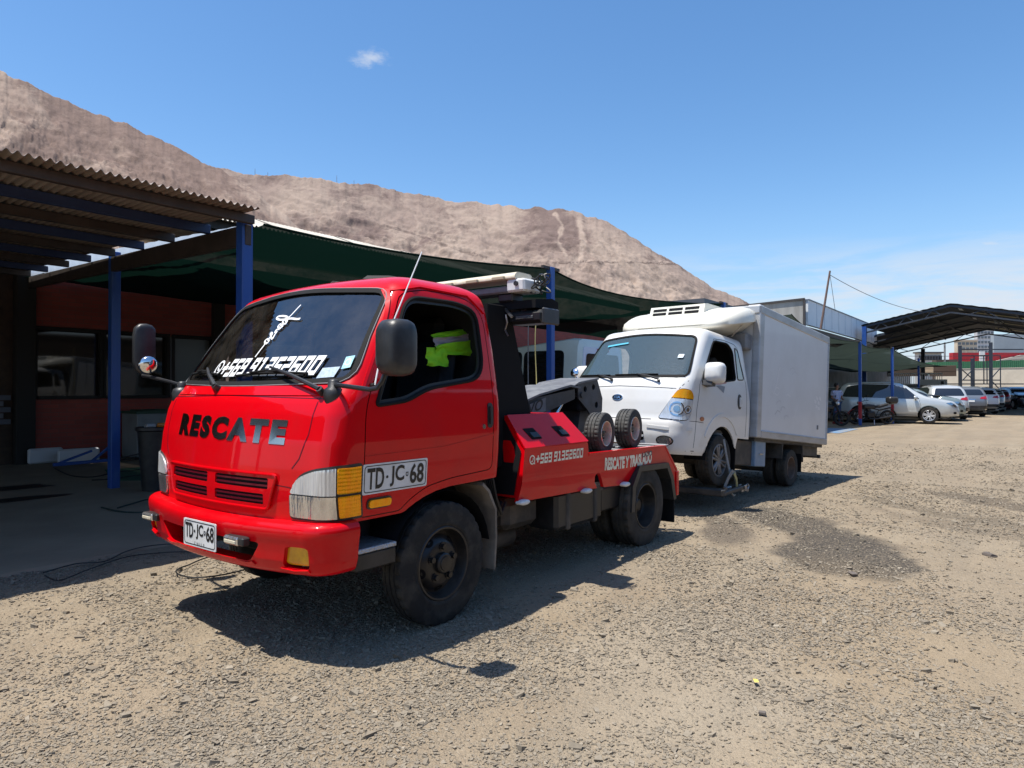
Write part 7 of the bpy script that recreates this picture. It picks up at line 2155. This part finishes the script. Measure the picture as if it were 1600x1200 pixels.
# ================================================================== GROUND
def ground_material():
    m = bpy.data.materials.new('gravel yard'); m.use_nodes = True; t = m.node_tree; p = t.nodes['Principled BSDF']
    p.inputs['Roughness'].default_value = .92; p.inputs['Specular IOR Level'].default_value = .25
    N = t.nodes.new; L = t.links.new
    tc = N('ShaderNodeTexCoord'); P = tc.outputs['Object']

    def noise(sc, det=5, ro=.6, loc=None):
        n = N('ShaderNodeTexNoise'); n.inputs['Scale'].default_value = sc; n.inputs['Detail'].default_value = det; n.inputs['Roughness'].default_value = ro
        L(P, n.inputs['Vector']); return n.outputs[0]

    def mr(v, a, b, c=0, d=1):
        r = N('ShaderNodeMapRange'); r.inputs[1].default_value = a; r.inputs[2].default_value = b; r.inputs[3].default_value = c; r.inputs[4].default_value = d
        L(v, r.inputs[0]); return r.outputs[0]

    def mx(f, a, b, mode='MIX'):
        n = N('ShaderNodeMixRGB'); n.blend_type = mode
        for i, v in enumerate((f, a, b)):
            if isinstance(v, tuple): n.inputs[i].default_value = (*v, 1)
            elif isinstance(v, (int, float)): n.inputs[i].default_value = v
            else: L(v, n.inputs[i])
        return n.outputs[0]

    def math_(op, a, b):
        n = N('ShaderNodeMath'); n.operation = op
        for i, v in enumerate((a, b)):
            if isinstance(v, (int, float)): n.inputs[i].default_value = v
            else: L(v, n.inputs[i])
        return n.outputs[0]

    c = mx(mr(noise(.9, 6, .65), .38, .64), (0.255, 0.197, 0.133), (0.318, 0.252, 0.172))
    c = mx(mr(noise(2.6, 5, .7), .52, .74, 0, .55), c, (0.268, 0.189, 0.106))           # ochre dust
    c = mx(mr(noise(.35, 4, .6), .50, .70, 0, .5), c, (0.210, 0.173, 0.125))            # trodden grey
    vo = N('ShaderNodeTexVoronoi'); vo.inputs['Scale'].default_value = 46; vo.inputs['Randomness'].default_value = 1
    wob = N('ShaderNodeMixRGB'); wob.inputs[0].default_value = .02; L(P, wob.inputs[1])
    nz = N('ShaderNodeTexNoise'); nz.inputs['Scale'].default_value = 22; L(P, nz.inputs['Vector']); L(nz.outputs['Color'], wob.inputs[2])
    L(wob.outputs[0], vo.inputs['Vector'])
    v2 = N('ShaderNodeTexVoronoi'); v2.inputs['Scale'].default_value = 120; L(wob.outputs[0], v2.inputs['Vector'])
    sepc = N('ShaderNodeSeparateColor'); L(vo.outputs['Color'], sepc.inputs[0])
    sepd = N('ShaderNodeSeparateColor'); L(v2.outputs['Color'], sepd.inputs[0])
    peb = mr(noise(1.3, 4, .6), .40, .60)                                             # where the loose stone lies
    c = mx(math_('MULTIPLY', mr(sepc.outputs[0], 0, 1, 0, .55), peb), c, mx(sepc.outputs[1], (0.179, 0.156, 0.120), (0.375, 0.310, 0.227)))
    c = mx(mr(sepd.outputs[0], .0, 1, 0, .30), c, mx(sepd.outputs[1], (0.179, 0.144, 0.102), (0.394, 0.323, 0.227)))
    # ruts along the yard, dark specks painting crevice shade among the grains
    mpr = N('ShaderNodeMapping'); mpr.inputs['Scale'].default_value = (.16, 1.5, 1); mpr.inputs['Rotation'].default_value = (0, 0, .06); L(P, mpr.inputs[0])
    nr = N('ShaderNodeTexNoise'); nr.inputs['Scale'].default_value = 1.1; nr.inputs['Detail'].default_value = 6; nr.inputs['Roughness'].default_value = .62; L(mpr.outputs[0], nr.inputs['Vector'])
    c = mx(mr(nr.outputs[0], .50, .66, 0, .42), c, (0.196, 0.163, 0.120))
    c = mx(mr(nr.outputs[0], .46, .34, 0, .35), c, (0.355, 0.300, 0.217))
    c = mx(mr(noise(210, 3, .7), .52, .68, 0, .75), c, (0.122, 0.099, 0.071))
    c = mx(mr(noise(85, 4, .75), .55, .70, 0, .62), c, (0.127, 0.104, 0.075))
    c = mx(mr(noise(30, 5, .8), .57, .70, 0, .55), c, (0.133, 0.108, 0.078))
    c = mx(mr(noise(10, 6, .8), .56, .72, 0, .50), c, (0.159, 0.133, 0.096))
    c = mx(mr(noise(120, 3, .7, None), .30, .40, .5, 0), c, (0.424, 0.367, 0.281))
    # oil and water stains behind the tow truck and along the yard
    sx = N('ShaderNodeSeparateXYZ'); wn_ = N('ShaderNodeMixRGB'); wn_.inputs[0].default_value = .22; n3 = N('ShaderNodeTexNoise'); n3.inputs['Scale'].default_value = 1.6; n3.inputs['Detail'].default_value = 6
    L(P, n3.inputs['Vector']); 
    sub = N('ShaderNodeVectorMath'); sub.operation = 'SUBTRACT'; L(n3.outputs['Color'], sub.inputs[0]); sub.inputs[1].default_value = (0.447, 0.421, 0.377)
    sc_ = N('ShaderNodeVectorMath'); sc_.operation = 'SCALE'; L(sub.outputs[0], sc_.inputs[0]); sc_.inputs['Scale'].default_value = .9
    ad = N('ShaderNodeVectorMath'); ad.operation = 'ADD'; L(P, ad.inputs[0]); L(sc_.outputs[0], ad.inputs[1])
    L(ad.outputs[0], sx.inputs[0])
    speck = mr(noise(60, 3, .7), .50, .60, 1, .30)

    def stain(cx, cy, rx, ry, ang, k, col, soft=.35, speckle=True):
        nonlocal c
        ca, sa = cos(ang), sin(ang)
        x = math_('SUBTRACT', sx.outputs[0], cx); y = math_('SUBTRACT', sx.outputs[1], cy)
        u = math_('DIVIDE', math_('ADD', math_('MULTIPLY', x, ca), math_('MULTIPLY', y, sa)), rx)
        v = math_('DIVIDE', math_('SUBTRACT', math_('MULTIPLY', y, ca), math_('MULTIPLY', x, sa)), ry)
        r = math_('ADD', math_('MULTIPLY', u, u), math_('MULTIPLY', v, v))
        f = mr(r, 1 + soft, 1 - soft, 0, k)
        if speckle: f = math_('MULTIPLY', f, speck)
        c = mx(f, c, col)
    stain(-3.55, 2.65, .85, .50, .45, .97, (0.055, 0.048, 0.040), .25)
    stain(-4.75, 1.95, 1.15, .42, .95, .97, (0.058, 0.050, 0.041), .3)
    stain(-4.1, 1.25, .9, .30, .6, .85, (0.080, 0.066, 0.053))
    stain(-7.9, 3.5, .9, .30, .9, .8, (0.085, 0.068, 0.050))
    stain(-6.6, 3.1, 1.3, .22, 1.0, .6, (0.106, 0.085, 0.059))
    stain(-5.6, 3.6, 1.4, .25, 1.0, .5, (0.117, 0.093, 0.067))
    stain(-.2, 2.6, 1.0, .6, .3, .3, (0.360, 0.310, 0.236), .6, False)
    stain(-1.6, 3.2, 1.6, .6, .3, .25, (0.286, 0.207, 0.119), .7, False)
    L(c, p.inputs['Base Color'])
    # relief
    h = math_('MULTIPLY', mr(vo.outputs['Distance'], 0, .9, 1, 0), .55)
    h = math_('ADD', math_('MULTIPLY', h, mr(peb, 0, 1, .35, 1.0)), math_('MULTIPLY', mr(v2.outputs['Distance'], 0, .9, 1, 0), .25))
    h = math_('ADD', h, math_('MULTIPLY', noise(9, 6, .7), .9))
    h = math_('ADD', h, math_('MULTIPLY', noise(60, 4, .7), .35))
    b = N('ShaderNodeBump'); b.inputs['Strength'].default_value = .85; b.inputs['Distance'].default_value = .022
    L(h, b.inputs['Height']); L(b.outputs[0], p.inputs['Normal'])
    return m


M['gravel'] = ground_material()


def gz(x, y):
    """height of the yard surface"""
    n = fbm(np.asarray(x) * .55, np.asarray(y) * .55, 31, 4) * .016 + fbm(np.asarray(x) * 3.1, np.asarray(y) * 3.1, 32, 5, .66) * .0080 - .006
    # flat under the wheels
    for cx, cy, r in ((0, .86, .9), (-2.8, .8, .9), (-2.8, -.8, .9), (0, -.86, .8), (-7.8, .8, .8), (-7.8, -.5, .8)):
        n = n * (1 - np.exp(-((np.asarray(x) - cx) ** 2 + (np.asarray(y) - cy) ** 2) / (r * .35) ** 2))
    return n


def near_ground():
    x = np.arange(-10.0, 3.2, .024); y = np.arange(-3.2, 5.2, .024)
    X, Y = np.meshgrid(x, y, indexing='ij')
    keep = ((X - 3.17) * -.793 + (Y - 3.95) * -.609) > -.5
    Z = gz(X, Y)
    ex = np.minimum.reduce([X - x[0], x[-1] - X, Y - y[0], y[-1] - Y])
    f = np.clip(ex / .8, 0, 1); Z = Z * f - .030 * (1 - f)
    nx, ny = X.shape
    V = np.stack([X, Y, Z], -1).reshape(-1, 3)
    i = np.arange(nx * ny).reshape(nx, ny)
    Q = np.stack([i[:-1, :-1], i[1:, :-1], i[1:, 1:], i[:-1, 1:]], -1).reshape(-1, 4)
    return V, Q


def np_mesh(name, V, Q, mat_, smooth=True):
    me = bpy.data.meshes.new(name); k = Q.shape[1]
    me.vertices.add(len(V)); me.vertices.foreach_set('co', np.ascontiguousarray(V, dtype=np.float32).ravel())
    me.loops.add(Q.size); me.loops.foreach_set('vertex_index', np.ascontiguousarray(Q, dtype=np.int32).ravel())
    me.polygons.add(len(Q)); me.polygons.foreach_set('loop_start', np.arange(0, Q.size, k, dtype=np.int32))
    me.polygons.foreach_set('use_smooth', np.full(len(Q), smooth)); me.materials.append(mat_)
    me.update(calc_edges=True); me.validate()
    return me


V_, Q_ = near_ground()
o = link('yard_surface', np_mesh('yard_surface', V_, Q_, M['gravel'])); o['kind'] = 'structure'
gb = MB(); S_ = 4000
# one sheet out to the horizon, a little below the modelled yard
xs_ = [-S_, -800, -200, -60, -25, -12, 0, 12, 40, 200, 800, S_]
gb.V = [(x, y, -.028) for x in xs_ for y in xs_]; n_ = len(xs_)
gb.F = [(i * n_ + j, (i + 1) * n_ + j, (i + 1) * n_ + j + 1, i * n_ + j + 1) for i in range(n_ - 1) for j in range(n_ - 1)]; gb.MI = [0] * len(gb.F)
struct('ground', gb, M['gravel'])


# loose stones: thousands of angular chips, joined
def stone_material():
    m = bpy.data.materials.new('loose stone'); m.use_nodes = True; t = m.node_tree; p = t.nodes['Principled BSDF']
    a = t.nodes.new('ShaderNodeAttribute'); a.attribute_name = 'tone'
    r = t.nodes.new('ShaderNodeValToRGB'); e = r.color_ramp.elements
    e[0].position = 0; e[0].color = (.20, .168, .126, 1); e[1].position = 1; e[1].color = (.36, .308, .236, 1)
    k = e.new(.35); k.color = (.258, .218, .165, 1); k = e.new(.7); k.color = (.295, .25, .188, 1)
    t.links.new(a.outputs['Fac'], r.inputs[0])
    n = t.nodes.new('ShaderNodeTexNoise'); n.inputs['Scale'].default_value = 60; n.inputs['Detail'].default_value = 3
    c = t.nodes.new('ShaderNodeTexCoord'); t.links.new(c.outputs['Object'], n.inputs['Vector'])
    x = t.nodes.new('ShaderNodeMixRGB'); x.blend_type = 'MULTIPLY'; x.inputs[0].default_value = .35
    t.links.new(r.outputs[0], x.inputs[1]); t.links.new(n.outputs[0], x.inputs[2]); t.links.new(x.outputs[0], p.inputs['Base Color'])
    p.inputs['Roughness'].default_value = .9; p.inputs['Specular IOR Level'].default_value = .25
    return m


def stones(n, seed):
    rng = np.random.default_rng(seed)
    # more where the camera is near, patchy
    d = 2.2 * (20 / 2.2) ** (rng.random(n * 3) ** .95); a = (rng.random(n * 3) - .5) * 1.65
    X = d * np.sin(a) / np.cos(a).clip(.6); Yd = d
    x = 3.17 - .609 * X - .793 * Yd; y = 3.95 + .793 * X - .609 * Yd
    dens = .55 + .55 * fbm(x * .8, y * .8, 41, 4) + .35 * fbm(x * 3, y * 3, 42, 3)
    ok = (rng.random(n * 3) < np.clip(dens, .10, 1) * np.clip((19.5 - d) / 9, 0, 1)) & (y > -2.6 + .25 * fbm(x * 1.5, y * 0, 51, 3)) & (x > -19)
    x, y, d = x[ok][:n], y[ok][:n], d[ok][:n]
    m = len(x)
    s = .0022 + .0050 * rng.random(m) ** 2.0 + .011 * (rng.random(m) < .018) * rng.random(m) ** 1.5
    s *= .80 + .075 * d
    base = np.array([(i, j, k) for i in (-1, 1) for j in (-1, 1) for k in (-1, 1)], float)
    P = base[None] * (1 + (rng.random((m, 8, 3)) - .5) * 1.15)
    P *= np.stack([s * (.7 + .8 * rng.random(m)), s * (.6 + .5 * rng.random(m)), s * (.42 + .45 * rng.random(m))], -1)[:, None, :]
    th = rng.random(m) * 2 * pi; c, sn = np.cos(th)[:, None], np.sin(th)[:, None]
    tx = (rng.random(m)[:, None] - .5) * .7
    px = P[..., 0] * c - P[..., 1] * sn; py = P[..., 0] * sn + P[..., 1] * c; pz = P[..., 2] + tx * P[..., 0]
    z0 = np.where(x < -9.4, -.028, gz(x, y))
    V = np.stack([px + x[:, None], py + y[:, None], pz + (z0 + s * .12)[:, None]], -1).reshape(-1, 3)
    q = np.array([(0, 1, 3, 2), (4, 6, 7, 5), (0, 4, 5, 1), (2, 3, 7, 6), (0, 2, 6, 4), (1, 5, 7, 3)])
    Q = (q[None] + (np.arange(m) * 8)[:, None, None]).reshape(-1, 4)
    me = np_mesh('loose_stones', V, Q, stone_material(), False)
    at_ = me.attributes.new('tone', 'FLOAT', 'POINT'); tone = np.clip(.5 + .22 * rng.standard_normal(m), 0, 1)
    at_.data.foreach_set('value', np.repeat(tone, 8).astype(np.float32))
    return me


o = link('loose_stones', stones(150000, 5)); tag(o, None, None, None, 'stuff')

# irregular edged concrete floor under the zinc roof
cm = mat('old concrete', (.235, .18, .122), .85, col2=(.29, .225, .152), nscale=1.2, bump=.25, bscale=30)
ex = np.linspace(12, -7.5, 130)
sl = MB(); n_ = len(ex)
ey = -2.62 - .22 * (ex < .6) * np.clip((.6 - ex) / 1.5, 0, 1.5) + .10 * fbm(ex * .9, ex * 0, 61, 5, .6)
sl.V = [(x, -16, .012) for x in ex] + [(x, y, .012) for x, y in zip(ex, ey)] + [(x, y + .05, -.03) for x, y in zip(ex, ey)]
sl.F = [(k * n_ + i, k * n_ + i + 1, (k + 1) * n_ + i + 1, (k + 1) * n_ + i) for k in (0, 1) for i in range(n_ - 1)]; sl.MI = [0] * len(sl.F)
struct('concrete_floor', sl, cm)
for (px, d, rx, ry) in ((20, 10.2, .55, .2), (18, 9.1, .6, .16)):
    c = at(px, d); pts = [(c.x + rx * (1 + .25 * sin(3 * a + px)) * cos(a), c.y + ry * 1.6 * (1 + .2 * cos(2 * a)) * sin(a), .016) for a in np.linspace(0, 2 * pi, 30)[:-1]]
    struct('oil_stain', MB().add(pts, [tuple(range(29))]), solid((.02, .018, .016), .5))

# ================================================================== HILLS
def hill_material(rock, dust, sand):
    m = bpy.data.materials.new('desert hillside'); m.use_nodes = True; t = m.node_tree; p = t.nodes['Principled BSDF']
    p.inputs['Roughness'].default_value = 1; p.inputs['Specular IOR Level'].default_value = .1
    N = t.nodes.new; L = t.links.new
    uv = N('ShaderNodeUVMap'); uv.uv_map = 'slope'

    def noise(scale, det=6, ro=.65, st=(1, 1, 1)):
        mp_ = N('ShaderNodeMapping'); mp_.inputs['Scale'].default_value = st; L(uv.outputs[0], mp_.inputs[0])
        n = N('ShaderNodeTexNoise'); n.inputs['Scale'].default_value = scale; n.inputs['Detail'].default_value = det; n.inputs['Roughness'].default_value = ro
        n.inputs['Distortion'].default_value = .4
        L(mp_.outputs[0], n.inputs['Vector']); return n.outputs[0]

    def mr(v, a, b, c=0, d=1):
        r = N('ShaderNodeMapRange'); r.inputs[1].default_value = a; r.inputs[2].default_value = b; r.inputs[3].default_value = c; r.inputs[4].default_value = d
        L(v, r.inputs[0]); return r.outputs[0]

    def mx(f, a, b):
        n = N('ShaderNodeMixRGB')
        for i, v in enumerate((f, a, b)):
            if isinstance(v, tuple): n.inputs[i].default_value = (*v, 1)
            else: L(v, n.inputs[i])
        return n.outputs[0]
    tco = N('ShaderNodeTexCoord')

    def n3d(scale, det=9, ro=.68, dist=.0):
        n = N('ShaderNodeTexNoise'); n.inputs['Scale'].default_value = scale; n.inputs['Detail'].default_value = det; n.inputs['Roughness'].default_value = ro; n.inputs['Distortion'].default_value = dist
        L(tco.outputs['Object'], n.inputs['Vector']); return n.outputs[0]
    rk = N('ShaderNodeAttribute'); rk.attribute_name = 'rock'
    ad = N('ShaderNodeMath'); ad.operation = 'MULTIPLY_ADD'; L(n3d(.012, 9, .74, .6), ad.inputs[0]); ad.inputs[1].default_value = 1.7; L(rk.outputs['Fac'], ad.inputs[2])
    f = mr(ad.outputs[0], 1.05, 1.42)
    c = mx(mr(n3d(.006, 6, .6), .38, .62), dust, sand)
    c = mx(mr(noise(4.0, 9, .75, (1.7, .8, 1)), .54, .68, 0, .45), c, sand)          # scree runs down the slope
    c = mx(f, c, rock)
    dk = mr(n3d(.045, 8, .78, .4), .50, .66, 0, .62); fm = N('ShaderNodeMath'); fm.operation = 'MULTIPLY'; L(dk, fm.inputs[0]); L(mr(ad.outputs[0], .75, 1.35, .30, 1), fm.inputs[1])
    c = mx(fm.outputs[0], c, tuple(v * .50 for v in rock))
    lt = mr(n3d(.07, 8, .75), .56, .70, 0, .35)
    c = mx(lt, c, sand)
    sa = N('ShaderNodeAttribute'); sa.attribute_name = 'sand'
    c = mx(mr(sa.outputs['Fac'], .15, .8, 0, .8), c, tuple(v * 1.12 for v in sand))
    c = mx(mr(sa.outputs['Fac'], -.2, -.8, 0, .7), c, tuple(v * .55 for v in rock))
    L(c, p.inputs['Base Color'])
    b = N('ShaderNodeBump'); b.inputs['Strength'].default_value = .38; b.inputs['Distance'].default_value = 6
    L(n3d(.03, 9, .72), b.inputs['Height']); L(b.outputs[0], p.inputs['Normal'])
    return m


def hill(name, prof, Dc, Db, seed, mat_, relief, rockf, mpx, dstep=1.6, rows=170, tracks=()):
    px = np.arange(prof[0][0], prof[-1][0], dstep); cy = np.interp(px, [q[0] for q in prof], [q[1] for q in prof])
    k = np.ones(9) / 9; cy = np.convolve(np.pad(cy, 4, 'edge'), k, 'valid')
    jag = fbm(px * .05, px * 0 + seed, seed, 5, .62) * 2.6
    D = Dc * (1 + .05 * fbm(px * .004, px * 0, seed + 1, 2))
    H = 1.5 + (608 - cy) / 1060 * D
    t = np.concatenate([np.linspace(0, 1, rows), 1 + np.linspace(.03, 1, 14)])
    T, PXg = np.meshgrid(t, px, indexing='ij')
    Hc = np.broadcast_to(H, T.shape); Dg = np.broadcast_to(D, T.shape)
    Tf = np.clip(T, 0, 1)
    z = Hc * (Tf ** 1.12) + np.broadcast_to(jag * D / 1060, T.shape) * Tf ** 9
    depth = Db + (Dg - Db) * Tf + np.clip(T - 1, 0, 1) * Dg * .6
    z = np.where(T > 1, Hc * (1 - .5 * np.clip(T - 1, 0, 1) ** 1.3) + np.broadcast_to(jag * D / 1060, T.shape), z)
    env = np.clip(Tf * (1 - Tf) * 3.4, 0, 1)
    u = PXg * mpx; w = Tf * 3.0
    us = u + .45 * w
    g1 = fbm(us * 1.9, w * 1.5 - .5 * u, seed + 4, 5, .55); g2 = 1 - np.abs(fbm(us * 4.2 + .6 * g1, w * 2.6 - .7 * u, seed + 5, 5, .55)) * 2
    g3 = fbm(u * 17 + w * 5, w * 13, seed + 6, 5, .62)
    z = z + env * relief * (1.0 * g1 + .55 * g2 + .35 * g3) * Hc.mean()
    depth = depth - env * relief * .7 * (g1 + .5 * g3) * Hc.mean()
    X = (PXg - 800) / 1060 * depth
    x = 3.17 - .609 * X - .793 * depth; y = 3.95 + .793 * X - .609 * depth
    V = np.stack([x, y, z], -1).reshape(-1, 3)
    nr, nc = T.shape; i = np.arange(nr * nc).reshape(nr, nc)
    Q = np.stack([i[:-1, :-1], i[:-1, 1:], i[1:, 1:], i[1:, :-1]], -1).reshape(-1, 4)
    me = np_mesh(name, V, Q, mat_)
    uvl = me.uv_layers.new(name='slope'); uvv = np.stack([u, T * 1.4], -1).reshape(-1, 2).astype(np.float32)
    li = np.empty(len(me.loops), np.int32); me.loops.foreach_get('vertex_index', li)
    uvl.data.foreach_set('uv', uvv[li].ravel())
    at_ = me.attributes.new('rock', 'FLOAT', 'POINT')
    at_.data.foreach_set('value', (rockf(PXg, Tf) + .35 * fbm(u * 3, w * 2, seed + 8, 4)).ravel().astype(np.float32))
    at2 = me.attributes.new('sand', 'FLOAT', 'POINT'); sy = 608 - (z - 1.5) / depth * 1060; sd = np.zeros(T.shape)
    for line, wd, k in tracks:
        for (x0, y0), (x1, y1) in zip(line[:-1], line[1:]):
            ll = (x1 - x0) ** 2 + (y1 - y0) ** 2; q = np.clip(((PXg - x0) * (x1 - x0) + (sy - y0) * (y1 - y0)) / ll, 0, 1)
            dd = np.hypot(PXg - x0 - q * (x1 - x0), sy - y0 - q * (y1 - y0)) + 2.0 * fbm(u * 20, w * 20, seed + 12, 3)
            sd = np.where(np.exp(-(dd / wd) ** 2) > np.abs(sd), k * np.exp(-(dd / wd) ** 2), sd)
    at2.data.foreach_set('value', np.where(T > 1, 0, sd).ravel().astype(np.float32))
    o = link(name, me); o['kind'] = 'structure'; return o


def rock_near(px, t):
    return .25 + .45 * np.exp(-((px - 230) / 150) ** 2) * np.clip(t * 1.6 - .2, 0, 1) + .15 * t


def rock_far(px, t):
    g = .42 * np.exp(-((px - 860) / 75) ** 2) * np.clip((t - .35) * 2.2, 0, 1) * np.clip((1.06 - t) * 8, 0, 1)
    return .18 + g + .22 * np.exp(-((px - 520) / 150) ** 2) * t - .5 * np.clip((px - 960) / 160, 0, 1) * (t < .97)


HM1 = hill_material((.185, .132, .110), (.285, .211, .170), (.345, .268, .215))
HM2 = hill_material((.160, .117, .103), (.245, .186, .157), (.315, .246, .200))
hill('far_hill', [(300, 262), (345, 262), (390, 273), (460, 275), (530, 283), (580, 288), (640, 300), (700, 312), (760, 318), (820, 325), (860, 325), (885, 329), (930, 340), (965, 355), (1000, 376), (1050, 408), (1085, 430), (1120, 450), (1168, 474), (1210, 500), (1255, 530), (1300, 562), (1340, 590), (1370, 612)],
     1500, 980, 11, HM2, .030, rock_far, .0042, tracks=(
         ([(905, 345), (912, 375), (908, 400), (885, 428), (862, 445)], 5, 1), ([(868, 335), (880, 352), (872, 375), (885, 398)], 3, .8), ([(700, 330), (720, 365), (712, 400)], 2.5, .6), ([(640, 320), (655, 350), (650, 385)], 2.5, .5),
         ([(790, 410), (860, 411), (930, 409), (1000, 410), (1075, 413)], 1.6, -1), ([(800, 407), (930, 406), (1070, 410)], 1.3, .7), ([(600, 352), (650, 366), (720, 392), (760, 402)], 1.6, -.8), ([(1080, 412), (1120, 440)], 4, .6)))
hill('near_hill', [(-900, -330), (-500, -160), (-200, 15), (-60, 88), (0, 110), (40, 128), (70, 142), (110, 160), (150, 180), (185, 187), (215, 202), (250, 214), (290, 236), (320, 254), (350, 268), (372, 280), (395, 296), (430, 325), (480, 366), (540, 412), (600, 452), (680, 500), (760, 545), (830, 580), (880, 606)],
     1050, 640, 23, HM1, .017, rock_near, .0050)
pm_ = solid((.25, .22, .20), .8)
for px, py, h, lab in ((526, 283, 14, 'thin mast alone on the ridge'), (398, 274, 16, 'lattice mast at the notch between the two ridges'), (418, 275, 10, 'short mast right of the notch'), (553, 286, 7, 'stub mast right of the thin mast')):
    c = at(px, 1490, hz(py, 1490) - 6); b = MB()
    for sx_ in (-1, 1): b.tube([(sx_ * 1.3, 0, 0), (0, 0, h + 6)], .22, 5)
    for k in range(4): b.beam((-1.3 + .3 * k, 0, 3 + k * 3), (1.3 - .3 * k, 0, 3 + k * 3), .2)
    single('ridge_mast', b, pm_, lab, 'mast', c, None, 'masts on the ridge')
